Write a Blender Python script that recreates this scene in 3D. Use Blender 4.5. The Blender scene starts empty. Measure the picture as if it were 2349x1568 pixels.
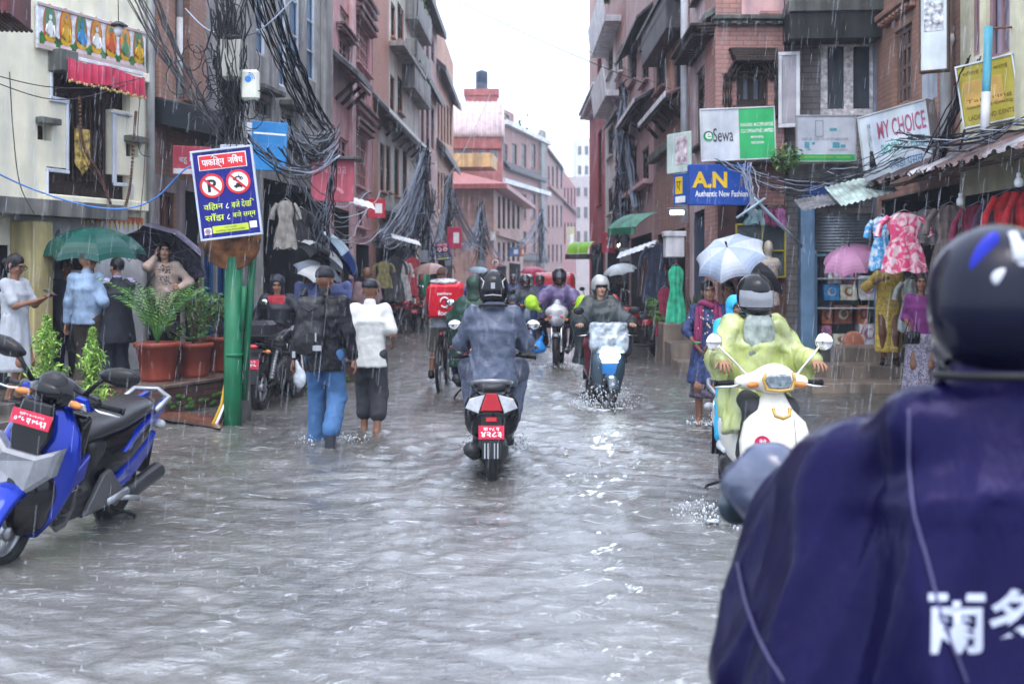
import bpy, math, random
import numpy as np
from mathutils import Vector, Matrix, Euler
rnd = random.Random(7)
sc = bpy.context.scene
COL = sc.collection
R = math.radians
# ---------------------------------------------------------------- camera, light, exposure
F, CX, HY, H = 2500.0, 1174.5, 630.0, 1.6        # focal length and centre in a 2349 px wide frame, horizon row, eye height
cam = bpy.data.cameras.new('camera'); cam_o = bpy.data.objects.new('camera', cam); COL.objects.link(cam_o)
cam_o.location = (0, 0, H); cam_o.rotation_euler = (R(90), 0, 0)
cam.sensor_width = 36; cam.lens = 36*F/2349; cam.shift_y = -(784-HY)/2349; cam.clip_end = 2000; cam.clip_start = .05
cam.dof.use_dof = True; cam.dof.focus_distance = 8.8; cam.dof.aperture_fstop = 2.5
sc.camera = cam_o
w = bpy.data.worlds.new("World"); sc.world = w; w.use_nodes = True
nt = w.node_tree; nt.nodes.clear()
sky = nt.nodes.new('ShaderNodeTexSky'); sky.sky_type = 'NISHITA'; sky.sun_disc = False
sky.sun_elevation = R(62); sky.sun_rotation = R(200); sky.dust_density = 6
b1 = nt.nodes.new('ShaderNodeBackground'); b1.inputs[1].default_value = .06; nt.links.new(sky.outputs[0], b1.inputs[0])
tc = nt.nodes.new('ShaderNodeTexCoord'); sp = nt.nodes.new('ShaderNodeSeparateXYZ'); nt.links.new(tc.outputs['Generated'], sp.inputs[0])
rp = nt.nodes.new('ShaderNodeValToRGB'); nt.links.new(sp.outputs[2], rp.inputs[0])     # overcast: brighter towards the zenith
rp.color_ramp.elements[0].position = 0; rp.color_ramp.elements[0].color = (.75, .88, 1.06, 1)
rp.color_ramp.elements[1].position = .8; rp.color_ramp.elements[1].color = (.98, 1.1, 1.36, 1)
b2 = nt.nodes.new('ShaderNodeBackground'); b2.inputs[1].default_value = 1.25; nt.links.new(rp.outputs[0], b2.inputs[0])
ad = nt.nodes.new('ShaderNodeAddShader'); nt.links.new(b1.outputs[0], ad.inputs[0]); nt.links.new(b2.outputs[0], ad.inputs[1])
wo = nt.nodes.new('ShaderNodeOutputWorld'); nt.links.new(ad.outputs[0], wo.inputs[0])
sun = bpy.data.lights.new('sun', 'SUN'); sun.energy = .8; sun.angle = R(25); sun.color = (1, .97, .93)
sun_o = bpy.data.objects.new('sun', sun); COL.objects.link(sun_o); sun_o.rotation_euler = (R(28), 0, R(200-180))
sc.view_settings.view_transform = 'Standard'; sc.view_settings.look = 'None'; sc.view_settings.exposure = .75; sc.view_settings.gamma = 1
sc.cycles.max_bounces = 6; sc.cycles.volume_bounces = 0; sc.cycles.caustics_reflective = False; sc.cycles.caustics_refractive = False
sc.cycles.transparent_max_bounces = 12

# ---------------------------------------------------------------- pixel row/column and distance -> point in the street
def P(px, py, Y): return Vector(((px-CX)/F*Y, Y, H+(HY-py)/F*Y))
def G(px, Y): return Vector(((px-CX)/F*Y, Y, 0))

# ---------------------------------------------------------------- materials
MATS = {}
def mat(name, col, rough=.55, metal=0, var=.15, scale=3, bump=0, bscale=25, streak=0, spec=.25, coat=0, emis=None, estr=1, alpha=1, trans=0, stretch=None, sheen=0, dirt=None, sub=0):
    if name in MATS: return MATS[name]
    m = bpy.data.materials.new(name); m.use_nodes = True; n = m.node_tree.nodes; L = m.node_tree.links
    b = n['Principled BSDF']
    b.inputs['Roughness'].default_value = rough; b.inputs['Metallic'].default_value = metal
    b.inputs['Specular IOR Level'].default_value = spec; b.inputs['Coat Weight'].default_value = coat; b.inputs['Coat Roughness'].default_value = .06
    b.inputs['Alpha'].default_value = alpha; b.inputs['Transmission Weight'].default_value = trans
    if sheen: b.inputs['Sheen Weight'].default_value = sheen
    t = n.new('ShaderNodeTexCoord')
    c4 = (*col, 1)
    def noise(sc_, det=4, vec=None, st=None):
        q = n.new('ShaderNodeTexNoise'); q.inputs['Scale'].default_value = sc_; q.inputs['Detail'].default_value = det
        if st:
            mp = n.new('ShaderNodeMapping'); mp.inputs['Scale'].default_value = st; L.new(t.outputs['Object'], mp.inputs[0]); L.new(mp.outputs[0], q.inputs['Vector'])
        else: L.new(t.outputs['Object'], q.inputs['Vector'])
        return q
    def mul(src, fac_node, lo, hi, a, bb):
        rr = n.new('ShaderNodeValToRGB'); L.new(fac_node.outputs['Fac'], rr.inputs[0])
        rr.color_ramp.elements[0].position = a; rr.color_ramp.elements[0].color = lo
        rr.color_ramp.elements[1].position = bb; rr.color_ramp.elements[1].color = hi
        mx = n.new('ShaderNodeMix'); mx.data_type = 'RGBA'; mx.blend_type = 'MULTIPLY'; mx.inputs[0].default_value = 1
        if src is None: mx.inputs[6].default_value = c4
        else: L.new(src, mx.inputs[6])
        L.new(rr.outputs[0], mx.inputs[7]); return mx.outputs[2]
    s = None
    if var:
        s = mul(s, noise(scale, 6), (1-var*1.6,)*3+(1,), (1+var,)*3+(1,), .3, .7)
    if streak:
        k = 1-streak
        s = mul(s, noise(1, 5, st=(5, 5, .35)), (k*.9, k*.93, k, 1), (1, 1, 1, 1), .36, .58)
        s = mul(s, noise(.7, 8), (1-streak*.55,)*3+(1,), (1, 1, 1, 1), .38, .56)
    if s is not None: L.new(s, b.inputs['Base Color'])
    else: b.inputs['Base Color'].default_value = c4
    if bump:
        q = noise(bscale, 4, st=stretch); bp = n.new('ShaderNodeBump'); bp.inputs['Strength'].default_value = bump; bp.inputs['Distance'].default_value = .02
        L.new(q.outputs['Fac'], bp.inputs['Height']); L.new(bp.outputs[0], b.inputs['Normal'])
    if emis:
        b.inputs['Emission Color'].default_value = (*emis, 1); b.inputs['Emission Strength'].default_value = estr
    MATS[name] = m; return m

def brick(name, c1, c2, mort, streak=.45, bw=.23, bh=.075, rough=.6, ms=.010):
    if name in MATS: return MATS[name]
    m = bpy.data.materials.new(name); m.use_nodes = True; n = m.node_tree.nodes; L = m.node_tree.links; b = n['Principled BSDF']
    b.inputs['Roughness'].default_value = rough
    t = n.new('ShaderNodeTexCoord'); s = n.new('ShaderNodeSeparateXYZ'); L.new(t.outputs['Object'], s.inputs[0])
    a = n.new('ShaderNodeMath'); L.new(s.outputs[0], a.inputs[0]); L.new(s.outputs[1], a.inputs[1])
    c = n.new('ShaderNodeCombineXYZ'); L.new(a.outputs[0], c.inputs[0]); L.new(s.outputs[2], c.inputs[1])
    k = n.new('ShaderNodeTexBrick'); L.new(c.outputs[0], k.inputs['Vector']); k.inputs['Scale'].default_value = 1
    k.inputs['Brick Width'].default_value = bw; k.inputs['Row Height'].default_value = bh; k.inputs['Mortar Size'].default_value = ms
    k.inputs['Color1'].default_value = (*c1, 1); k.inputs['Color2'].default_value = (*c2, 1); k.inputs['Mortar'].default_value = (*mort, 1); k.inputs['Bias'].default_value = -.1
    out = k.outputs['Color']
    def layer(src, st, scl, lo, a_, b_):
        mp = n.new('ShaderNodeMapping'); mp.inputs['Scale'].default_value = st; L.new(t.outputs['Object'], mp.inputs[0])
        q = n.new('ShaderNodeTexNoise'); q.inputs['Scale'].default_value = scl; q.inputs['Detail'].default_value = 7; L.new(mp.outputs[0], q.inputs[0])
        r = n.new('ShaderNodeValToRGB'); r.color_ramp.elements[0].color = (*lo, 1); r.color_ramp.elements[0].position = a_; r.color_ramp.elements[1].position = b_
        L.new(q.outputs['Fac'], r.inputs[0]); mx = n.new('ShaderNodeMix'); mx.data_type = 'RGBA'; mx.blend_type = 'MULTIPLY'; mx.inputs[0].default_value = 1
        L.new(src, mx.inputs[6]); L.new(r.outputs[0], mx.inputs[7]); return mx.outputs[2]
    k1 = 1-streak
    out = layer(out, (3, 3, .3), 1.3, (k1, k1, k1*1.05), .35, .6); out = layer(out, (1, 1, 1), .9, (k1+.2, k1+.22, k1+.2), .4, .62)
    L.new(out, b.inputs['Base Color'])
    bp = n.new('ShaderNodeBump'); bp.inputs['Strength'].default_value = .5; bp.inputs['Distance'].default_value = .01; bp.invert = True
    L.new(k.outputs['Fac'], bp.inputs['Height']); L.new(bp.outputs[0], b.inputs['Normal'])
    MATS[name] = m; return m

# ---------------------------------------------------------------- mesh builder
def frames(pts):
    pts = [Vector(p) for p in pts]; out = []; up = None
    for i, p in enumerate(pts):
        t = (pts[min(i+1, len(pts)-1)]-pts[max(i-1, 0)])
        if t.length < 1e-9: t = Vector((0, 0, 1))
        t.normalize()
        if up is None:
            up = Vector((0, 0, 1)) if abs(t.z) < .9 else Vector((1, 0, 0))
        x = up.cross(t)
        if x.length < 1e-6: x = Vector((1, 0, 0)).cross(t)
        x.normalize(); y = t.cross(x); up = y
        out.append((p, x, y, t))
    return out
def rot(rx=0, ry=0, rz=0): return Euler((R(rx), R(ry), R(rz))).to_matrix()
class MB:
    def __init__(s): s.v = []; s.f = []; s.m = []; s.s = []; s.n = 0
    def add(s, V, Fc, mi=0, smooth=True):
        n = s.n
        s.v.extend([tuple(map(float, p)) for p in V]); s.n += len(V)
        for i, f in enumerate(Fc):
            s.f.append(tuple(int(k)+n for k in f)); s.m.append(mi if isinstance(mi, int) else int(mi[i])); s.s.append(smooth)
        return s
    def box(s, c, size, mi=0, M=None, b=None):
        hx, hy, hz = [q/2 for q in size]; mn = min(hx, hy, hz)
        if b is None: b = min(.012, mn*.35)
        V = []; idx = {}
        for sx in (-1, 1):
            for sy in (-1, 1):
                for sz in (-1, 1):
                    for a in range(3):
                        p = [sx*(hx-b), sy*(hy-b), sz*(hz-b)]; p[a] = (sx*hx, sy*hy, sz*hz)[a]
                        idx[(sx, sy, sz, a)] = len(V); V.append(Vector(p))
        fs = []
        for a in range(3):
            o = [q for q in range(3) if q != a]
            for sg in (-1, 1):
                ring = []
                for (u, v) in ((-1, -1), (1, -1), (1, 1), (-1, 1)):
                    k = [0, 0, 0]; k[a] = sg; k[o[0]] = u; k[o[1]] = v; ring.append(idx[(*k, a)])
                flip = (sg > 0) != (a != 1)
                fs.append(ring[::-1] if flip else ring)
        for a in range(3):                               # edges along axis a
            o = [q for q in range(3) if q != a]
            for u in (-1, 1):
                for v in (-1, 1):
                    k0 = [0, 0, 0]; k0[o[0]] = u; k0[o[1]] = v; k1 = list(k0); k0[a] = -1; k1[a] = 1
                    q = [idx[(*k0, o[0])], idx[(*k1, o[0])], idx[(*k1, o[1])], idx[(*k0, o[1])]]
                    nn = (V[q[1]]-V[q[0]]).cross(V[q[2]]-V[q[1]]); ce = sum((V[w_] for w_ in q), Vector())
                    fs.append(q if nn.dot(ce) > 0 else q[::-1])
        for sx in (-1, 1):
            for sy in (-1, 1):
                for sz in (-1, 1):
                    q = [idx[(sx, sy, sz, a)] for a in range(3)]
                    fs.append(q if sx*sy*sz > 0 else q[::-1])
        c = Vector(c); V = [(M @ p if M else p)+c for p in V]
        return s.add(V, fs, mi, False)
    def tube(s, pts, r, seg=8, mi=0, cap=True, sq=1):
        fr = frames(pts); rr = r if isinstance(r, (list, tuple)) else [r]*len(fr); V = []; fs = []
        for (p, x, y, t), q in zip(fr, rr):
            for k in range(seg):
                a = 2*math.pi*k/seg; V.append(p+x*math.cos(a)*q+y*math.sin(a)*q*sq)
        for i in range(len(fr)-1):
            for k in range(seg):
                k2 = (k+1) % seg; fs.append((i*seg+k, i*seg+k2, (i+1)*seg+k2, (i+1)*seg+k))
        if cap: fs.append(tuple(range(seg))[::-1]); fs.append(tuple(range((len(fr)-1)*seg, len(fr)*seg)))
        return s.add(V, fs, mi, True)
    def loft(s, rings, mi=0, cap=True, closed=True, smooth=True):
        V = []; fs = []; n = len(rings[0])
        for r_ in rings: V.extend(r_)
        for i in range(len(rings)-1):
            for k in range(n if closed else n-1):
                k2 = (k+1) % n; fs.append((i*n+k, i*n+k2, (i+1)*n+k2, (i+1)*n+k))
        if cap and closed: fs.append(tuple(range(n))[::-1]); fs.append(tuple(range((len(rings)-1)*n, len(rings)*n)))
        return s.add(V, fs, mi, smooth)
    def lathe(s, prof, c=(0, 0, 0), M=None, seg=24, mi=0, cap=False):
        c = Vector(c); rings = []
        for r_, z in prof:
            rings.append([((M @ Vector((r_*math.cos(2*math.pi*k/seg), r_*math.sin(2*math.pi*k/seg), z))) if M else Vector((r_*math.cos(2*math.pi*k/seg), r_*math.sin(2*math.pi*k/seg), z)))+c for k in range(seg)])
        return s.loft(rings, mi, cap)
    def ell(s, c, r, M=None, seg=16, mi=0):
        if not isinstance(r, (list, tuple)): r = (r, r, r)
        n = max(5, seg//2); rings = []; c = Vector(c)
        for i in range(n+1):
            th = math.pi*(i/n); sr, cz = max(math.sin(th), 1e-3), -math.cos(th)
            ring = []
            for k in range(seg):
                p = Vector((r[0]*sr*math.cos(2*math.pi*k/seg), r[1]*sr*math.sin(2*math.pi*k/seg), r[2]*cz))
                ring.append((M @ p if M else p)+c)
            rings.append(ring)
        return s.loft(rings, mi, True)
    def prism(s, poly, depth, fn, mi=0, b=.0):
        """poly: 2-D points; fn(u, v, d) -> 3-D; extruded over d in (-depth/2, depth/2), edges bevelled by b"""
        n = len(poly); A = sum(poly[i][0]*poly[(i+1) % n][1]-poly[(i+1) % n][0]*poly[i][1] for i in range(n))
        if A < 0: poly = poly[::-1]
        ins = []
        for i in range(n):
            p0, p1, p2 = Vector(poly[i-1]), Vector(poly[i]), Vector(poly[(i+1) % n])
            e1 = (p1-p0).normalized(); e2 = (p2-p1).normalized(); n1 = Vector((-e1.y, e1.x)); n2 = Vector((-e2.y, e2.x)); nn = n1+n2
            if nn.length < 1e-4: nn = n1
            nn = nn.normalized(); k = b/max(.4, nn.dot(n1)); ins.append(p1+nn*k)
        h = depth/2; rings = []
        if b: rings.append([fn(p[0], p[1], -h) for p in ins])
        rings.append([fn(p[0], p[1], -h+b) for p in poly]); rings.append([fn(p[0], p[1], h-b) for p in poly])
        if b: rings.append([fn(p[0], p[1], h) for p in ins])
        V = []; fs = []
        for r_ in rings: V.extend(r_)
        for i in range(len(rings)-1):
            for k in range(n):
                k2 = (k+1) % n; fs.append((i*n+k, i*n+k2, (i+1)*n+k2, (i+1)*n+k))
        fs.append(tuple(range(n))[::-1]); fs.append(tuple(range((len(rings)-1)*n, len(rings)*n)))
        return s.add(V, fs, mi, False)
    def grid(s, fn, nu, nv, mi=0, smooth=True):
        V = [fn(i/nu, j/nv) for j in range(nv+1) for i in range(nu+1)]
        fs = [(j*(nu+1)+i, j*(nu+1)+i+1, (j+1)*(nu+1)+i+1, (j+1)*(nu+1)+i) for j in range(nv) for i in range(nu)]
        return s.add(V, fs, mi, smooth)
    def quad(s, *p, mi=0): return s.add(p, [tuple(range(len(p)))], mi, False)
    def build(s, name, mats, parent=None, label=None, loc=None):
        me = bpy.data.meshes.new(name); me.from_pydata(s.v, [], s.f)
        if not isinstance(mats, (list, tuple)): mats = [mats]
        for m in mats: me.materials.append(m)
        me.polygons.foreach_set('material_index', s.m); me.polygons.foreach_set('use_smooth', s.s); me.update()
        o = bpy.data.objects.new(name, me); COL.objects.link(o)
        if parent: o.parent = parent
        if loc: o.location = loc
        if label: o['label'] = label
        return o
def thing(name, label, cat, loc=(0, 0, 0), rz=0, group=None, kind=None, rx=0, ry=0):
    o = bpy.data.objects.new(name, None); COL.objects.link(o); o.empty_display_size = .1
    o.location = loc; o.rotation_euler = (R(rx), R(ry), R(rz)); return tag(o, label, cat, group, kind)
def tag(o, label=None, cat=None, group=None, kind=None):
    if label: o['label'] = label
    if cat: o['category'] = cat
    if group: o['group'] = group
    if kind: o['kind'] = kind
    return o
def copy_tree(o, parent=None):
    c = o.copy(); COL.objects.link(c)
    if parent: c.parent = parent
    for ch in list(o.children): copy_tree(ch, c)
    return c
def text(s, parent, c, w_, h, m, name='lettering', depth=.004, bold=0, M=None, shear=0, only_h=False, curve=None):
    """lettering as a mesh in the parent's x-z plane facing -y, fitted into w_ x h"""
    cu = bpy.data.curves.new('t', 'FONT'); cu.body = s; cu.size = 1; cu.offset = bold; cu.shear = shear; cu.align_x = 'CENTER'; cu.resolution_u = 3; cu.space_line = 1.0
    o = bpy.data.objects.new('t', cu); COL.objects.link(o); bpy.context.view_layer.update()
    me = bpy.data.meshes.new_from_object(o.evaluated_get(bpy.context.evaluated_depsgraph_get())); bpy.data.objects.remove(o)
    n = len(me.vertices); a = np.empty(n*3); me.vertices.foreach_get('co', a); a = a.reshape(-1, 3)
    lo, hi = a.min(0), a.max(0); d = np.maximum(hi-lo, 1e-6); sx, sy = w_/d[0], h/d[1]
    if only_h: sx = sy = min(sx, sy)
    b = np.empty_like(a); b[:, 0] = (a[:, 0]-(lo[0]+hi[0])/2)*sx; b[:, 2] = (a[:, 1]-(lo[1]+hi[1])/2)*sy; b[:, 1] = 0
    if M is not None: b = b @ np.array(M).T
    b += np.array(c)
    if curve: b = np.array([curve(Vector(q)) for q in b])
    me.vertices.foreach_set('co', b.ravel()); me.materials.clear(); me.materials.append(m); me.name = name; me.update()
    q = bpy.data.objects.new(name, me); COL.objects.link(q); q.parent = parent
    return q

# ---------------------------------------------------------------- implicit surfaces (bodies, clothes, bodywork): smooth union, then surface nets
def _rigid(M): return None if M is None else np.array(M).T
class SDF:
    def __init__(s, k=.03): s.p = []; s.k = k
    def cap(s, a, b, r0, r1=None, k=None, fl=1, ax=None, neg=False):
        s.p.append(('c', np.array(a, float), np.array(b, float), r0, r0 if r1 is None else r1, s.k if k is None else k, fl, ax, neg)); return s
    def ell(s, c, r, M=None, k=None, neg=False):
        s.p.append(('e', np.array(c, float), np.array(r, float), M, s.k if k is None else k, neg)); return s
    def box(s, c, h, rd=.02, M=None, k=None, neg=False):
        s.p.append(('b', np.array(c, float), np.array(h, float), rd, M, s.k if k is None else k, neg)); return s
    def cone(s, a, b, ra, rb, k=None, neg=False, X=(1, 0, 0)):
        """elliptic frustum from a to b; ra, rb = (half width along X, half depth)"""
        s.p.append(('f', np.array(a, float), np.array(b, float), ra, rb, s.k if k is None else k, neg, np.array(X, float))); return s
    def mesh(s, vox, noise=None):
        lo = np.full(3, 1e9); hi = -lo; bbs = []
        for p in s.p:
            if p[0] == 'c': r = max(p[3], p[4]); l, h_ = np.minimum(p[1], p[2])-r, np.maximum(p[1], p[2])+r; ng = p[8]
            elif p[0] == 'f': r = max(*p[3], *p[4]); l, h_ = np.minimum(p[1], p[2])-r, np.maximum(p[1], p[2])+r; ng = p[6]
            elif p[0] == 'e': r = p[2].max() if p[3] is not None else p[2]; l, h_ = p[1]-r, p[1]+r; ng = p[5]
            else: r = np.linalg.norm(p[2]) if p[4] is not None else p[2]; l, h_ = p[1]-r, p[1]+r; ng = p[6]
            bbs.append((l, h_))
            if not ng: lo = np.minimum(lo, l); hi = np.maximum(hi, h_)
        pad = vox*3+.02+(.02 if noise else 0); lo = lo-pad; hi = hi+pad
        n = np.ceil((hi-lo)/vox).astype(int)+1
        D = np.full(n, .5, np.float32)
        ax = [lo[i]+np.arange(n[i])*vox for i in range(3)]
        for p, (l, h_) in zip(s.p, bbs):
            k = p[5] if p[0] in 'cfb' else p[4]
            if p[0] == 'b': k = p[5]
            m = max(k, 0)*1.6+vox*3+.015
            i0 = np.clip(np.floor((l-m-lo)/vox).astype(int), 0, n-1); i1 = np.clip(np.ceil((h_+m-lo)/vox).astype(int)+1, 1, n)
            if (i1 <= i0).any(): continue
            X, Y_, Z = np.meshgrid(*[ax[q][i0[q]:i1[q]] for q in range(3)], indexing='ij')
            Q = np.stack([X, Y_, Z], -1)
            neg = False
            if p[0] == 'c':
                a, b = p[1], p[2]; ab = b-a; L2 = max((ab**2).sum(), 1e-9); pa = Q-a; t = np.clip((pa @ ab)/L2, 0, 1)
                dv = pa-t[..., None]*ab
                if p[6] != 1:                                  # flattened along ax
                    u = np.array(p[7], float); u = u/np.linalg.norm(u); du = dv @ u; dv = dv+(du*(1/p[6]-1))[..., None]*u
                d = np.sqrt((dv**2).sum(-1))-(p[3]+t*(p[4]-p[3])); neg = p[8]
            elif p[0] == 'f':
                a, b, ra, rb = p[1:5]; ab = b-a; Ln = np.linalg.norm(ab); z = ab/Ln; x = p[7]-z*(p[7] @ z); x = x/np.linalg.norm(x); y = np.cross(z, x)
                pa = Q-a; zz = pa @ z; t = np.clip(zz/Ln, 0, 1); rx = ra[0]+t*(rb[0]-ra[0]); ry = ra[1]+t*(rb[1]-ra[1])
                q = np.sqrt(((pa @ x)/rx)**2+((pa @ y)/ry)**2); dr = (q-1)*np.minimum(rx, ry)
                dz = np.abs(zz-Ln/2)-Ln/2
                rr = .02; d = np.minimum(np.maximum(dr+rr, dz+rr), 0)+np.sqrt(np.maximum(dr+rr, 0)**2+np.maximum(dz+rr, 0)**2)-rr; neg = p[6]
            elif p[0] == 'e':
                q = Q-p[1]
                if p[3] is not None: q = q @ np.array(p[3])
                kk = np.sqrt(((q/p[2])**2).sum(-1)); k2 = np.sqrt(((q/p[2]**2)**2).sum(-1)); d = kk*(kk-1)/np.maximum(k2, 1e-6); neg = p[5]
            else:
                q = Q-p[1]
                if p[4] is not None: q = q @ np.array(p[4])
                q = np.abs(q)-(p[2]-p[3]); d = np.sqrt((np.maximum(q, 0)**2).sum(-1))+np.minimum(q.max(-1), 0)-p[3]; neg = p[6]
            sl = tuple(slice(i0[q], i1[q]) for q in range(3)); o = D[sl]
            if neg:
                if k > 0: hh = np.maximum(k-np.abs(o+d), 0)/k; D[sl] = np.maximum(o, -d)+hh*hh*k*.25
                else: D[sl] = np.maximum(o, -d)
            else:
                if k > 0: hh = np.maximum(k-np.abs(o-d), 0)/k; D[sl] = np.minimum(o, d)-hh*hh*k*.25
                else: D[sl] = np.minimum(o, d)
        if noise is not None:
            X, Y_, Z = np.meshgrid(*ax, indexing='ij'); D = D+noise(X, Y_, Z).astype(np.float32)
        return nets(D, lo, vox)
def nets(D, lo, vox):
    S = D < 0; n = np.array(D.shape); c = n-1
    cnt = np.zeros(c, np.int8); acc = np.zeros((*c, 3), np.float32); ne = np.zeros(c, np.int16)
    offs = [(i, j, k) for i in (0, 1) for j in (0, 1) for k in (0, 1)]
    for o in offs: cnt += S[o[0]:o[0]+c[0], o[1]:o[1]+c[1], o[2]:o[2]+c[2]]
    act = (cnt > 0) & (cnt < 8); I = np.argwhere(act)
    if len(I) == 0: return np.zeros((0, 3)), []
    val = {o: D[I[:, 0]+o[0], I[:, 1]+o[1], I[:, 2]+o[2]] for o in offs}
    ac = np.zeros((len(I), 3)); w_ = np.zeros(len(I))
    for a in range(3):
        for o in offs:
            if o[a]: continue
            o2 = list(o); o2[a] = 1; o2 = tuple(o2); va, vb = val[o], val[o2]; cr = (va < 0) != (vb < 0)
            t = np.where(cr, va/np.where(np.abs(va-vb) < 1e-9, 1, va-vb), 0); p = np.tile(np.array(o, float), (len(I), 1)); p[:, a] += t
            ac += p*cr[:, None]; w_ += cr
    V = (I+ac/w_[:, None])*vox+lo
    ids = np.full(c, -1, int); ids[tuple(I.T)] = np.arange(len(I))
    faces = []
    for a in range(3):
        u, v = (a+1) % 3, (a+2) % 3
        s0 = [slice(1, -1)]*3; s0[a] = slice(0, -1); s1 = list(s0); s1[a] = slice(1, None)
        A, B = S[tuple(s0)], S[tuple(s1)]; E_ = np.argwhere(A != B)
        if len(E_) == 0: continue
        ins = A[tuple(E_.T)]; base = E_.copy(); base[:, u] += 1; base[:, v] += 1
        def cell(du, dv):
            q = base.copy(); q[:, u] -= du; q[:, v] -= dv; return ids[tuple(q.T)]
        q = np.stack([cell(1, 1), cell(0, 1), cell(0, 0), cell(1, 0)], 1); q[~ins] = q[~ins][:, ::-1]
        faces.append(q[(q >= 0).all(1)])
    return V, np.concatenate(faces)
def wrinkle(amp, fr, seed=0, st=(1, 1, 1)):
    g = np.random.RandomState(seed); ds = g.normal(size=(6, 3)); ds = ds/np.linalg.norm(ds, axis=1)[:, None]; ph = g.rand(6)*6.28
    def f(X, Y_, Z):
        o = 0; wx = np.sin(X*fr*.6+Z*fr*.45+seed)+.6*np.sin(Y_*fr*.8-Z*fr*.7+2*seed); wz = np.sin(Z*fr*.5-X*fr*.9+3*seed)
        for i, (d, p, q) in enumerate(zip(ds, ph, (.55, .75, 1, 1.3, 1.7, 2.2))):
            o = o+(np.abs(np.sin((X*d[0]*st[0]+Y_*d[1]*st[1]+Z*d[2]*st[2])*fr*q*.6+p+(wx if i % 2 else wz)*1.1))-.6)/q**.7
        return o*amp*.42
    return f
# ---------------------------------------------------------------- the setting: ground, flood water, pavement
black = mat('black_rubber', (.012, .012, .014), .45, var=.1)
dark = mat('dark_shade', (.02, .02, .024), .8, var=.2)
concrete = mat('wet_concrete', (.30, .30, .29), .55, streak=.5, bump=.2, bscale=12)
slab_m = mat('mossy_slab', (.13, .135, .125), .6, streak=.55, bump=.35, bscale=10)
roofdark = mat('dark_tiles', (.08, .078, .08), .5, streak=.4, bump=.5, bscale=22)
white_p = mat('white_paint', (.72, .73, .76), .45, streak=.25)
wood_d = mat('dark_carved_wood', (.035, .024, .02), .55, var=.3, bump=.5, bscale=40)
wood_b = mat('brown_wood', (.14, .075, .06), .5, var=.25, bump=.2, bscale=20)
glass = mat('window_glass', (.035, .045, .06), .06, var=.2, spec=.8)
glass_b = mat('blue_glass', (.13, .23, .36), .12, var=.15, spec=.7, streak=.3)
steel = mat('grey_steel', (.30, .31, .33), .35, metal=.7, streak=.2)
chrome = mat('chrome', (.75, .76, .78), .12, metal=1, var=.05)
moss = mat('green_moss', (.06, .13, .03), .9, var=.4, bump=.9, bscale=30)
m = MB(); m.quad((-400, -60, -.16), (400, -60, -.16), (400, 900, -.16), (-400, 900, -.16)); tag(m.build('ground', mat('wet_asphalt', (.05, .05, .05), .4)), kind='structure')
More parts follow.
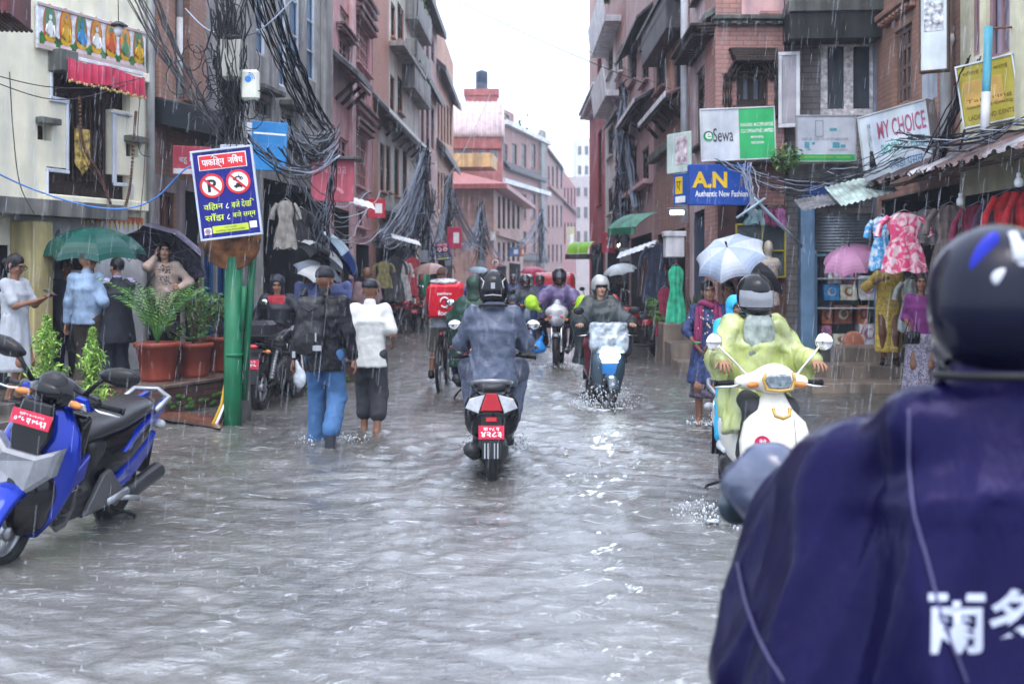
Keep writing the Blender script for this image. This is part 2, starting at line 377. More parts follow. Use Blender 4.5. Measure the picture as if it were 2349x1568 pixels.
def water():
    rows = np.concatenate([3.2*np.exp(np.arange(0, 430)*.0062), np.geomspace(48, 260, 24)]); s = np.linspace(-1, 1, 431)
    Yg = rows[:, None]+0*s[None]; Xg = s[None]*(rows[:, None]*.62+1.2)
    g = np.random.RandomState(4); Z = np.zeros_like(Xg)
    wx = Xg+.22*np.sin(Yg*1.3+Xg*.5)+.12*np.sin(Xg*2.3-Yg*.9+1); wy = Yg+.25*np.sin(Xg*1.1+.4*Yg)+.1*np.sin(Xg*3.1+Yg*1.7)
    env = .75+.35*np.sin(Xg*.55+Yg*.31+2)*np.sin(Yg*.43-Xg*.2+1)
    for i in range(64):
        lam = .06*(8 ** g.rand()); th = g.normal()*.5+1.35; k = 6.283/lam
        amp = .0072*lam*(1.2-.9*lam)*np.clip(lam*260/(Yg*1.0)/3, 0, 1)
        ph = k*(wx*math.cos(th)+wy*math.sin(th))+g.rand()*6.28+1.3*np.sin(.6*Xg+g.rand()*6)
        Z += amp*env*(1-2*np.abs(np.sin(ph/2)) ** 1.25)
    for (x0, y0, dr, st) in ((-.13, 10.0, 1, .05), (1.18, 13.4, -1, .05), (.55, 19, -1, .04), (-.95, 16, 1, .03), (2.1, 7.2, -1, .06), (-1.75, 10.4, 1, .03), (-1.4, 11.1, 1, .03), (2.35, 11.7, -1, .02)):
        d = (Yg-y0)*-dr; x = Xg-x0; r = np.hypot(x, Yg-y0)
        Z += st*np.exp(-((np.abs(x)-.12-.25*np.clip(d, 0, 9)) ** 2)/.025)*np.exp(-np.clip(d, 0, 99)/1.6)*(d > -.25)*.8
        Z += st*.35*np.sin(r*24)*np.exp(-r*1.7)+st*.16*np.sin(r*15+.8*np.sin(3*np.arctan2(x, Yg-y0)))*np.exp(-r*.55)*np.clip(r, 0, 1)
    V = np.stack([Xg, Yg, Z], -1).reshape(-1, 3); nr, nc = Xg.shape
    ii, jj = np.meshgrid(np.arange(nr-1), np.arange(nc-1), indexing='ij'); a = (ii*nc+jj).ravel(); fs = np.stack([a, a+1, a+nc+1, a+nc], 1)
    me = bpy.data.meshes.new('water'); me.vertices.add(len(V)); me.vertices.foreach_set('co', V.ravel()); me.loops.add(fs.size); me.loops.foreach_set('vertex_index', fs.ravel().astype(np.int32))
    me.polygons.add(len(fs)); me.polygons.foreach_set('loop_start', np.arange(0, fs.size, 4, dtype=np.int32)); me.update(calc_edges=True); me.polygons.foreach_set('use_smooth', [True]*len(fs))
    o = bpy.data.objects.new('water', me); COL.objects.link(o); o['kind'] = 'structure'
    wm = bpy.data.materials.new('flood_water'); wm.use_nodes = True; n = wm.node_tree.nodes; L = wm.node_tree.links; b = n['Principled BSDF']
    b.inputs['Roughness'].default_value = .05; b.inputs['IOR'].default_value = 2.0; b.inputs['Specular IOR Level'].default_value = 1
    t = n.new('ShaderNodeTexCoord')
    q = n.new('ShaderNodeTexNoise'); q.inputs['Scale'].default_value = .6; q.inputs['Detail'].default_value = 6; L.new(t.outputs['Object'], q.inputs[0])
    r = n.new('ShaderNodeValToRGB'); L.new(q.outputs['Fac'], r.inputs[0]); r.color_ramp.elements[0].position = .35; r.color_ramp.elements[0].color = (.055, .053, .048, 1); r.color_ramp.elements[1].position = .65; r.color_ramp.elements[1].color = (.125, .121, .112, 1)
    mp = n.new('ShaderNodeMapping'); mp.inputs['Scale'].default_value = (.32, 1, 1); L.new(t.outputs['Object'], mp.inputs[0])
    f = n.new('ShaderNodeTexNoise'); f.inputs['Scale'].default_value = 11; f.inputs['Detail'].default_value = 9; f.inputs['Roughness'].default_value = .72; f.inputs['Distortion'].default_value = 1.2; L.new(mp.outputs[0], f.inputs[0])
    fr = n.new('ShaderNodeValToRGB'); L.new(f.outputs['Fac'], fr.inputs[0]); fr.color_ramp.elements[0].position = .57; fr.color_ramp.elements[0].color = (0, 0, 0, 1); fr.color_ramp.elements[1].position = .72; fr.color_ramp.elements[1].color = (1, 1, 1, 1)
    mx = n.new('ShaderNodeMix'); mx.data_type = 'RGBA'; L.new(fr.outputs[0], mx.inputs[0]); L.new(r.outputs[0], mx.inputs[6]); mx.inputs[7].default_value = (.50, .52, .54, 1); L.new(mx.outputs[2], b.inputs['Base Color'])   # pale streaks: sky glints painted into the base colour, with thin foam
    n1 = n.new('ShaderNodeTexNoise'); n1.inputs['Scale'].default_value = 20; n1.inputs['Detail'].default_value = 6; n1.inputs['Roughness'].default_value = .70; L.new(mp.outputs[0], n1.inputs[0])
    v1 = n.new('ShaderNodeTexVoronoi'); v1.inputs['Scale'].default_value = 14; L.new(t.outputs['Object'], v1.inputs[0])
    vr = n.new('ShaderNodeMath'); vr.operation = 'SINE'; vm = n.new('ShaderNodeMath'); vm.operation = 'MULTIPLY'; vm.inputs[1].default_value = 26; L.new(v1.outputs['Distance'], vm.inputs[0]); L.new(vm.outputs[0], vr.inputs[0])
    am = n.new('ShaderNodeMath'); am.operation = 'MULTIPLY_ADD'; am.inputs[1].default_value = .03; L.new(vr.outputs[0], am.inputs[0]); L.new(n1.outputs['Fac'], am.inputs[2])
    bp = n.new('ShaderNodeBump'); bp.inputs['Strength'].default_value = 1; bp.inputs['Distance'].default_value = .012; L.new(am.outputs[0], bp.inputs['Height']); L.new(bp.outputs[0], b.inputs['Normal'])
    me.materials.append(wm)
water()
brick_o = brick('orange_brick', (.42, .20, .135), (.33, .16, .115), (.20, .17, .15), .3)
brick_r = brick('red_brick', (.47, .22, .19), (.38, .19, .165), (.24, .15, .14), .3)
brick_g = brick('grey_brick', (.24, .215, .21), (.19, .175, .175), (.13, .115, .11), .25, .28, .10)
brick_w = brick('wet_kerb_brick', (.17, .06, .045), (.10, .045, .035), (.05, .05, .04), .5, .2, .07)
tile = brick('red_paving', (.20, .07, .05), (.15, .06, .045), (.08, .06, .05), .3, .2, .2, .25)
# ---------------------------------------------------------------- house fronts with real openings
class Fac:
    def __init__(s, name, label, A, B, zt, mats, D=4, cat='house', parent=None, z0=-.3, group=None, cap=True):
        a = G(*A); b = G(*B); s.a = a; d = b-a; s.L = d.length; s.d = d/s.L; s.rz = math.degrees(math.atan2(d.y, d.x)); s.zt = zt; s.z0 = z0; s.D = D
        s.mats = mats if isinstance(mats, list) else [mats]; s.ops = []; s.zones = []; s.cap = cap; s.cat = cat
        if parent:
            s.o = parent.o; s.M = (Matrix.Translation(parent.a) @ Matrix.Rotation(R(parent.rz), 4, 'Z')).inverted() @ (Matrix.Translation(a) @ Matrix.Rotation(R(s.rz), 4, 'Z'))
        else: s.o = thing(name, label, cat, a, s.rz, group); s.M = None
    def B(s, mb, name, mats, parent=None, label=None):
        o = mb.build(name, mats, parent or s.o, label)
        if s.M is not None and parent is None: o.matrix_local = s.M
        return o
    def on(s, px, py, out):                 # point on the plane `out` in front of the front
        n = Vector((s.d.y, -s.d.x, 0)); a = s.a+n*out; k = (px-CX)/F; u = (k*a.y-a.x)/(s.d.x-k*s.d.y); Y = a.y+u*s.d.y; return a+s.d*u+Vector((0, 0, H+(HY-py)/F*Y))
    def u(s, px): k = (px-CX)/F; return (k*s.a.y-s.a.x)/(s.d.x-k*s.d.y)
    def z(s, px, py): Y = s.a.y+s.u(px)*s.d.y; return H+(HY-py)/F*Y
    def pt(s, u, z, out=0):                 # world point on the front
        n = Vector((s.d.y, -s.d.x, 0)); return s.a+s.d*u+n*out+Vector((0, 0, z))
    def rect(s, x0, y0, x1, y1):
        m_ = (x0+x1)/2; return s.u(x0), s.u(x1), s.z(m_, y1), s.z(m_, y0)
    def hole(s, r, dep=.2): s.ops.append((*r, dep))
    def window(s, x0, y0, x1, y1, nx=2, ny=2, fm=None, pm=None, dep=.10, fw=.05, name='window', sill=True, raw=None, bw=None, label=None, proud=0):
        r = raw or s.rect(x0, y0, x1, y1); u0, u1, z0, z1 = r; s.hole(r, dep+.05); fm = fm or wood_b; bw = bw or fw*.7
        m_ = MB(); y = dep-.03-proud; t = .05
        m_.box(((u0+u1)/2, y, z1-fw/2), (u1-u0, t, fw)); m_.box(((u0+u1)/2, y, z0+fw/2), (u1-u0, t, fw))
        for uu in (u0+fw/2, u1-fw/2): m_.box((uu, y, (z0+z1)/2), (fw, t, z1-z0-2*fw))
        for i in range(1, nx): m_.box((u0+(u1-u0)*i/nx, y, (z0+z1)/2), (bw, t*.8, z1-z0-2*fw))
        for i in range(1, ny): m_.box(((u0+u1)/2, y+.003, z0+(z1-z0)*i/ny), (u1-u0-2*fw, t*.7, bw))
        o = s.B(m_, name, fm, label=label)
        p = MB(); p.box(((u0+u1)/2, dep+.025, (z0+z1)/2), (u1-u0+.02, .02, z1-z0+.02), b=.002); p.build('pane', pm or glass, o)
        if sill:
            q = MB(); q.box(((u0+u1)/2, -.04, z0-.035), (u1-u0+.16, .16, .06)); q.build('sill', s.mats[0] if sill is True else sill, o)
        return o
    def trim(s, x0, y0, x1, y1, out, m_, name='ledge', raw=None, back=0):
        u0, u1, z0, z1 = raw or s.rect(x0, y0, x1, y1); b = MB(); b.box(((u0+u1)/2, (back-out)/2, (z0+z1)/2), (u1-u0, out+back, z1-z0)); return s.B(b, name, m_)
    def cornice(s, x0, y0, x1, y1, out, m_, steps=3, name='cornice', raw=None):
        u0, u1, z0, z1 = raw or s.rect(x0, y0, x1, y1); b = MB()
        for i in range(steps):
            k = (i+1)/steps; h = (z1-z0)/steps; b.box(((u0+u1)/2, -out*k/2, z0+h*(i+.5)), (u1-u0+out*.6*k, out*k, h*.96))
        n = max(3, int((u1-u0)/.16))
        for i in range(n): b.box((u0+(u1-u0)*(i+.5)/n, -out*.45, z0+(z1-z0)*.2), ((u1-u0)/n*.45, out*.9, (z1-z0)*.3))
        return s.B(b, name, m_)
    def eave(s, x0, x1, py, out, drop, m_=None, th=.07, struts=0, name='roof', strut_m=None, raw=None, up=0, edge=None):
        """lean-to roof: rises from its street edge back to the wall; optional diagonal struts below"""
        m_ = m_ or roofdark; out *= .32 if s.a.y > 20 else 1
        u0, u1 = (raw[0], raw[1]) if raw else (s.u(x0), s.u(x1)); zw = raw[2] if raw else s.z((x0+x1)/2, py); b = MB()
        n = max(2, int((u1-u0)/.18))
        for i in range(n):                                # courses of tile, each a shallow channel
            a0 = u0+(u1-u0)*i/n; a1 = u0+(u1-u0)*(i+1)/n; w_ = a1-a0; rr = []
            for v, zo in ((0, 0), (.25, .02), (.5, .028), (.75, .02), (1, 0)):
                rr.append([Vector((a0+w_*v, .02, zw+zo)), Vector((a0+w_*v, -out, zw-drop+zo)), Vector((a0+w_*v, -out, zw-drop-th)), Vector((a0+w_*v, .02, zw-th))])
            b.loft(rr, 0, smooth=False)
        o = s.B(b, name, m_)
        if edge: e = MB(); e.box(((u0+u1)/2, -out-.012, zw-drop-.01), (u1-u0+.05, .02, .12)); e.build('fascia', edge, o)
        if struts:
            q = MB()
            for i in range(struts):
                uu = u0+(u1-u0)*(i+.5)/struts; q.tube([(uu, -.03, zw-drop-out*.95), (uu, -out*.85, zw-drop-th)], .045, 4)
            q.tube([(u0, -out*.85, zw-drop-th-.04), (u1, -out*.85, zw-drop-th-.04)], .05, 4)
            q.build('strut', strut_m or wood_d, o)
        return o
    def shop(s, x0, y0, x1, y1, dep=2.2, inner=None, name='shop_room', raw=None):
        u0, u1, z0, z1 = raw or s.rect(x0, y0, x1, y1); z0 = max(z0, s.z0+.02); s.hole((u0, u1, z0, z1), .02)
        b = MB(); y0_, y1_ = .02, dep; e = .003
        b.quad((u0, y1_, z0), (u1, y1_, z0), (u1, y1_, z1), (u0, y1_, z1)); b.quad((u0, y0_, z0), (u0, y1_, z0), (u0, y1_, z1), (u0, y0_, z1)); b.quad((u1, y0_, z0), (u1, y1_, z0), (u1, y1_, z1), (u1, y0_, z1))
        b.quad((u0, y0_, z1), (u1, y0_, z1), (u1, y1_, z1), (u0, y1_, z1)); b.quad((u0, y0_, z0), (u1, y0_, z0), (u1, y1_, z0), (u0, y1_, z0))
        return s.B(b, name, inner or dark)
    def zone(s, x0, y0, x1, y1, mi, raw=None): s.zones.append((*(raw or s.rect(x0, y0, x1, y1)), mi))
    def finish(s, name='wall'):
        us = {0, s.L}; zs = {s.z0, s.zt}
        for o in s.ops+s.zones:
            for v in o[:2]:
                if 0 < v < s.L: us.add(v)
            for v in o[2:4]:
                if s.z0 < v < s.zt: zs.add(v)
        us = sorted(us); zs = sorted(zs); b = MB(); nu, nz = len(us)-1, len(zs)-1
        def op(i, j):
            if not (0 <= i < nu and 0 <= j < nz): return None
            c = (us[i]+us[i+1])/2, (zs[j]+zs[j+1])/2
            for o in s.ops:
                if o[0] < c[0] < o[1] and o[2] < c[1] < o[3]: return o[4]
            return None
        for i in range(nu):
            for j in range(nz):
                u0, u1, z0, z1 = us[i], us[i+1], zs[j], zs[j+1]; d = op(i, j)
                if u1-u0 < 1e-4 or z1-z0 < 1e-4: continue
                if d is None:
                    mi = 0; c = ((u0+u1)/2, (z0+z1)/2)
                    for q in s.zones:
                        if q[0] < c[0] < q[1] and q[2] < c[1] < q[3]: mi = q[4]
                    b.quad((u0, 0, z0), (u1, 0, z0), (u1, 0, z1), (u0, 0, z1), mi=mi)
                else:
                    if op(i-1, j) is None: b.quad((u0, 0, z0), (u0, d, z0), (u0, d, z1), (u0, 0, z1))
                    if op(i+1, j) is None: b.quad((u1, 0, z0), (u1, 0, z1), (u1, d, z1), (u1, d, z0))
                    if op(i, j-1) is None: b.quad((u0, 0, z0), (u1, 0, z0), (u1, d, z0), (u0, d, z0))
                    if op(i, j+1) is None: b.quad((u0, 0, z1), (u0, d, z1), (u1, d, z1), (u1, 0, z1))
        L, D, z0, z1 = s.L, s.D, s.z0, s.zt
        b.quad((0, D, z0), (0, 0, z0), (0, 0, z1), (0, D, z1)); b.quad((L, 0, z0), (L, D, z0), (L, D, z1), (L, 0, z1)); b.quad((L, D, z0), (0, D, z0), (0, D, z1), (L, D, z1))
        if s.cap: b.quad((0, 0, z1), (L, 0, z1), (L, D, z1), (0, D, z1))
        s.wall = s.B(b, name, s.mats); return s
def gdz(Y, py): return H+(HY-py)/F*Y
# --- cream house with the painted frieze
cream = mat('cream_plaster', (.74, .70, .55), .6, streak=.08, var=.08, bump=.12, bscale=9); paleblue = mat('pale_blue_trim', (.62, .66, .74), .5, streak=.3); mural = mat('white_mural_plaster', (.74, .75, .75), .6, streak=.1)
f = Fac('temple_house', 'cream plastered house with stepped dark window under a painted frieze', (-179, 12.22), (344, 15.5), 9, [cream, mural, paleblue], 5)
f.hole(f.rect(116, 160, 298, 240), .14); f.hole(f.rect(152, 200, 260, 430), .14); f.hole(f.rect(106, 392, 299, 452), .14)
f.zone(75, 512, 335, 960, 1)
u0, u1, z0, z1 = f.rect(100, 150, 300, 452); b = MB(); b.box(((u0+u1)/2, .16, (z0+z1)/2), (u1-u0+.2, .04, z1-z0+.2)); shb = f.B(b, 'window', wood_d, label='dark stepped window with carved lattice')
b = MB(); a0, a1, c0, c1 = f.rect(168, 225, 250, 418)
for i in range(9): b.box((a0+(a1-a0)*i/8,   .11, (c0+c1)/2), (.03, .05, c1-c0))
for i in range(5): b.tube([(a0+(a1-a0)*(.12+.19*i), .09, c0+q*.03) for q in range(22)], [.022+.010*math.sin(q*1.9) for q in range(22)], 6)
b.build('lattice', wood_d, shb)
f.trim(96, 455, 322, 478, .16, cream, 'sill')
for (x0, y0, x1, y1) in ((112, 224, 156, 236), (150, 232, 155, 390), (104, 388, 156, 396), (104, 388, 108, 450), (256, 262, 264, 420), (258, 420, 302, 428), (298, 424, 303, 455), (252, 258, 300, 264), (113, 166, 118, 230)):
    f.trim(x0, y0, x1, y1, .035, paleblue, 'window_trim', back=.0)
for (x0, y0, x1, y1) in ((86, 284, 118, 322), (289, 326, 317, 360)):
    wn = f.window(x0, y0, x1, y1, 1, 1, cream, dark, dep=.18, fw=.015, sill=False, name='vent_window'); f.trim(x0-6, y0-13, x1+8, y0+2, .13, slab_m, 'window_hood')
f.trim(110, 118, 152, 168, .22, slab_m, 'lintel'); f.trim(152, 150, 332, 172, .10, cream, 'lintel')
b = MB(); x = f.L-.06; b.tube([(x, -.07, 0), (x, -.07, 8.9)], .055, 10); f.B(b, 'downpipe', mat('grey_pipe', (.40, .40, .38), .4, streak=.4))
b = MB(); a0, a1, c0, c1 = f.rect(22, 535, 68, 985); b.box(((a0+a1)/2, -.2, 1.0), (a1-a0, .4, 2.5)); f.B(b, 'pillar', mat('ochre_plaster', (.50, .42, .20), .6, streak=.4))
b = MB(); a0, a1, c0, c1 = f.rect(-140, 470, 232, 505); b.box(((a0+a1)/2, -.22, (c0+c1)/2), (a1-a0, .45, .08)); b.box(((a0+a1)/2, -.45, (c0+c1)/2+.05), (a1-a0, .03, .2)); cz = (c0+c1)/2
b.tube([(a1-.3, -.02, cz-.75), (a1-.32, -.3, cz-.35), (a1-.34, -.42, cz-.06)], .02, 6); f.B(b, 'canopy', mat('grey_canopy', (.24, .23, .21), .6, streak=.5))
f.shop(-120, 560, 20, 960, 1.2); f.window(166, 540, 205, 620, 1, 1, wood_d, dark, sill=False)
# painted lotus-petal border and a standing figure on the mural wall
b = MB(); pm = mat('painted_orange', (.55, .16, .06), .6); pm2 = mat('painted_yellow', (.6, .42, .05), .6); pm3 = mat('painted_ink', (.16, .18, .22), .6); pm4 = mat('painted_blue', (.03, .13, .40), .6)
a0, a1, c0, c1 = f.rect(190, 492, 330, 520)
for i in range(13):
    uu = a0+(a1-a0)*(i+.5)/13; zz = c1-.02; w_ = (a1-a0)/13*.48
    b.add([Vector((uu+w_*math.cos(-math.pi*k/8), -.004, zz+.11*math.sin(-math.pi*k/8))) for k in range(9)], [tuple(range(9))], 0, False); b.quad((uu-w_*.4, -.008, zz-.10), (uu+w_*.4, -.008, zz-.10), (uu, -.008, zz-.2), mi=1)
uu, zz = f.u(134), f.z(134, 560)
b.tube([(uu, -.004, zz), (uu+.02, -.004, zz-.3), (uu-.05, -.004, zz-.9)], [.05, .10, .03], 6, 2); b.ell((uu, -.004, zz+.1), (.06, .006, .09), seg=8, mi=2); b.tube([(uu-.08, -.004, zz-.1), (uu-.22, -.004, zz-.42), (uu-.2, -.004, zz-.6)], .022, 5, 2)
uu = f.u(88); b.quad((uu-.05, -.004, f.z(88, 700)), (uu+.04, -.004, f.z(88, 690)), (uu+.08, -.004, f.z(88, 520)), (uu-.02, -.004, f.z(88, 520)), mi=3); uu = f.u(326); b.quad((uu-.02, -.004, f.z(320, 600)), (uu+.04, -.004, f.z(320, 600)), (uu+.04, -.004, f.z(320, 515)), (uu, -.004, f.z(320, 515)), mi=3)
f.B(b, 'mural', [pm, pm2, pm3, pm4]); temple = f.finish()
# frieze: white band with seven seated painted figures over green hills
fa, fb = f.pt(f.u(83), 0), f.pt(f.u(332), 0); fr = thing('painted_frieze', 'long painted frieze of seven haloed seated figures above the stepped window', 'painting', f.on(83, 110, .05), f.rz)
W_ = (f.on(332, 0, .05)-f.on(83, 0, .05)).xy.length; Hh = f.on(83, 2, .05).z-f.on(83, 110, .05).z
b = MB(); b.box((W_/2, 0, Hh/2), (W_, .04, Hh)); b.build('board', mat('frieze_white', (.60, .63, .68), .5, var=.25, scale=12), fr)
b = MB(); n = 60; top = [Hh*(.26+.10*abs(math.sin(i*.34+.6))+.05*math.sin(i*1.7)) for i in range(n+1)]
for i in range(n): b.quad((.03+(W_-.06)*i/n, -.024, .05), (.03+(W_-.06)*(i+1)/n, -.024, .05), (.03+(W_-.06)*(i+1)/n, -.024, top[i+1]), (.03+(W_-.06)*i/n, -.024, top[i]))
b.build('hills', mat('frieze_green', (.05, .17, .05), .55, var=.45, scale=8), fr)
b = MB(); b.box((W_/2, -.026, .03), (W_, .02, .06)); b.box((W_/2, -.026, Hh-.03), (W_, .02, .04)); b.build('border', mat('frieze_border', (.45, .36, .36), .5), fr)
pal = [mat('halo_red', (.50, .10, .04), .5), mat('halo_orange', (.55, .25, .04), .5), mat('robe_gold', (.55, .33, .03), .5), mat('skin_blue', (.05, .22, .45), .5), mat('skin_white', (.6, .62, .62), .5), mat('lotus_pink', (.6, .45, .48), .5), mat('halo_green', (.10, .22, .12), .5)]
def disc(b, cx, cz, rx, rz, y, mi, n=20): b.add([Vector((cx+rx*math.cos(6.283*k/n), y, cz+rz*math.sin(6.283*k/n))) for k in range(n)], [tuple(range(n))], mi, False)
for i in range(7):
    cx = W_*(.10+.137*i); cz = Hh*.55; b = MB(); bodycol = (4, 2, 3, 4, 0, 6, 2)[i]
    disc(b, cx, cz, .105, .27, -.026, 0); disc(b, cx, cz+.02, .085, .235, -.029, 6 if i in (0, 2, 6) else 1); disc(b, cx, cz+.13, .045, .06, -.032, 1 if i % 2 else 6)
    disc(b, cx, cz-.25, .095, .045, -.032, 5); disc(b, cx, cz-.16, .085, .06, -.035, 2); disc(b, cx, cz-.05, .05, .11, -.038, bodycol); disc(b, cx, cz+.10, .026, .036, -.041, bodycol); disc(b, cx, cz+.145, .014, .018, -.044, 3)
    b.tube([(cx-.05, -.041, cz), (cx-.075, -.041, cz-.09), (cx-.02, -.041, cz-.14)], .012, 5, bodycol); b.tube([(cx+.05, -.041, cz), (cx+.07, -.041, cz-.1), (cx+.04, -.041, cz-.16)], .012, 5, bodycol)
    b.build('painted_figure', pal, fr)
# --- brick house with tall narrow window and mossy awning
f = Fac('brick_house', 'narrow brick house with mossy black awning between the cream house and the grey one', (346, 15.55), (461, 17.75), 10, [brick_o, mat('pinkish_plaster', (.33, .27, .27), .6, streak=.4)], 5)
f.window(388, -140, 417, 222, 2, 3, mat('maroon_frame', (.10, .04, .05), .5), glass_b, sill=False, fw=.04)
f.trim(349, -140, 385, 232, .12, brick_o, 'pilaster'); f.trim(420, -140, 457, 240, .12, brick_o, 'pilaster')
b = MB(); b.tube([(f.u(388), -.16, f.z(388, 40)), (f.u(388), -.16, 9.9)], .055, 10); b.tube([(f.u(388), -.16, f.z(388, 225)), (f.u(388), -.16, f.z(388, 40))], .05, 10); f.B(b, 'downpipe', mat('pale_pipe', (.5, .5, .5), .4, streak=.3))
o = f.eave(346, 470, 250, .85, .18, mat('black_awning', (.012, .016, .022), .45, streak=.4), .35, name='awning')
b = MB(); 
for i in range(60):
    q = rnd.random(); b.ell((f.u(352)+(f.u(458)-f.u(352))*rnd.random(), -q*.8, f.z(400, 250)-.18*q/.85+.02), (.05+.06*rnd.random(), .06, .03+.035*rnd.random()), seg=7)
b.build('moss', moss, o)
f.zone(346, 410, 465, 1000, 1); f.window(366, 440, 405, 780, 2, 3, wood_b, mat('brown_door_panel', (.10, .06, .05), .5), name='door', sill=False); f.shop(425, 440, 458, 860, 1.0); f.finish(); brickhouse = f
# --- grey concrete house behind the utility pole
grey = mat('grey_render', (.335, .33, .315), .6, streak=.42, bump=.15, bscale=8)
f = Fac('concrete_house', 'stained grey concrete house with tall blue glazed strips behind the cable tangle', (463, 17.8), (755, 24.5), 11.5, [grey, mat('blue_tint_plaster', (.05, .12, .24), .6, streak=.4)], 5)
for (x0, y0, x1, y1, ny) in ((588, -160, 612, 128, 5), (640, -160, 660, 200, 5), (664, -160, 690, 160, 4), (704, -160, 726, 185, 5), (520, -160, 556, 120, 3)): f.window(x0, y0, x1, y1, 1, ny, paleblue, glass_b, sill=False, fw=.06)
for (x0, y0, x1, y1) in ((585, 228, 622, 266), (646, 264, 680, 300)): f.window(x0, y0, x1, y1, 2, 1, concrete, glass, sill=False); f.trim(x0-6, y0-26, x1+6, y0-14, .25, slab_m, 'window_hood')
f.trim(575, 330, 755, 344, .35, slab_m, 'ledge'); f.trim(470, 300, 600, 318, .3, slab_m, 'ledge'); f.trim(735, -160, 754, 330, .10, grey, 'pilaster')
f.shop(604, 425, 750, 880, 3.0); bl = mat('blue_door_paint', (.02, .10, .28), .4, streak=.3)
for i in range(4):
    x = 468+i*31; o = f.window(x, 470, x+27, 800, 1, 3, bl, mat('blue_door_panel', (.015, .06, .19), .45), name='door', sill=False, fw=.08)
f.finish(); conc = f
# --- pink house
pink = mat('pink_plaster', (.60, .31, .32), .6, streak=.2); pinkl = mat('pink_trim', (.64, .40, .40), .6, streak=.2)
f = Fac('pink_house', 'pink plastered house with brown lattice windows and stepped cornices', (757, 24.6), (853, 31), 13.5, [pink, pinkl], 5)
for (x0, y0, x1, y1) in ((816, 62, 848, 158), (811, 308, 843, 430)): f.window(x0, y0, x1, y1, 5, 4, mat('rose_lattice', (.36, .18, .17), .5), mat('rose_panel', (.26, .13, .12), .5), fw=.05, bw=.045)
f.window(818, 205, 843, 235, 3, 1, pinkl, glass); f.window(811, 476, 838, 520, 2, 1, pinkl, glass)
for (x0, y0, x1, y1) in ((779, 92, 801, 160), (777, 318, 799, 400)): f.window(x0, y0, x1, y1, 2, 3, pinkl, glass)
f.window(780, 24, 801, 78, 1, 1, pinkl, mat('cream_blind', (.6, .55, .42), .6))
for (x0, y0, x1, y1) in ((812, 36, 851, 62), (808, 244, 852, 272), (772, 70, 803, 88), (809, 282, 845, 306), (810, -10, 853, 18)): f.cornice(x0, y0, x1, y1, .22, mat('brown_cornice', (.20, .10, .10), .6, streak=.3))
f.trim(800, -100, 808, 640, .10, pinkl, 'pilaster'); f.shop(766, 480, 806, 860, 2); f.shop(812, 560, 848, 860, 2)
f.eave(760, 800, 130, 1.9, .55, roofdark, .12, struts=3, name='tile_awning'); f.finish()
# --- brick house with balconies
f = Fac('balcony_house', 'red brick house with cream balconies of plants and a long tiled lean-to', (855, 31.2), (960, 42.2), 16.5, [brick('bright_brick', (.56, .21, .13), (.44, .17, .11), (.3, .22, .18), .2), mat('cream_render', (.68, .64, .53), .6, streak=.3)], 6)
f.zone(892, -200, 975, 640, 1); f.zone(868, 330, 975, 640, 1)
for (x0, y0, x1, y1, nx) in ((897, 10, 907, 90, 1), (912, 14, 926, 100, 2), (895, 175, 905, 270, 1), (912, 180, 924, 260, 1), (872, 330, 882, 440, 1), (886, 335, 896, 440, 1), (905, 340, 915, 450, 1), (924, 345, 934, 455, 1), (942, 150, 954, 220, 2)): f.window(x0, y0, x1, y1, nx, 2, wood_d, glass)
gr = mat('balcony_plants', (.05, .11, .03), .7, var=.5)
for (x0, x1, py, out, h) in ((892, 948, 140, 1.1, .18), (922, 962, 222, 1.0, .8), (930, 965, 160, .9, .7), (930, 965, 70, 1.0, .9), (900, 962, 318, .8, .25)):
    out *= .45
    u0, u1 = f.u(x0), f.u(x1); zz = f.z((x0+x1)/2, py); b = MB(); b.box(((u0+u1)/2, -out/2, zz), (u1-u0, out, .16)); 
    if h > .3: b.box(((u0+u1)/2, -out+.04, zz+h/2), (u1-u0, .08, h)); b.box((u0+.04, -out/2, zz+h/2), (.08, out, h))
    o = f.B(b, 'balcony', mat('stained_balcony', (.30, .29, .27), .6, streak=.45))
    if h > .75:
        b = MB()
        for i in range(260):
            c = Vector((u0+(u1-u0)*rnd.random(), -out*rnd.random(), zz+h*.8+abs(rnd.gauss(0, .25)))); q = Matrix.Rotation(rnd.random()*6.28, 3, Vector((rnd.gauss(0, 1), rnd.gauss(0, 1), rnd.gauss(0, 1))).normalized()); s_ = .12
            b.add([c+q @ Vector(v) for v in ((-s_, 0, 0), (0, -s_*.4, 0), (s_, 0, 0), (0, s_*.4, 0))], [(0, 1, 2, 3)], 0, False)
        b.build('balcony_plant', gr, o)
f.eave(855, 958, 262, 1.5, .55, roofdark, .12, struts=7, name='lean_to_roof', edge=mat('pale_gutter', (.55, .56, .55), .4)); f.eave(866, 912, 470, .9, .3, roofdark, .1, struts=2, name='window_roof')
f.shop(862, 560, 955, 760, 3); f.finish()
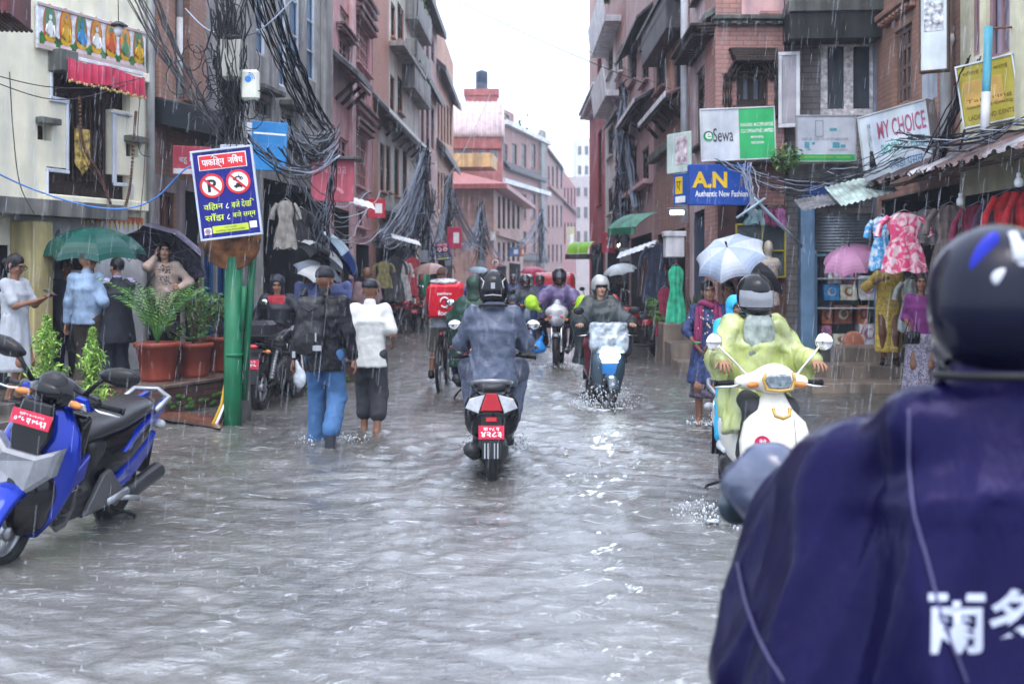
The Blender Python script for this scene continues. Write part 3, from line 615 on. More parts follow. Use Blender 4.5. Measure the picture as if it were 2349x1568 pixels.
# --- two tall brown-pink houses
tan = mat('salmon_plaster', (.52, .34, .32), .65, streak=.3); orange = mat('orange_plaster', (.56, .31, .21), .65, streak=.3)
f = Fac('tall_house', 'tall mauve house with two dark overhanging cornices beside the balcony house', (961, 42.4), (1001, 50), 14.2, [tan], 6)
for k, (y0, y1) in enumerate(((75, 130), (235, 330), (420, 500))):
    for i in range(3): x = 966+i*11.5; f.window(x, y0+i*6, x+7, y1+i*6, 1, 2, wood_b, glass_b, sill=False)
f.eave(958, 1003, 6, 1.4, .3, roofdark, .3, name='cornice_roof'); f.eave(958, 1003, 180, 1.0, .3, roofdark, .25, name='cornice_roof'); f.shop(966, 560, 998, 700, 3); f.finish()
f = Fac('tall_house', 'orange brown house with rows of dark windows and a sloping parapet', (1001, 50.1), (1040, 62), 13.6, [orange], 6)
for k, (y0, y1) in enumerate(((235, 322), (395, 480), (540, 590))):
    for i in range(5): x = 1004+i*7; f.window(x, y0+i*3, x+4.6, y1+i*3, 1, 2, wood_b, glass, sill=False)
f.eave(1001, 1040, 180, 1.4, .4, roofdark, .3, name='cornice_roof'); f.eave(1001, 1040, 345, 1.3, .4, roofdark, .3, name='cornice_roof'); f.shop(1004, 580, 1038, 680, 3); f.finish()
# --- houses closing the street
redroof = mat('red_sheet_roof', (.34, .10, .09), .4, streak=.2); peach = mat('peach_plaster', (.40, .25, .21), .65, streak=.25)
f = Fac('hip_roof_house', 'peach corner house with red hipped roof where the street bends', (1133, 66), (1200, 85), gdz(66, 424), [peach], 6)
f2 = Fac('', '', (960, 66.9), (1132.9, 66), gdz(66, 424), [peach], .6, parent=f, cap=False)
for x in (1052, 1080, 1106): f2.window(x, 470, x+16, 530, 2, 2, wood_b, mat('peach_panel', (.40, .24, .22), .6)); 
f2.trim(1030, 545, 1133, 552, .3, peach, 'string_course'); f2.shop(1045, 600, 1122, 690, 2); f2.finish()
for x in (1142, 1153, 1164, 1175, 1186): f.window(x, 450, x+6, 525, 1, 2, wood_d, glass, sill=False); f.window(x, 555, x+6, 600, 1, 2, wood_d, glass, sill=False)
f.trim(1135, 540, 1199, 550, .3, peach, 'string_course'); f.shop(1138, 608, 1162, 690, 2); f.shop(1168, 604, 1194, 690, 2); f.finish()
b = MB(); L = f.L; zt = gdz(66, 424); e = [(-1.0, -.9, zt), (L+.8, -.9, zt), (L+.8, 6.5, zt), (-1.0, 6.5, zt)]; r1, r2 = (4.2, 2.9, zt+1.25), (L-3, 2.9, zt+1.25)
b.quad(e[0], e[1], r2, r1); b.quad(e[1], e[2], r2); b.quad(e[2], e[3], r1, r2); b.quad(e[3], e[0], r1); b.quad(*[Vector(q)-Vector((0, 0, .28)) for q in e[::-1]])
for i in range(4): p, q = Vector(e[i]), Vector(e[(i+1) % 4]); b.quad(p, q, q-Vector((0, 0, .28)), p-Vector((0, 0, .28)))
b.build('hip_roof', redroof, f.o)
b = MB(); zt2 = gdz(75, 372); b.box((7, 3, zt2-.2), (3, 4.4, .9)); b.build('terrace_wall', mat('ochre_terrace', (.55, .36, .16), .6, streak=.3), f.o)
f = Fac('barrel_roof_house', 'house under a ribbed pink barrel roof with a red balcony band', (1000, 76), (1152, 76), gdz(76, 330), [mat('dull_red_wall', (.42, .16, .15), .6, streak=.3)], 7)
for x in (1040, 1066, 1096, 1124): f.window(x, 345, x+18, 372, 2, 1, white_p, glass_b, sill=False)
f.trim(1000, 314, 1150, 342, .4, redroof, 'balcony_band'); f.finish(); L = f.L; zt = gdz(76, 316); b = MB(); nb = 14; hh = gdz(76, 213)-zt
prof = [(-.5+5.0*(1-math.cos(math.pi*i/28))*1.0, zt+hh*math.sin(math.pi*i/28)) for i in range(0, 25)]
b.loft([[Vector((u, y, z)) for (y, z) in prof]+[Vector((u, 4.5, zt-.02))] for u in (-.2, L+.1)], 0)
b.build('barrel_roof', mat('pink_metal_roof', (.56, .43, .43), .35, streak=.15), f.o); q = MB()
for i in range(nb): u = -.1+(L+.1)*i/(nb-1); q.tube([Vector((u, y-.03, z+.03)) for (y, z) in prof], .035, 4)
q.build('roof_rib', mat('roof_rib_white', (.70, .60, .60), .4), f.o)
tz = gdz(82, 213); t = thing('water_tank', 'black cylindrical water tank against the white sky above the barrel roof', 'water tank', G(1105, 81)+Vector((0, 0, tz+.02)))
b = MB(); b.lathe([(0, 0), (.46, 0), (.47, .06), (.44, .1), (.45, .5), (.43, .52), (.45, .55), (.45, 1.3), (.42, 1.36), (.2, 1.45), (.12, 1.46), (.12, 1.5), (0, 1.5)], seg=24); b.build('tank', mat('tank_plastic', (.015, .03, .06), .4), t)
b = MB(); b.box((0, 0, -.25), (2.6, 1.6, .5)); b.box((0, 0, -1.6), (2.4, 1.4, 2.6)); b.build('tank_stand', redroof, t)
def far_house(name, label, A, B, py, wall, rows, cols, D=7, fm=None, extra=None, side=None):
    Ym = (A[1]+B[1])/2; f = Fac(name, label, A, B, gdz(A[1], py), wall, D)
    for (y0, y1) in rows:
        for i in range(cols):
            w_ = (B[0]-A[0])/cols; x = A[0]+w_*(i+.25); f.window(x, y0, x+w_*.5, y1, 2, 2, fm or wood_b, glass, sill=True, fw=.07)
    if extra: extra(f)
    f.finish(); return f
def ex1(f):
    f.trim(1152, 300, 1255, 310, .5, white_p, 'floor_slab'); f.trim(1236, 300, 1246, 690, .3, concrete, 'column'); f.trim(1150, 425, 1256, 435, .4, white_p, 'floor_slab')
    b = MB(); 
    for i in range(300):
        c = Vector((rnd.random()*f.L, .3+2*rnd.random(), f.zt+abs(rnd.gauss(0, .5)))); q = Matrix.Rotation(rnd.random()*6.28, 3, Vector((rnd.gauss(0, 1), rnd.gauss(0, 1), rnd.gauss(0, 1))).normalized()); s_ = .3
        b.add([c+q @ Vector(v) for v in ((-s_, 0, 0), (0, -s_*.5, 0), (s_, 0, 0), (0, s_*.5, 0))], [(0, 1, 2, 3)], 0, False)
    f.B(b, 'terrace_plants', gr); f.eave(1158, 1250, 385, 1.5, .6, roofdark, .2, name='awning'); f.eave(1165, 1250, 580, 1.5, .5, roofdark, .2, name='awning')
f = far_house('terrace_house', 'brick house with white slab edges and plants on its roof terrace', (1148, 92), (1256, 108), 280, [brick_r], ((330, 385), (445, 500), (530, 580)), 5, extra=ex1)
b = MB(); u0, u1 = f.u(1160), f.u(1215); b.box(((u0+u1)/2, 3, f.zt+1.0), (u1-u0, 3, 2.2)); f.B(b, 'roof_room', brick_r)
far_house('row_house', 'red brick row house left of the far gap with many small windows', (1254, 112), (1292, 135), 330, [brick_r], ((380, 430), (470, 520), (560, 600)), 4, extra=lambda f: (f.eave(1254, 1292, 362, 1.2, .4, name='roof'), f.trim(1254, 440, 1292, 446, .4, peach, 'string_course')))
far_house('row_house', 'red plastered row house at the far end beside the pale gap', (1292, 136), (1322, 165), 390, [mat('dull_red_far', (.36, .13, .13), .6)], ((430, 470), (510, 560)), 4, extra=lambda f: f.eave(1290, 1322, 470, 1.5, .5, name='roof'))
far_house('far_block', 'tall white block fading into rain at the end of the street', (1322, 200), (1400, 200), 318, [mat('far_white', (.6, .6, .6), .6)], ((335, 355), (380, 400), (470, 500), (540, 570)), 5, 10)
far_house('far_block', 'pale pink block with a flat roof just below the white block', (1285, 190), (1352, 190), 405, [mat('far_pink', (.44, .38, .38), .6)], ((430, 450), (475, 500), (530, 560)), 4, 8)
# --- right side, far to near
f = Fac('red_house', 'tall house with a plain crimson end wall closing the right side of the street', (1352, 50), (1388, 42), gdz(50, -60), [mat('crimson_wall', (.40, .055, .07), .6, streak=.15), brick_r], 6)
f.zone(1352, -200, 1388, 240, 1); f.window(1372, 300, 1380, 470, 1, 3, wood_d, glass); f.window(1370, 60, 1380, 180, 2, 3, wood_d, glass); f.shop(1356, 560, 1384, 690, 3)
f.cornice(1352, 225, 1388, 243, .5, white_p); f.finish()
f = Fac('white_balcony_house', 'white and brick house with slanted white balconies next to the crimson wall', (1388, 41.8), (1437, 34), gdz(41, -120), [mat('dirty_white', (.70, .67, .65), .6, streak=.2), brick_r], 6)
f.zone(1412, -300, 1437, 640, 1); f.zone(1388, -300, 1437, 70, 1)
for (y0, y1) in ((112, 172), (290, 360), (430, 490)): f.window(1394, y0, 1406, y1, 3, 4, wood_d, glass, fw=.06); f.window(1416, y0, 1428, y1, 2, 3, wood_d, glass)
for (x0, x1, py, out) in ((1388, 1425, 85, .55), (1388, 1420, 240, .45)):
    u0, u1 = f.u(x0), f.u(x1); zz = f.z((x0+x1)/2, py); b = MB(); b.box(((u0+u1)/2, -out/2, zz), (u1-u0, out, .2)); b.loft([[Vector((u, -out*.9, zz)), Vector((u, -out*1.15, zz+.95)), Vector((u, -out*1.22, zz+.95)), Vector((u, -out, zz-.05))] for u in (u0, u1)], 0, smooth=False); f.B(b, 'balcony', white_p)
f.eave(1405, 1437, 250, 1.2, .4, name='roof'); f.shop(1392, 570, 1432, 720, 3); f.finish()
f = Fac('brick_house', 'mauve brick house with dark lean-to roofs beyond the carved window house', (1438, 33.8), (1500, 27), 14, [brick('mauve_brick', (.46, .27, .26), (.38, .23, .22), (.3, .22, .22), .2), pinkl], 6)
for (y0, y1) in ((70, 190), (330, 420)): f.window(1446, y0, 1460, y1, 2, 4, wood_d, glass); f.window(1472, y0+10, 1488, y1, 2, 4, wood_d, glass)
f.trim(1440, 430, 1498, 440, .25, pinkl, 'string_course'); f.eave(1440, 1498, 60, 1.3, .4, name='roof'); f.eave(1450, 1500, 235, 1.5, .3, struts=3, name='lean_to_roof', edge=white_p); f.shop(1446, 540, 1495, 760, 3); f.finish()
f = Fac('brick_house', 'dark house with projecting boxed windows and corrugated hoods behind the white pipe', (1501, 26.9), (1576, 21.9), 13, [brick('old_brick', (.42, .21, .17), (.28, .15, .12), (.2, .15, .13), .35), orange], 6)
f.zone(1528, 90, 1545, 230, 1); f.window(1506, 120, 1527, 205, 1, 1, wood_d, glass_b); f.window(1547, 95, 1572, 220, 2, 1, wood_d, glass_b, fw=.07)
f.cornice(1503, 25, 1574, 70, .45, roofdark, 4); f.eave(1504, 1574, 232, 1.3, .18, mat('red_edge_roof', (.12, .05, .05), .5), .05, struts=4, name='hood_roof', edge=white_p)
u0, u1, z0, z1 = f.rect(1510, 20, 1574, 110); b = MB(); b.box(((u0+u1)/2, -.2, (z0+z1)/2), (u1-u0, .4, z1-z0)); f.B(b, 'box_window', roofdark)
f.trim(1503, 330, 1574, 350, .2, slab_m, 'ledge'); f.shop(1508, 530, 1572, 800, 3, mat('maroon_room', (.05, .02, .025), .8)); f.finish()
# --- carved-window brick house at the corner
f = Fac('carved_window_house', 'pink brick corner house with black carved arched window above the green sign', (1641, 17.7), (1799, 17.72), 10.5, [brick_r, pinkl], .9)
f2 = Fac('', '', (1582, 20.8), (1640.6, 17.72), 10.5, [mat('rose_white_plaster', (.55, .42, .42), .6, streak=.3)], .28, parent=f)
for (y0, y1) in ((150, 330), (-130, -20)): f2.window(1596, y0, 1628, y1, 3, 5, wood_d, dark, fw=.12, sill=wood_d)
f2.cornice(1588, 92, 1638, 118, .4, wood_d, 4); f2.eave(1582, 1641, 60, .5, .1, slab_m, .1); b = MB(); b.tube([(.02, -.1, 2.6), (.02, -.1, 10.4)], .075, 12); f2.B(b, 'white_pipe', white_p); f2.shop(1590, 480, 1632, 840, 1.8, mat('blue_gray_room', (.05, .07, .11), .7)); f2.finish()
f.window(1690, 132, 1762, 244, 2, 1, wood_d, mat('cool_glass', (.16, .20, .26), .1), dep=.16, fw=.13, name='carved_window', sill=wood_d)
u0, u1, z0, z1 = f.rect(1676, 112, 1776, 170); b = MB(); uc = (u0+u1)/2
for i in range(5): b.box((uc, -.05-.02*i, z1-.05*i-.02), ((u1-u0)*(1.1-.05*i), .10+.04*i, .045))
for rr in (.30, .36, .42): b.tube([(uc+rr*math.cos(math.pi*k/14), -.05, z0-.12+rr*math.sin(math.pi*k/14)) for k in range(15)], .025, 6)
for sx in (-1, 1):
    for dx in (.38, .46): b.tube([(uc+sx*dx, -.05, z0-.72+q*.06) for q in range(13)], [.03+.012*math.sin(q*1.7) for q in range(13)], 6)
for i in range(16):
    for j in range(3): b.ell((u0+(u1-u0)*(i+.5)/16, -.03, z1-.30-.09*j), (.022, .02, .03), seg=6)
f.B(b, 'window_carving', wood_d)
f.cornice(1641, 38, 1798, 60, .16, slab_m, 2); f.trim(1700, -60, 1796, 36, .05, pinkl, 'panel'); f.window(1752, -10, 1775, 28, 2, 2, wood_d, dark)
f.trim(1640, 368, 1799, 378, .3, slab_m, 'ledge'); f.shop(1648, 470, 1795, 850, .85, mat('shop_blue_dark', (.03, .04, .06), .7)); f.trim(1646, 470, 1690, 850, .04, mat('brown_marble', (.10, .05, .045), .35, var=.3), 'column'); f.trim(1760, 470, 1800, 850, .1, wood_b, 'column'); f.finish(); corner = f
# --- grey brick house
f = Fac('grey_brick_house', 'grey brick house with wide peeling white window and black slab over it', (1801, 17.85), (2011, 17.75), 10.5, [brick_g, mat('grey_tile', (.2, .2, .2), .5)], 4)
f.window(1882, 92, 2010, 266, 2, 1, mat('peeling_white', (.74, .70, .70), .6, var=.35, scale=14), mat('net_glass', (.10, .12, .14), .12, streak=.3), dep=.05, fw=.11, bw=.15, proud=.03)
f.eave(1792, 2009, 44, .75, .05, mat('black_slab', (.03, .032, .033), .6, streak=.5), .42, name='canopy_slab'); f.trim(1790, 26, 2009, 52, .80, slab_m, 'canopy_edge')
b = MB(); b.tube([(f.L-.02, -.1, 2.2), (f.L-.02, -.1, 10.4)], .065, 12); f.B(b, 'downpipe', mat('lilac_pipe', (.42, .43, .50), .4, streak=.3))
f.shop(1858, 490, 2012, 830, 1.6, mat('shop_wall', (.18, .2, .23), .7)); u0, u1, z0, z1 = f.rect(1830, 448, 1862, 850)
skyb = mat('sky_blue_paint', (.17, .30, .47), .45, streak=.25); b = MB(); b.box(((u0+u1)/2, -.13, (z0+z1)/2), (u1-u0, .26, z1-z0)); f.B(b, 'blue_pillar', skyb)
f.trim(1848, 425, 1965, 468, .25, mat('royal_blue_beam', (.02, .10, .42), .45), 'beam'); f.trim(1801, 380, 2010, 420, .35, slab_m, 'ledge')
sh = MB(); u0, u1, z0, z1 = f.rect(1864, 488, 2012, 580); ns = 13
for i in range(ns): zz = z0+(z1-z0)*i/ns; sh.tube([(u0, .05, zz+.03), (u1, .05, zz+.03)], (z1-z0)/ns*.55, 8)
f.B(sh, 'roller_shutter', mat('shutter_grey', (.26, .30, .34), .4, metal=.4, streak=.25)); u0, u1, z0, z1 = f.rect(1862, 575, 1872, 800); b = MB(); b.box(((u0+u1)/2, -.03, (z0+z1)/2), (u1-u0, .08, z1-z0)); f.B(b, 'door_post', mat('mint_paint', (.40, .58, .52), .45))
f.trim(1862, 800, 2012, 880, .1, slab_m, 'plinth'); f.finish(); greyb = f
# open casement on the corner between both houses
t = thing('window_casement', 'white framed frosted casement standing open beside the grey brick wall', 'window', corner.pt(corner.u(1781), corner.z(1800, 296), .12), -14)
w_, h_ = .34, 1.22; b = MB()
for (c, s_) in (((w_/2, 0, .03), (w_, .045, .06)), ((w_/2, 0, h_-.03), (w_, .045, .06)), ((.03, 0, h_/2), (.06, .045, h_-.12)), ((w_-.03, 0, h_/2), (.06, .045, h_-.12))): b.box(c, s_)
b.build('frame', white_p, t); b = MB(); b.box((w_/2, .005, h_/2), (w_-.1, .01, h_-.1), b=.001); b.build('pane', mat('frosted_glass', (.36, .34, .37), .25, var=.2), t)
# --- near right brick and cream houses
f = Fac('brick_house', 'orange brick house with brown lattice window behind the hanging shop signs', (2012, 17.3), (2203, 13.8), 10, [brick_o, mat('blue_white_plaster', (.50, .54, .60), .6, streak=.3)], 4)
f.window(2052, 62, 2092, 242, 4, 4, mat('brown_lattice', (.15, .10, .085), .55), mat('brown_board', (.08, .055, .05), .6), fw=.08, bw=.06); f.cornice(2030, 10, 2100, 40, .15, brick_o, 2); f.zone(2115, 165, 2150, 230, 1)
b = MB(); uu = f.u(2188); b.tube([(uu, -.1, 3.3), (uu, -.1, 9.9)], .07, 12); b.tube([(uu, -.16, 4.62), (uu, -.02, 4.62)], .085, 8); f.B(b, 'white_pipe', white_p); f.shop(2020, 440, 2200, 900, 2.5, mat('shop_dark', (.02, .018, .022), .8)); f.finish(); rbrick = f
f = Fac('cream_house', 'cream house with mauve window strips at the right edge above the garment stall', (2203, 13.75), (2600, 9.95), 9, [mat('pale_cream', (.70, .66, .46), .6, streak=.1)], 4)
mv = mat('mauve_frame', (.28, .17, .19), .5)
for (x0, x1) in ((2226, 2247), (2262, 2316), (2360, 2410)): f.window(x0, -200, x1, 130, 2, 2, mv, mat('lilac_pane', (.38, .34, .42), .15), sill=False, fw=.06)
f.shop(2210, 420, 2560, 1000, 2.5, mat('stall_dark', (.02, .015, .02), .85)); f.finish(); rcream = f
# ---------------------------------------------------------------- signs
def sign(name, label, x0, y0, x1, y1, Y, col, rz=0, roll=0, th=.06, cat='sign', frame=None, w_=None, rough=.3, group=None):
    c = P((x0+x1)/2, (y0+y1)/2, Y); wd = w_ or (x1-x0)/F*Y/math.cos(R(rz)); h = (y1-y0)/F*Y
    t = thing(name, label, cat, c, rz, group, ry=roll); m_ = col if not isinstance(col, tuple) else mat(name+'_'+'%02d%02d%02d' % tuple(int(q*99) for q in col), col, rough, streak=.12)
    b = MB(); b.box((0, 0, 0), (wd, th, h), b=.006); b.build('panel', m_, t)
    if frame is not None:
        b = MB(); q = .022
        for s_ in (-1, 1): b.box((0, -.004, s_*h/2), (wd+q, th+.02, q)); b.box((s_*wd/2, -.004, 0), (q, th+.02, h-q))
        b.build('frame', frame, t)
    return t, wd, h, -th/2-.003
ink = mat('black_ink', (.02, .02, .025), .5); whi = mat('white_ink', (.78, .79, .80), .4); red = mat('sign_red', (.62, .03, .035), .35); yel = mat('sign_yellow', (.72, .47, .02), .4); grn = mat('sign_green', (.03, .40, .13), .35); tealink = mat('teal_ink', (.04, .34, .30), .4); lime = mat('lime_ink', (.50, .62, .05), .4); alu = mat('aluminium_edge', (.5, .52, .54), .35, metal=.6)
def plate(t, name, c, sz, m_): b = MB(); b.box(c, sz, b=.002); return b.build(name, m_, t)
def ring(b, cx, cz, r0, r1, y, mi=0, n=28, a0=0, a1=6.2832):
    V = []
    for k in range(n+1):
        a = a0+(a1-a0)*k/n; V += [Vector((cx+r0*math.cos(a), y, cz+r0*math.sin(a))), Vector((cx+r1*math.cos(a), y, cz+r1*math.sin(a)))]
    b.add(V, [(2*k, 2*k+1, 2*k+3, 2*k+2) for k in range(n)], mi, False)
def noparking(name, label, x0, y0, x1, y1, Y, rz, roll, full=True, group=None):
    t, W, Hh, y = sign(name, label, x0, y0, x1, y1, Y, (.008, .010, .19), rz, roll, .025, frame=mat('pale_edge', (.45, .5, .6), .4) if full else None, group=group)
    sx = W/.59; q = plate(t, 'header', (0, y, Hh*.365), (W*.80, .006, Hh*.175), whi); plate(q, 'header_field', (0, y-.004, Hh*.365), (W*.77, .006, Hh*.155), red)
    text('पाकिङ्ग  निषेध', t, (0, y-.010, Hh*.360), W*.68, Hh*.125, whi, bold=.012)
    b = MB(); cx, cz = -W*.15, Hh*.425; b.tube([(cx-.02*sx, y-.012, cz-.012), (cx, y-.012, cz+.006), (cx+.02*sx, y-.012, cz-.008)], .005*sx, 5); b.build('lettering', whi, t)
    for cx in (-W*.22, W*.22):
        cz = Hh*.10+.014*(cx > 0); b = MB(); disc(b, cx, cz, W*.17, W*.17, y-.003, 0, 28); ring(b, cx, cz, W*.165, W*.205, y-.006, 1)
        if cx > 0:                                        # motorcycle above a car
            s_ = W*.05
            for q_ in (-1.1, 1.1): ring(b, cx+q_*s_, cz+s_*1.0, s_*.35, s_*.6, y-.005, 2, 14)
            b.tube([(cx-1.1*s_, y-.005, cz+s_), (cx-.4*s_, y-.005, cz+1.7*s_), (cx+.6*s_, y-.005, cz+1.5*s_), (cx+1.1*s_, y-.005, cz+s_)], s_*.22, 5, 2); b.tube([(cx+.6*s_, y-.005, cz+1.5*s_), (cx+.3*s_, y-.005, cz+2.2*s_)], s_*.14, 5, 2)
            b.add([Vector((cx+u*s_, y-.005, cz+v*s_)) for u, v in ((-1.5, -1.9), (-1.5, -1.2), (-1, -1.1), (-.7, -.5), (.7, -.5), (1, -1.1), (1.5, -1.2), (1.5, -1.9), (1, -1.9), (1, -2.2), (.6, -2.2), (.6, -1.9), (-.6, -1.9), (-.6, -2.2), (-1, -2.2), (-1, -1.9))], [tuple(range(16))], 2, False)
        a = R(-45); k = W*.175; dx, dz = math.cos(a), math.sin(a); wn = W*.017
        b.quad(*[Vector((cx+dx*k*i-dz*wn*j, y-.009, cz+dz*k*i+dx*wn*j)) for i, j in ((-1, -1), (1, -1), (1, 1), (-1, 1))], mi=1); b.build('prohibition_symbol', [whi, red, ink], t)
        if cx < 0: text('P', t, (cx, y-.0045, cz), W*.15, W*.21, ink, bold=.03, depth=0)
    for i, (s_, e, w1) in enumerate((('विहान', 'बजे देखि', -.27), ('साँझ', 'बजे सम्म', -.27))):
        zz = -Hh*(.135+.125*i); text(s_, t, (-W*.24, y-.004, zz), W*.32, Hh*.095, lime, bold=.01); text('८', t, (-W*.01, y-.004, zz-.008), W*.05, Hh*.06, whi, bold=.01); text(e, t, (W*.25, y-.004, zz), W*.38, Hh*.095, lime, bold=.01)
    plate(t, 'footer', (0, y, -Hh*.40), (W*.60, .005, Hh*.08), lime); text('नगर प्रहरी', t, (0, y-.005, -Hh*.385), W*.2, Hh*.022, ink); text('ललितपुर महानगरपालिका', t, (0, y-.005, -Hh*.418), W*.5, Hh*.026, ink)
    q = plate(t, 'emblem', (-W*.38, y, -Hh*.41), (W*.12, .005, Hh*.075), whi); b = MB(); ring(b, -W*.38, -Hh*.41, W*.03, W*.045, y-.006, 0, 16); disc(b, -W*.38, -Hh*.41, W*.026, W*.02, y-.006, 1, 12); b.build('emblem_mark', [red, mat('emblem_blue', (.05, .25, .5), .4)], q)
    plate(t, 'notice', (W*.38, y, -Hh*.385), (W*.12, .005, Hh*.075), whi); return t
noparking('no_parking_sign', 'blue no parking board tilted on the thick green pole', 452, 342, 588, 544, 11.45, 4, -7)
noparking('no_parking_sign', 'small distant blue no parking board beyond the brown umbrella', 1000, 556, 1030, 597, 36, 0, -4, full=False)
t, W, h, y = sign('shop_sign', 'white and green cooperative signboard in front of the carved window', 1608, 249, 1776, 367, 16.9, (.58, .61, .65), -2, -2, frame=alu)
plate(t, 'green_field', (W*.255, y, 0), (W*.475, .005, h*.97), grn); b = MB(); b.lathe([(0, 0), (.078, 0), (.078, .006)], (-W*.40, y, -h*.02), rot(90), 24); b.build('emblem', grn, t)
text('e', t, (-W*.40, y-.012, -h*.015), .10, .10, whi, bold=.02); text('Sewa', t, (-W*.20, y-.003, -h*.005), W*.27, h*.26, ink)
for s_, zz, w_, hh in (('NAGARIK MULTIPURPOSE', .17, .44, .07), ('CO-OPERATIVE LIMITED', .05, .44, .07), ('MAHAPAL', -.07, .17, .05), ('9802301054', -.18, .17, .05)): text(s_, t, (W*.26, y-.007, h*zz), W*w_, h*hh, whi, bold=.008)
t, W, h, y = sign('shop_sign', 'deep blue shop sign with big yellow letters under the green cooperative board', 1578, 378, 1722, 471, 16.7, (.012, .07, .36), 2, 0, .12, rough=.35)
text('A.N', t, (-W*.17, y-.008, h*.12), W*.56, h*.40, yel, bold=.035, depth=.02); text('. F.', t, (W*.33, y-.008, h*.05), W*.2, h*.2, mat('rusted_letter', (.16, .12, .05), .6), bold=.02); text('Authentic New Fashion', t, (W*.02, y-.004, -h*.22), W*.84, h*.15, whi, bold=.015)
t, W, h, y = sign('side_sign', 'narrow blue sign with yellow lettering seen edge on at the house corner', 1553, 398, 1578, 470, 17.2, (.02, .09, .36), -62, 0, .08); plate(t, 'yellow_field', (-W*.1, y, h*.12), (W*.5, .006, h*.55), yel); text('ए', t, (-W*.1, y-.006, h*.1), W*.3, h*.3, ink); plate(t, 'white_field', (0, y, -h*.33), (W*.7, .006, h*.2), whi)
t, W, h, y = sign('banner', 'pale green slanted banner at the corner left of the cooperative board', 1536, 305, 1580, 396, 17.6, (.52, .62, .56), -58, 0, .03); plate(t, 'printed_field', (W*.12, y, h*.05), (W*.5, .004, h*.7), mat('pink_print', (.58, .48, .52), .5, var=.5, scale=9))
t, W, h, y = sign('shop_sign', 'white stabilizer signboard with green footer below the wide white window', 1827, 266, 1961, 371, 17.2, (.56, .60, .66), 0, 0, frame=alu)
plate(t, 'footer', (0, y, -h*.42), (W*.98, .005, h*.15), grn); text('SERVO VOLTAGE STABILIZER', t, (-W*.02, y-.003, -h*.01), W*.8, h*.055, mat('grey_ink', (.22, .24, .27), .5)); text('JAPAN ENERGY & ELECTRICAL  Phone: 5534647', t, (0, y-.007, -h*.41), W*.85, h*.05, lime, bold=.01); text('UPS', t, (-W*.3, y-.003, -h*.24), W*.08, h*.03, ink); text('TRANSFORMERS', t, (W*.2, y-.003, -h*.25), W*.33, h*.03, mat('grey_ink', (.2, .2, .2)))
b = MB(); bl_ = mat('picture_teal', (.08, .33, .40), .5)
for (cx, cz, ww, hh) in ((-.33, -.14, .08, .13), (-.22, -.10, .05, .05), (.17, -.14, .12, .12), (.29, -.16, .08, .06), (.12, .20, .12, .06)): b.box((W*cx, y, h*cz), (W*ww, .005, h*hh), b=.001)
b.build('picture', bl_, t); b = MB(); cx = -W*.12
for s_ in (-1, 1): b.box((cx+s_*W*.065, y, h*.22), (.008, .005, h*.34)); b.box((cx, y, h*(.22+s_*.17)), (W*.13, .005, .008))
b.build('outline_drawing', mat('grey_ink', (.2, .2, .2)), t)
t, W, h, y = sign('shop_sign', 'weathered white box sign with faded red lettering above the corrugated awning', 2014, 250, 2112, 402, 14.6, (.60, .66, .70), -50, -8, .22, frame=alu, w_=1.0)
text('MY CHOICE', t, (W*.12, y-.003, h*.22), W*.70, h*.27, mat('faded_red', (.38, .10, .17), .6), bold=.015); text('SHOPPING CENTER', t, (W*.12, y-.003, -h*.08), W*.66, h*.16, tealink, bold=.015); text('कपडा पसल', t, (W*.12, y-.003, -h*.34), W*.5, h*.13, mat('faded_blue', (.05, .2, .45), .5)); text('L A D I E S', t, (-W*.36, y-.003, h*.12), W*.06, h*.5, ink); b = MB(); b.tube([(-W*.36, y, -h*.3), (-W*.36, y, -h*.12)], [.05, .03], 8); b.ell((-W*.36, y, -h*.09), (.025, .01, .03)); b.build('figure_drawing', ink, t)
t, W, h, y = sign('shop_sign', 'yellow painted board behind the turquoise pipe on the cream house', 2230, 140, 2308, 284, 12.5, (.44, .36, .04), -38, -8, .10, w_=.62, frame=alu)
for i, s_ in enumerate(('सिलाई तथा कटाई', 'Tailoring', 'Stitching & Cutting', 'LADIES AND GENTS')): text(s_, t, (0, y-.003, h*(.36-.0*i-(.0, .46, .56, .72)[i])), W*.8, h*.075, mat('brown_ink', (.16, .08, .01), .6))
plate(t, 'print', (-W*.08, y, h*.02), (W*.7, .004, h*.42), mat('orange_print', (.58, .36, .09), .5, var=.3))
t, W, h, y = sign('hanging_sign', 'tall white bleached board hanging against the brick wall at top right', 2118, -60, 2170, 164, 13.6, (.66, .72, .74), -30, 0, .14, frame=mat('rusty_edge', (.10, .06, .04), .7)); plate(t, 'faded_print', (0, y, h*.2), (W*.7, .003, h*.6), mat('faded_print', (.6, .62, .66), .6, var=.6, scale=14))
t, W, h, y = sign('shop_sign', 'plain bright blue signboard behind the fan of cables', 578, 280, 657, 392, 13.9, (.03, .22, .52), 12, 3, .05); plate(t, 'faded_stripe', (0, y, h*.25), (W*.9, .004, h*.04), whi); text('स्पोर्टस', t, (0, y-.003, h*.02), W*.6, h*.12, mat('pale_blue_ink', (.10, .3, .58), .5))
t, W, h, y = sign('shop_sign', 'white narrow board left of the plain blue signboard', 556, 282, 579, 372, 14.1, (.55, .60, .66), 8, 3, .05); b = MB(); [b.box((0, y, h*q), (W*.7, .004, .012)) for q in (-.3, -.1, .1, .3)]; b.build('print', ink, t)
t, W, h, y = sign('awning_sign', 'slanted red awning sign behind the blue no parking board', 402, 336, 480, 402, 14.4, (.34, .04, .06), 25, 0, .04); plate(t, 'white_stripe', (0, y, -h*.38), (W*.98, .004, h*.18), mat('dull_white', (.45, .42, .44), .6)); text('बहु मि', t, (-W*.1, y-.003, h*.02), W*.5, h*.3, mat('dull_white', (.45, .42, .44)))
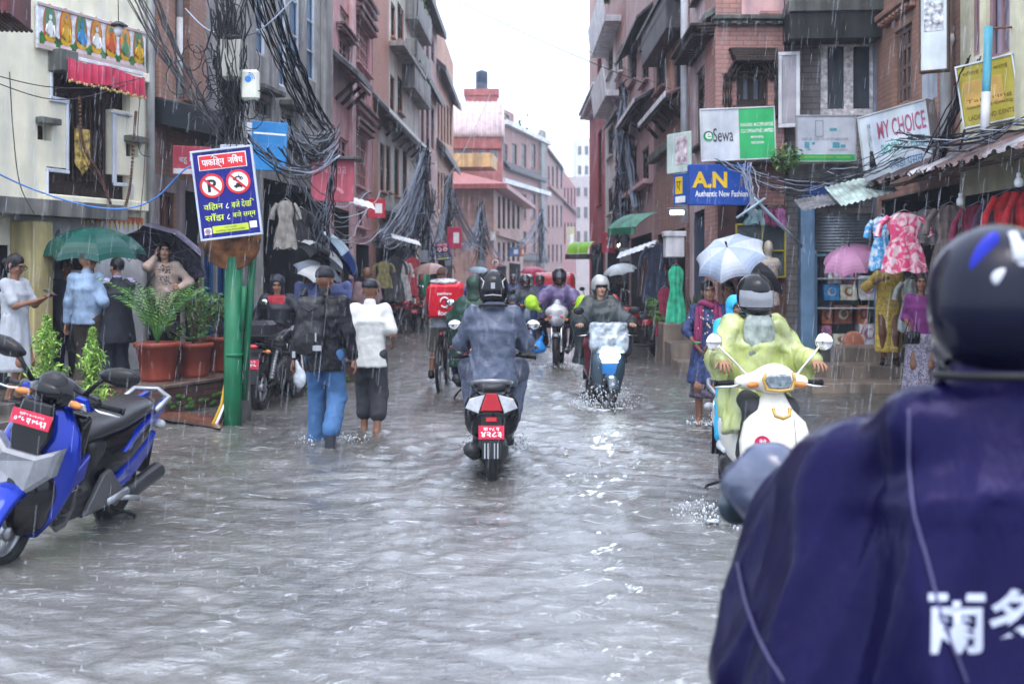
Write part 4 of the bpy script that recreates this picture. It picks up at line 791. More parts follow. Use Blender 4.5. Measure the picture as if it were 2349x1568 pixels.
t, W, h, y = sign('cloth_banner', 'faded pinkish red cloth banner hanging under a black ledge', 714, 366, 812, 462, 17.2, mat('faded_banner', (.42, .085, .12), .6, streak=.2, var=.2), 3, 1, .02, cat='banner'); text('Nayaa', t, (W*.02, y-.004, h*.25), W*.6, h*.34, mat('banner_faint', (.52, .22, .26), .6)); b = MB(); ring(b, W*.05, -h*.42, .13, .18, y-.004, 0, 12, .5, 2.6); b.build('print', mat('banner_faint', (.52, .22, .26)), t); b = MB(); b.box((W*.05, .1, h*.53), (W*1.25, .45, .05)); b.build('ledge', roofdark, t)
for (x0, y0, x1, y1, Y, c, l, rz) in ((843, 456, 882, 500, 26, (.5, .03, .05), 'red and white box sign beneath the long tiled lean-to', 20), (1026, 521, 1058, 570, 38, (.52, .04, .10), 'crimson lit shop sign near the bend beside far blue board', 15), (1168, 567, 1193, 588, 50, (.10, .2, .45), 'small sky blue board under the corner house', 0), (1193, 567, 1203, 588, 50, (.6, .2, .08), 'small orange board beside the sky blue board', 0), (1382, 533, 1410, 580, 38, (.45, .08, .10), 'crimson shop sign at the foot of the crimson wall', -30), (1125, 532, 1137, 552, 52, (.6, .6, .62), 'small white notice on the far corner house', 0), (1300, 520, 1318, 590, 120, (.6, .55, .35), 'pale yellow vertical board at the far end', 0)):
    t, W, h, y = sign('shop_sign', l, x0, y0, x1, y1, Y, c, rz, 0, .1); plate(t, 'white_field', (W*.12, y, 0), (W*.4, .005, h*.5), whi)
t = thing('round_sign', 'round red and white parking sign in the middle distance', 'sign', P(1136.5, 603, 46)); b = MB(); b.lathe([(0, 0), (.2, 0), (.2, .03), (0, .03)], (0, 0, 0), rot(90), 24, 0); ring(b, 0, 0, .16, .205, -.04, 1, 28); b.build('disc', [whi, red], t); text('P', t, (0, -.045, 0), .15, .2, ink, bold=.03); b = MB(); b.tube([(0, .02, -.2), (0, .02, -2.2)], .03, 8); b.build('post', steel, t)
# ---------------------------------------------------------------- poles
gp = mat('green_paint', (.008, .135, .058), .35, streak=.3)
t = thing('sign_pole', 'thick green steel pole standing in the water with a rusty disc', 'pole', G(534, 11.72)); b = MB(); b.tube([(0, 0, -.15), (0, 0, .35), (.01, 0, 1.79)], [.098, .096, .094], 20); b.build('shaft', gp, t)
b = MB(); b.tube([(.01, 0, .72), (.01, 0, .76)], .1, 20); b.tube([(.08, .04, .745), (.17, .06, .745)], .015, 6); b.build('clamp', gp, t)
b = MB(); b.tube([(.10, .06, .25), (.14, .07, 1.0), (.205, .09, 1.95)], .042, 12); b.tube([(.11, -.04, 1.0), (.14, -.06, 1.48)], [.02, .03], 8); b.build('side_pipe', gp, t)
b = MB(); b.lathe([(0, -.02), (.31, -.02), (.32, 0), (.31, .02), (0, .02)], (0, -.06, 1.97), rot(90), 32); b.build('rusty_disc', mat('rust_scrawl', (.16, .065, .025), .6, var=.6, scale=9, bump=.5), t)
t = thing('cable_conduit', 'yellow and white conduits curving out of the water beside the green pole', 'conduit', G(505, 11.7)); 
for dx, m_ in ((0, mat('yellow_conduit', (.5, .3, .02), .4)), (.035, whi), (.06, black)): b = MB(); b.tube([(dx-.09, -.05, -.05), (dx-.04, -.03, .06), (dx+.02, 0, .22), (dx*.5+.06, .03, .5)], .018, 8); b.build('conduit', m_, t)
t = thing('utility_pole', 'concrete utility pole wrapped in black cables behind the blue board', 'pole', G(541, 12.1)); b = MB(); b.tube([(.03, 0, -.15), (0, 0, 3), (-.03, 0, 9.5)], [.14, .12, .10], 16); b.build('shaft', concrete, t); b = MB(); b.box((0, -.15, 2.98), (.26, .05, .09)); b.build('bracket', white_p, t)
t = thing('router_box', 'pale plastic wireless box with a blue round mark on the cable pole', 'equipment box', P(574, 196, 11.85)); b = MB(); b.box((0, 0, 0), (.205, .11, .335), b=.03); b.build('case', mat('ivory_plastic', (.62, .62, .54), .4, streak=.15), t); b = MB(); disc(b, -.01, .06, .036, .036, -.058, 0); [ring(b, -.01, .06, .045+.02*q, .053+.02*q, -.058, 0, 12, .0, 1.5) for q in (0, 1)]; b.build('wireless_mark', mat('mark_blue', (.02, .2, .6), .4), t); b = MB(); b.tube([(0, 0, -.17), (-.03, 0, -.32)], .012, 6); b.build('cable_stub', black, t)
t = thing('junction_box', 'grey domed junction box caught high in the cable tangle', 'equipment box', P(533, 140, 11.8)); b = MB(); b.loft([[Vector((sx*w_, -d if q in (0, 1) else .05, zz)) for q, sx in enumerate((-1, 1, 1, -1))] for zz, w_, d in ((-.22, .06, .05), (-.18, .09, .09), (.1, .105, .10), (.22, .11, .08))], smooth=False); b.build('case', mat('grey_case', (.34, .34, .30), .45, streak=.3), t); b = MB(); b.ell((0, -.01, .24), (.1, .09, .05)); b.build('cap', black, t)
cabl = mat('cable_black', (.012, .012, .016), .35); cabw = mat('cable_pale', (.30, .34, .42), .35); cabb = mat('cable_blue', (.07, .22, .60), .35)
def sag(a, b, d, n=10, jit=0):
    a = Vector(a); b = Vector(b); return [a.lerp(b, i/n)+Vector((rnd.gauss(0, jit), rnd.gauss(0, jit), -d*4*(i/n)*(1-i/n)+rnd.gauss(0, jit))) for i in range(n+1)]
b = MB()
def strand(pts, r=.009, mi=0): b.tube(pts, r, 4, mi, False)
for i in range(100):                                      # down the pole
    y0 = -40+260*rnd.random()**1.5; x0 = 530+rnd.gauss(0, 26)-10; y1 = 250+90*rnd.random(); x1 = 533+rnd.gauss(0, 15); Yc = 11.9+rnd.gauss(0, .12)
    n = 7; pts = []
    for k in range(n+1): q = k/n; pts.append(P(x0+(x1-x0)*q+rnd.gauss(0, 7), y0+(y1-y0)*q+rnd.gauss(0, 5), Yc+rnd.gauss(0, .03)))
    strand(pts, .004+.006*rnd.random(), 1 if rnd.random() < .02 else 0)
for i in range(26):                                        # loose coils
    cx, cy, rr = 510+rnd.gauss(0, 42), 150+rnd.gauss(0, 80), 12+22*rnd.random(); a0 = rnd.random()*6; strand([P(cx+rr*math.cos(a0+q*.5), cy+rr*1.3*math.sin(a0+q*.5), 11.85+rnd.gauss(0, .03)) for q in range(9+int(5*rnd.random()))], .006)
for i in range(16): strand(sag(P(270+90*rnd.random(), -30, 13.3), P(505+20*rnd.random(), 300+30*rnd.random(), 12), .05+.15*rnd.random(), 10, .012), .006+.008*rnd.random())
for i in range(24): strand(sag(P(560+80*rnd.random(), -30, 12.0), P(712+60*rnd.random(), 282+30*rnd.random(), 14.5), .0+.25*rnd.random(), 12, .012), .005+.006*rnd.random(), 1 if rnd.random() < .12 else 0)
for i in range(24):
    x0 = 640+60*rnd.random(); strand(sag(P(x0, 270+60*rnd.random(), 14), P(745+40*rnd.random(), 280+50*rnd.random(), 14.6), .12+.3*rnd.random(), 10, .01), .006+.004*rnd.random(), 1 if rnd.random() < .4 else 0)
for i in range(9): strand(sag(P(560+10*rnd.random(), 300+30*rnd.random(), 12), P(760+20*rnd.random(), 350+12*rnd.random(), 15), .25+.15*rnd.random(), 10, .01), .008, i % 2)
for i in range(9): strand(sag(P(600+60*rnd.random(), 340, 13), P(800+90*rnd.random(), 430+110*rnd.random(), 22), .3+.7*rnd.random(), 12, .02), .009, i % 2)
for i in range(14): strand(sag(P(770, 330+20*rnd.random(), 15), P(720+40*rnd.random(), 540+50*rnd.random(), 16), -.1+.3*rnd.random(), 8, .03), .008, i % 2)
tag(b.build('cable_tangle', [cabl, cabw]), 'great tangle of black cables fanning out from the concrete utility pole', 'cables', kind='stuff')
def cable(label, pts, r, m_, name='cable', group=None, d=None):
    b = MB(); b.tube(sag(*pts, d) if d is not None else pts, r, 6, 0); o = b.build(name, m_); return tag(o, label, 'cable', group)
def spline(pts, n=6):
    out = []; pts = [Vector(p) for p in pts]
    for i in range(len(pts)-1):
        p0, p1, p2, p3 = pts[max(i-1, 0)], pts[i], pts[i+1], pts[min(i+2, len(pts)-1)]
        for k in range(n):
            t = k/n; out.append(.5*((2*p1)+(p2-p0)*t+(2*p0-5*p1+4*p2-p3)*t*t+(3*p1-p0-3*p2+p3)*t**3))
    return out+[pts[-1]]
cable('bright blue cable sagging across the cream house to the pole', spline([P(-60, 370, 11.5), P(60, 428, 12), P(190, 470, 12.4), P(290, 478, 12.6), P(360, 452, 12.6), P(440, 380, 12.4), P(530, 400, 12)]), .009, cabb)
cable('thin wire drooping across the top of the cream house window', spline([P(-40, 165, 11.5), P(100, 198, 12), P(220, 200, 13), P(330, 178, 14)]), .006, cabl)
cable('second thin wire just below the first across the window', spline([P(-40, 178, 11.5), P(100, 225, 12), P(200, 222, 13), P(300, 190, 14)]), .006, cabl)
cable('white looped cable between the brick pilasters and the pole', spline([P(425, 20, 13), P(480, 70, 12.6), P(560, 82, 12.2), P(615, 55, 12), P(690, -20, 12)]), .008, cabw)
cable('black wire hanging down the left side of the cream wall', spline([P(22, 165, 12.4), P(30, 300, 12.35), P(45, 420, 12.3), P(78, 490, 12.2)]), .006, cabl)
cable('black wire hanging beside the right vent window of the cream house', spline([P(322, 215, 14.5), P(316, 300, 14.4), P(322, 350, 14.3), P(345, 360, 14.2)]), .006, cabl)
cable('thin wire crossing the white sky high above the street', (P(1020, -15, 30), P(1480, 192, 24)), .011, cabl, d=.1); cable('thin wire slanting down the sky to the crimson house', (P(1120, -10, 30), P(1560, 215, 22)), .006, cabl, d=.1)
cable('wire rising from the cable draped pole across the barrel roof', (P(985, 480, 38), P(1125, 215, 70)), .02, cabl, d=.3)
b = MB()
for i in range(12): strand(sag(P(1640+60*rnd.random(), 365+10*rnd.random(), 16.4), P(1880+120*rnd.random(), 400+30*rnd.random(), 16.3), .1+.25*rnd.random(), 10, .015), .006, 1 if i % 3 == 0 else 0)
for i in range(12): strand(sag(P(1830+80*rnd.random(), 380+40*rnd.random(), 15.8), P(2060+60*rnd.random(), 310+60*rnd.random(), 14), .05+.2*rnd.random(), 10, .02), .006, 1 if i % 4 == 0 else 0)
for i in range(12): strand(sag(P(2040+40*rnd.random(), 300+40*rnd.random(), 13.8), P(2420, 235+60*rnd.random(), 11), .05+.15*rnd.random(), 12, .02), .008, 1 if i % 5 == 0 else 0)
for i in range(12): strand(sag(P(2110+50*rnd.random(), 390-60*rnd.random(), 13), P(2200+60*rnd.random(), 120+60*rnd.random(), 12.6), .02, 8, .015), .010, 0)
for i in range(10): strand(sag(P(1700+30*rnd.random(), 375, 16.3), P(1712+30*rnd.random(), 470+30*rnd.random(), 16.2), -.05+.1*rnd.random(), 6, .03), .008, 1)
tag(b.build('cable_tangle', [cabl, cabw]), 'loose black and white cables running along the shop fronts on the right', 'cables', kind='stuff')
def web_pole(label, x, y0, y1, Y, fan, green=False):
    t = thing('utility_pole', label, 'pole', G(x, Y), group=None); b = MB(); zt = gdz(Y, y0); b.tube([(0, 0, -.1), (0, 0, zt)], [.16, .09], 10); b.build('shaft', mat('far_pole', (.10, .11, .13), .5), t)
    if green: b = MB(); b.tube([(0, 0, -.05), (0, 0, 1.9)], .19, 12); b.build('green_sleeve', gp, t)
    b = MB()
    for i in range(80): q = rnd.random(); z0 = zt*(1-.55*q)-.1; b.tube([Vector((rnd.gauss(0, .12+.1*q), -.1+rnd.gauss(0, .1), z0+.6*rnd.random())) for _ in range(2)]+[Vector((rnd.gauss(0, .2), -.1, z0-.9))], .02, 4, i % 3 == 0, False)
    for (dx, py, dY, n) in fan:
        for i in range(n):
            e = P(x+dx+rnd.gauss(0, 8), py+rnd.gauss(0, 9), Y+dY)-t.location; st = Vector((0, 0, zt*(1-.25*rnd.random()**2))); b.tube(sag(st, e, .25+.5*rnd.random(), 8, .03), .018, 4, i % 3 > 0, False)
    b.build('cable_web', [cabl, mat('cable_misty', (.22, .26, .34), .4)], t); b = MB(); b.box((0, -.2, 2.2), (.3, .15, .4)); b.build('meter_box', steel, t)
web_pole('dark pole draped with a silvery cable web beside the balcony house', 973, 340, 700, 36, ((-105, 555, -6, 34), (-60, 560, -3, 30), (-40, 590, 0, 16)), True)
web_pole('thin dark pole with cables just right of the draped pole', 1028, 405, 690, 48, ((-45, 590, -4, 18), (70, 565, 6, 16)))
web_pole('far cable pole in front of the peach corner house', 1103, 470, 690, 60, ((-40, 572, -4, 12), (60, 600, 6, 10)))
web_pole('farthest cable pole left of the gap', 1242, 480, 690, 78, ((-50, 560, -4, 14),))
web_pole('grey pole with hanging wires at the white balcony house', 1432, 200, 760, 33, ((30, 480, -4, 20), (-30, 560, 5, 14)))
# ---------------------------------------------------------------- hanging things on the left house
t = thing('valance', 'pinkish red pleated valance with gold fringe over the stepped window', 'curtain', temple.on(149, 132, .20), temple.rz); W = (temple.on(328, 0, .2)-temple.on(149, 0, .2)).xy.length; b = MB()
b.grid(lambda a, v: Vector((a*W, -.05+.028*math.sin(a*70)*(.3+v), -.02*math.sin(a*9)-.27*v+.012*math.sin(a*63+1)*v-.03*a)), 200, 5); b.build('cloth', mat('raspberry_cloth', (.50, .03, .085), .7, var=.3, sheen=.3), t)
b = MB(); [b.ell((W*(i+.5)/34, -.06, -.29-.012*math.sin((i+.5)/34*63+1)-.03*i/34), (.022, .012, .022), seg=6) for i in range(34)]; b.build('fringe', mat('gold_fringe', (.55, .40, .15), .5), t); b = MB(); b.box((W/2, 0, .02), (W, .03, .05)); b.build('rail', white_p, t)
beadm = mat('bead_brown', (.11, .05, .03), .5, var=.4, scale=40); b = MB()
for i, p in enumerate(spline([P(182, 290, 13.7), P(192, 360, 13.6), P(250, 440, 13.4), P(275, 545, 13.2), P(300, 610, 13.1)], 14)): pass
pth = [temple.on(x, y, .19) for x, y in ((180, 285), (188, 350), (215, 400), (245, 440), (262, 500), (276, 560), (296, 600), (310, 570), (318, 520), (324, 470), (330, 400), (334, 330), (338, 300))]
b.tube(spline([q for q in pth], 2), .006, 5)
for p in spline([temple.on(x, y, .19) for x, y in ((182, 224), (186, 300), (196, 345), (225, 395), (240, 430), (258, 480), (268, 500), (282, 488), (296, 440), (303, 380), (308, 300), (312, 258))], 9): b.ell(p, (.022, .022, .026), seg=6)
tag(b.build('bead_garland', beadm), 'long brown bead garland looping below the stepped window', 'garland')
t = thing('hanging_cloth', 'faded yellow patterned cloth hanging inside the stepped window', 'cloth', temple.pt(temple.u(172), temple.z(172, 370), -.04), temple.rz); b = MB(); b.grid(lambda a, v: Vector((a*.28, -.03+.012*math.sin(a*14), .44-.44*v-(.18*(1-abs(2*a-1))*v))), 16, 6); b.build('cloth', mat('yellow_brocade', (.42, .30, .08), .7, var=.7, scale=16), t)
t = thing('pendant_lamp', 'dark shaded lamp hanging in front of the painted frieze', 'lamp', P(272, 55, 13.2)); b = MB(); b.tube([(0, 0, 0), (-.005, 0, .3), (-.03, .1, .8)], .006, 5); b.build('wire', cabl, t); b = MB(); b.lathe([(.02, .03), (.05, .02), (.11, -.02), (.108, -.025), (.04, 0)], seg=20); b.build('lamp_shade', mat('dark_enamel', (.05, .05, .055), .4), t); b = MB(); b.ell((0, 0, -.09), (.05, .05, .07)); b.build('bulb', mat('milk_glass', (.62, .63, .66), .3), t)
t = thing('red_awning', 'dark maroon projecting box awning in the top left corner', 'awning', P(-12, 20, 11.4), 8); b = MB(); b.box((0, 0, .06), (.5, .8, .36), b=.01); b.build('box', mat('maroon_metal', (.13, .03, .035), .5, streak=.4), t); b = MB(); [b.tube([(-.25+.05*i, -.41, -.13), (-.25+.05*i, .41, -.14)], .02, 5) for i in range(11)]; b.build('lower_edge', mat('maroon_edge', (.08, .03, .03), .6), t)
# ---------------------------------------------------------------- platform, steps, pots, plants
d_ = Vector((.37, .93)).normalized(); n_ = Vector((-.93, .37)).normalized(); C0 = G(377, 12.5)
t = thing('brick_platform', 'low mossy brick platform carrying the terracotta pots', 'platform', C0, math.degrees(math.atan2(d_.y, d_.x))); b = MB(); b.box((2.2, .85, .08), (4.4, 1.7, .42), b=.012); b.build('brickwork', brick_w, t); b = MB(); b.box((2.2, .85, .315), (4.46, 1.76, .05), b=.012); b.build('coping', mat('wet_stone_coping', (.17, .12, .10), .25, streak=.4, bump=.2), t)
b = MB(); [b.ell((4.2*rnd.random(), -.012, .02+.18*rnd.random()), (.06, .012, .03), seg=6) for _ in range(70)]; b.build('moss', moss, t)
t = thing('stone_plinth', 'raised stone landing before the cream house where people shelter', 'platform', G(200, 13.6), temple.rz); b = MB(); b.box((-.4, .2, .02), (4.6, 1.5, .36)); b.build('slab', mat('wet_slab', (.16, .14, .12), .25, streak=.4), t); b = MB(); b.box((-.4, -.75, -.02), (4.6, .45, .2)); b.build('step', mat('wet_slab', (.16, .14, .12)), t)
b = MB(); b.quad(G(300, 12.4)+Vector((0, 0, .008)), G(505, 11.3)+Vector((0, 0, .008)), G(520, 12.2)+Vector((0, 0, .02)), G(400, 12.6)+Vector((0, 0, .02))); tag(b.build('pavement', tile), kind='structure')
def steps(label, boxes, m_):
    x, y_, Y = boxes[0][0], boxes[0][1], boxes[0][2]; t = thing('stone_steps', label, 'steps', G(x, Y))
    for (px, w_, Y2, dep, h0, h1) in boxes: b = MB(); c = G(px, Y2)-t.location; b.box((c.x, c.y, (h0+h1)/2), (w_, dep, h1-h0)); b.build('step', m_, t)
stn = mat('tan_stone', (.30, .24, .19), .3, streak=.35)
steps('tan stone steps in the flood before the mannequin shop', [(1570, .95, 20.6, 1.2, -.2, .70), (1590, .9, 19.2, .8, -.2, .42), (1604, .8, 18.4, .6, -.2, .16)], stn)
steps('tan stone steps below the woman in yellow', [(1975, 1.6, 15.3, .9, -.2, .12), (1990, 1.35, 15.9, .7, -.2, .30), (2010, 1.2, 16.6, .7, -.2, .52)], stn)
terra = mat('terracotta_plastic', (.30, .065, .04), .4, streak=.25)
def pot(label, x, Y, z, r, h): 
    t = thing('flower_pot', label, 'pot', G(x, Y)+Vector((0, 0, z))); b = MB(); b.lathe([(0, 0), (r*.68, 0), (r*.74, .04), (r*.78, h*.5), (r*.81, h*.51), (r*.9, h*.86), (r*1.0, h*.87), (r*1.03, h*.95), (r*1.0, h), (r*.88, h), (r*.85, h*.9), (0, h*.88)], seg=36); b.build('pot', terra, t); b = MB(); b.lathe([(0, h*.91), (r*.86, h*.9)], seg=16); b.build('soil', mat('soil', (.03, .02, .015), .9), t); return t
def leafcloud(b, pts, size, mi=None, asp=.35, up=.3, droop=0):
    for p in pts:
        ax = Vector((rnd.gauss(0, 1), rnd.gauss(0, 1), rnd.gauss(up, .7))).normalized(); sd = ax.cross(Vector((rnd.gauss(0, 1), rnd.gauss(0, 1), rnd.gauss(0, 1)))).normalized(); s_ = size*(.6+.8*rnd.random()); p = Vector(p)
        b.add([p-ax*s_*.5, p+sd*s_*asp*.5+Vector((0, 0, .1*s_)), p+ax*s_*.5-Vector((0, 0, droop*s_)), p-sd*s_*asp*.5+Vector((0, 0, .1*s_))], [(0, 1, 2, 3)], mi if mi is not None else int(rnd.random()*3), False)
gl = [mat('leaf_dark', (.018, .06, .02), .35, var=.4), mat('leaf_mid', (.07, .19, .05), .35, var=.3), mat('leaf_bright', (.16, .32, .07), .35, var=.3)]
gy = [mat('conifer_dark', (.08, .17, .03), .5), mat('conifer_mid', (.22, .40, .07), .5), mat('conifer_bright', (.38, .56, .12), .5)]
pot('terracotta pot with palm fronds, nearest on the platform', 361, 13.0, .34, .27, .46); pot('terracotta pot with dense bush between palm pot and pole', 443, 13.5, .34, .245, .42); pot('terracotta pot half hidden behind the green pole', 505, 14.2, .34, .245, .46); pot('dark planter box behind the green pole', 575, 14.6, .34, .2, .3)
t = thing('palm', 'small feathery palm in the nearest terracotta pot', 'plant', G(361, 13.0)+Vector((0, 0, .76))); b = MB(); q = MB()
for i in range(13):
    a = i*2.4+.3; el = 1.0+.45*rnd.random(); L_ = .75+.35*rnd.random(); pts = [Vector((0, 0, 0))]; dv = Vector((math.cos(a)*.28, math.sin(a)*.28, 1)).normalized()
    for k in range(9): pts.append(pts[-1]+dv*L_/9); dv = (dv+Vector((math.cos(a)*.09, math.sin(a)*.09, -.03-.008*k))).normalized()
    q.tube(pts, [.009-.0007*k for k in range(10)], 5)
    for k in range(3, 10):
        tg = (pts[k]-pts[k-1]).normalized(); sd = tg.cross(Vector((0, 0, 1))).normalized()
        for s_ in (-1, 1):
            for o_ in (0, .5):
                base = pts[k-1].lerp(pts[k], o_); e = base+(sd*s_*.8+tg*.65).normalized()*(.26-.012*k)+Vector((0, 0, -.04)); mid = base.lerp(e, .5)+Vector((0, 0, .015)); wv = tg*.012
                b.add([base-wv*.4, mid-wv, e, mid+wv], [(0, 1, 2, 3)], int(rnd.random()*2)+1, False)
b.build('frond', gl, t); q.build('stem', gl[1], t)
def bush(name, label, x, Y, z, h, r, n, mats_, size, stem=True, cone=False, cat='plant', asp=.35):
    t = thing(name, label, cat, G(x, Y)+Vector((0, 0, z))); b = MB(); pts = []; cl = [(Vector((rnd.gauss(0, r*.5), rnd.gauss(0, r*.5), h*(.25+.7*rnd.random()))), r*(.25+.25*rnd.random())) for _ in range(16)]
    for i in range(n):
        if cone:
            zz = h*(.06+.94*rnd.random()); rr = r*(1-zz/h)**.55*(.75+.45*math.sin(zz*19+3*rnd.random()))*abs(rnd.gauss(.7, .3)); a = rnd.random()*6.28; pts.append((rr*math.cos(a), rr*math.sin(a), zz))
        else: c, cr = rnd.choice(cl); pts.append(c+Vector((rnd.gauss(0, 1), rnd.gauss(0, 1), rnd.gauss(0, 1))).normalized()*cr)
    leafcloud(b, pts, size, None, asp, .9 if cone else .3); b.build('foliage', mats_, t); b = MB(); b.tube([(0, 0, -.05), (.01, 0, h*.5), (0, 0, h*.8)], [.02, .014, .006], 6)
    if not cone:
        for c, cr in cl: b.tube([(0, 0, h*.1), c*.5, c], .006, 4)
    b.build('stem', wood_b, t); return t
bush('shrub', 'bushy green shrub in the pot left of the green pole', 443, 13.5, .72, .62, .27, 1500, gl, .05); bush('shrub', 'grey green leafy shrub partly behind the green pole', 505, 14.2, .78, .5, .28, 700, [gl[0], gl[1], mat('leaf_grey', (.10, .17, .10), .4)], .09)
bush('shrub', 'yellowish leafy shrub at right of the green pole', 572, 14.6, .6, .5, .2, 400, [gl[1], gl[2], gl[0]], .08)
bush('conifer', 'bright green young conifer behind the blue scooter mirror, left one', 108, 10.6, .28, .92, .19, 2600, gy, .055, cone=True, asp=.3); bush('conifer', 'bright green young conifer with a brown stake, right one', 212, 10.3, .14, .95, .18, 2600, gy, .055, cone=True, asp=.3)
pot('small dark pot of the left conifer hidden by the blue scooter', 108, 10.6, 0, .16, .3); pot('small dark pot of the right conifer hidden by the blue scooter', 212, 10.3, 0, .15, .2)
t = thing('spiky_plant', 'spiky grass plant on the stone landing by the mannequin shop', 'plant', G(1592, 20)+Vector((0, 0, .7))); b = MB()
for i in range(36): a = rnd.random()*6.28; e = Vector((math.cos(a)*.25*rnd.random(), math.sin(a)*.25*rnd.random(), .35+.25*rnd.random())); b.tube([(0, 0, 0), e*.5+Vector((0, 0, .05)), e], [.012, .012, .002], 4, int(rnd.random()*2))
b.build('leaf', gl, t)
bush('shrub', 'green climbing plant in front of the clothes shop on the right', 1512, 21, .5, .75, .22, 700, [gl[1], gl[2], gl[2]], .09); bush('shrub', 'ferny weeds growing on the ledge right of the cooperative sign', 1795, 17.0, gdz(17, 390), .3, .28, 420, gl, .08); bush('shrub', 'green plant on the balcony rim high on the white house', 1402, 40, gdz(40, 18), .9, .5, 400, gl, .25)
# ---------------------------------------------------------------- awnings, lamps, goods on the right
t = thing('corrugated_awning', 'rusty corrugated sheet awning over the garment stall', 'awning', (5.66, 12.4, 3.18)); cr = mat('rusty_corrugated', (.13, .085, .085), .4, metal=.25, var=.5, scale=2.5, streak=.5); Yl = 15.4
for i in range(9):
    w_ = .72; y0 = Yl-i*w_*.98-12.4; ov = .06*rnd.random(); b = MB(); dz = .012*(i % 2)+.01*rnd.random(); zb = rnd.gauss(0, .012)
    b.grid(lambda a, v: Vector((-.02-(.80+ov+.02*math.sin(a*43+i))*v, y0-w_*a, .02+dz-(.40+zb+.02*math.sin(a*30+i))*v+.016*math.sin(a*w_*78))), 64, 5); b.build('sheet', cr if i % 3 else mat('grey_corrugated', (.26, .25, .27), .4, metal=.3, var=.5, scale=3, streak=.4), t)
b = MB(); [b.tube([(-.02, y_, -.08), (-.78, y_, -.46)], .022, 5) for y_ in (2.6, 1.2, -.3, -1.8, -3.2)]; b.tube([(-.74, 2.9, -.43), (-.74, -3.4, -.43)], .025, 5); b.build('support', wood_d, t)
t = thing('fibreglass_awning', 'pale translucent sheet awning sloping left of the corrugated awning', 'awning', P(1985, 445, 15.0)); b = MB(); b.grid(lambda a, v: Vector((-.42+.75*a-.12*v, .5-1.2*v, .13-.34*v+.20*a+.012*math.sin(a*60))), 40, 4); b.build('sheet', mat('pale_fibreglass', (.40, .50, .46), .4, var=.4, scale=3), t); b = MB(); b.grid(lambda a, v: Vector((-.85+.6*a-.1*v, .5-.8*v, -.05-.2*v+.12*a+.01*math.sin(a*60))), 30, 4); b.build('lower_sheet', mat('grey_corrugated', (.26, .25, .27)), t)
t = thing('metal_bracket', 'pale diagonal steel strut in front of the blue beam', 'bracket', P(1745, 470, 16)); b = MB(); b.tube([P(1690, 500, 15.9)-t.location, P(1755, 455, 16)-t.location], .02, 6); b.tube([P(1730, 455, 16)-t.location, P(1840, 565, 16.4)-t.location], .022, 6); b.build('strut', mat('pale_blue_steel', (.3, .4, .5), .4), t)
t = thing('bracket_pipe', 'turquoise and white vertical pipe standing on the corrugated awning', 'pipe', P(2258, 320, 12.2)); L_ = gdz(12.2, 62)-gdz(12.2, 320); b = MB(); b.tube([(0, 0, 0), (.05, 0, L_)], .045, 10); b.build('pipe', mat('turquoise_pipe', (.10, .42, .55), .35, streak=.4), t); b = MB(); b.tube([(0, 0, -.05), (.02, 0, L_*.42)], .05, 10); b.build('white_sleeve', white_p, t); b = MB(); b.tube([(.05, 0, L_-.02), (.7, .3, L_+.08)], .014, 6); b.build('arm', mat('rust_bar', (.18, .08, .04), .6), t)
t = thing('bracket_pipe', 'leaning dark rod rising from the awning through the cables', 'pipe', P(2155, 400, 13)); b = MB(); b.tube([(0, 0, 0), (.25, .1, 1.05)], .018, 6); b.tube([(.2, 0, .1), (.52, .1, 1.3)], .016, 6); b.tube([(-.1, 0, .1), (.02, .1, .5)], .016, 6); b.build('rod', mat('rust_rod', (.06, .045, .045), .6), t)
bulbm = mat('led_bulb', (.7, .72, .75), .3); 
for (x, y, Y, l) in ((2203, 462, 12.6, 'white bulb hanging under the awning, left one'), (2337, 418, 11.0, 'white bulb hanging under the awning, right one')):
    t = thing('light_bulb', l, 'lamp', P(x, y, Y)); b = MB(); b.lathe([(0, -.055), (.035, -.045), (.045, -.01), (.042, .02), (.03, .04), (.018, .05)], seg=16); b.build('bulb', bulbm, t); b = MB(); b.tube([(0, 0, .045), (0, 0, .095)], .022, 10); b.tube([(0, 0, .095), (.01, 0, .25)], .005, 5); b.build('socket', whi, t)
t = thing('tube_light', 'short lit tube lamp under the corner sign', 'lamp', P(1551, 488, 18.5)); b = MB(); b.tube([(-.1, 0, 0), (.12, -.05, .0)], .035, 8); b.build('tube', mat('lit_tube', (.9, .9, .9), .4, emis=(.9, .97, 1), estr=6), t); b = MB(); b.box((0, 0, .06), (.3, .08, .05)); b.build('fitting', steel, t)
for (x, y, Y) in ((1421, 563, 36), (1436, 575, 42), (1003, 632, 32), (1119, 629, 45)):
    t = thing('shop_lamp', {1421: 'small lit lamp by the crimson house, nearest', 1436: 'small lit lamp by the crimson house, farther', 1003: 'lit lamp inside the shop behind the brown umbrella', 1119: 'warm lit lamp at the far left shops'}[x], 'lamp', P(x, y, Y)); b = MB(); b.ell((0, 0, 0), .07, seg=10); b.build('bulb', mat('lit_bulb', (.9, .9, .8), .4, emis=(1, .93, .75), estr=7), t); b = MB(); b.tube([(0, 0, .06), (0, 0, .2)], .03, 6); b.build('socket', dark, t)
t = thing('green_awning', 'dark green ribbed shop awning on the right side', 'awning', P(1490, 522, 23.5), -60); b = MB(); b.grid(lambda a, v: Vector((-.5+1.0*a, -.75*v, .32-.34*v*v+.02*math.sin(a*60)*v)), 48, 6); b.build('canvas', mat('green_canvas', (.05, .20, .13), .45, var=.3, streak=.3), t); b = MB(); b.grid(lambda a, v: Vector((-.5+a, -.75+.003*math.sin(a*40), -.02-.14*v)), 30, 2); b.build('valance', mat('green_canvas_dark', (.02, .12, .07), .5), t)
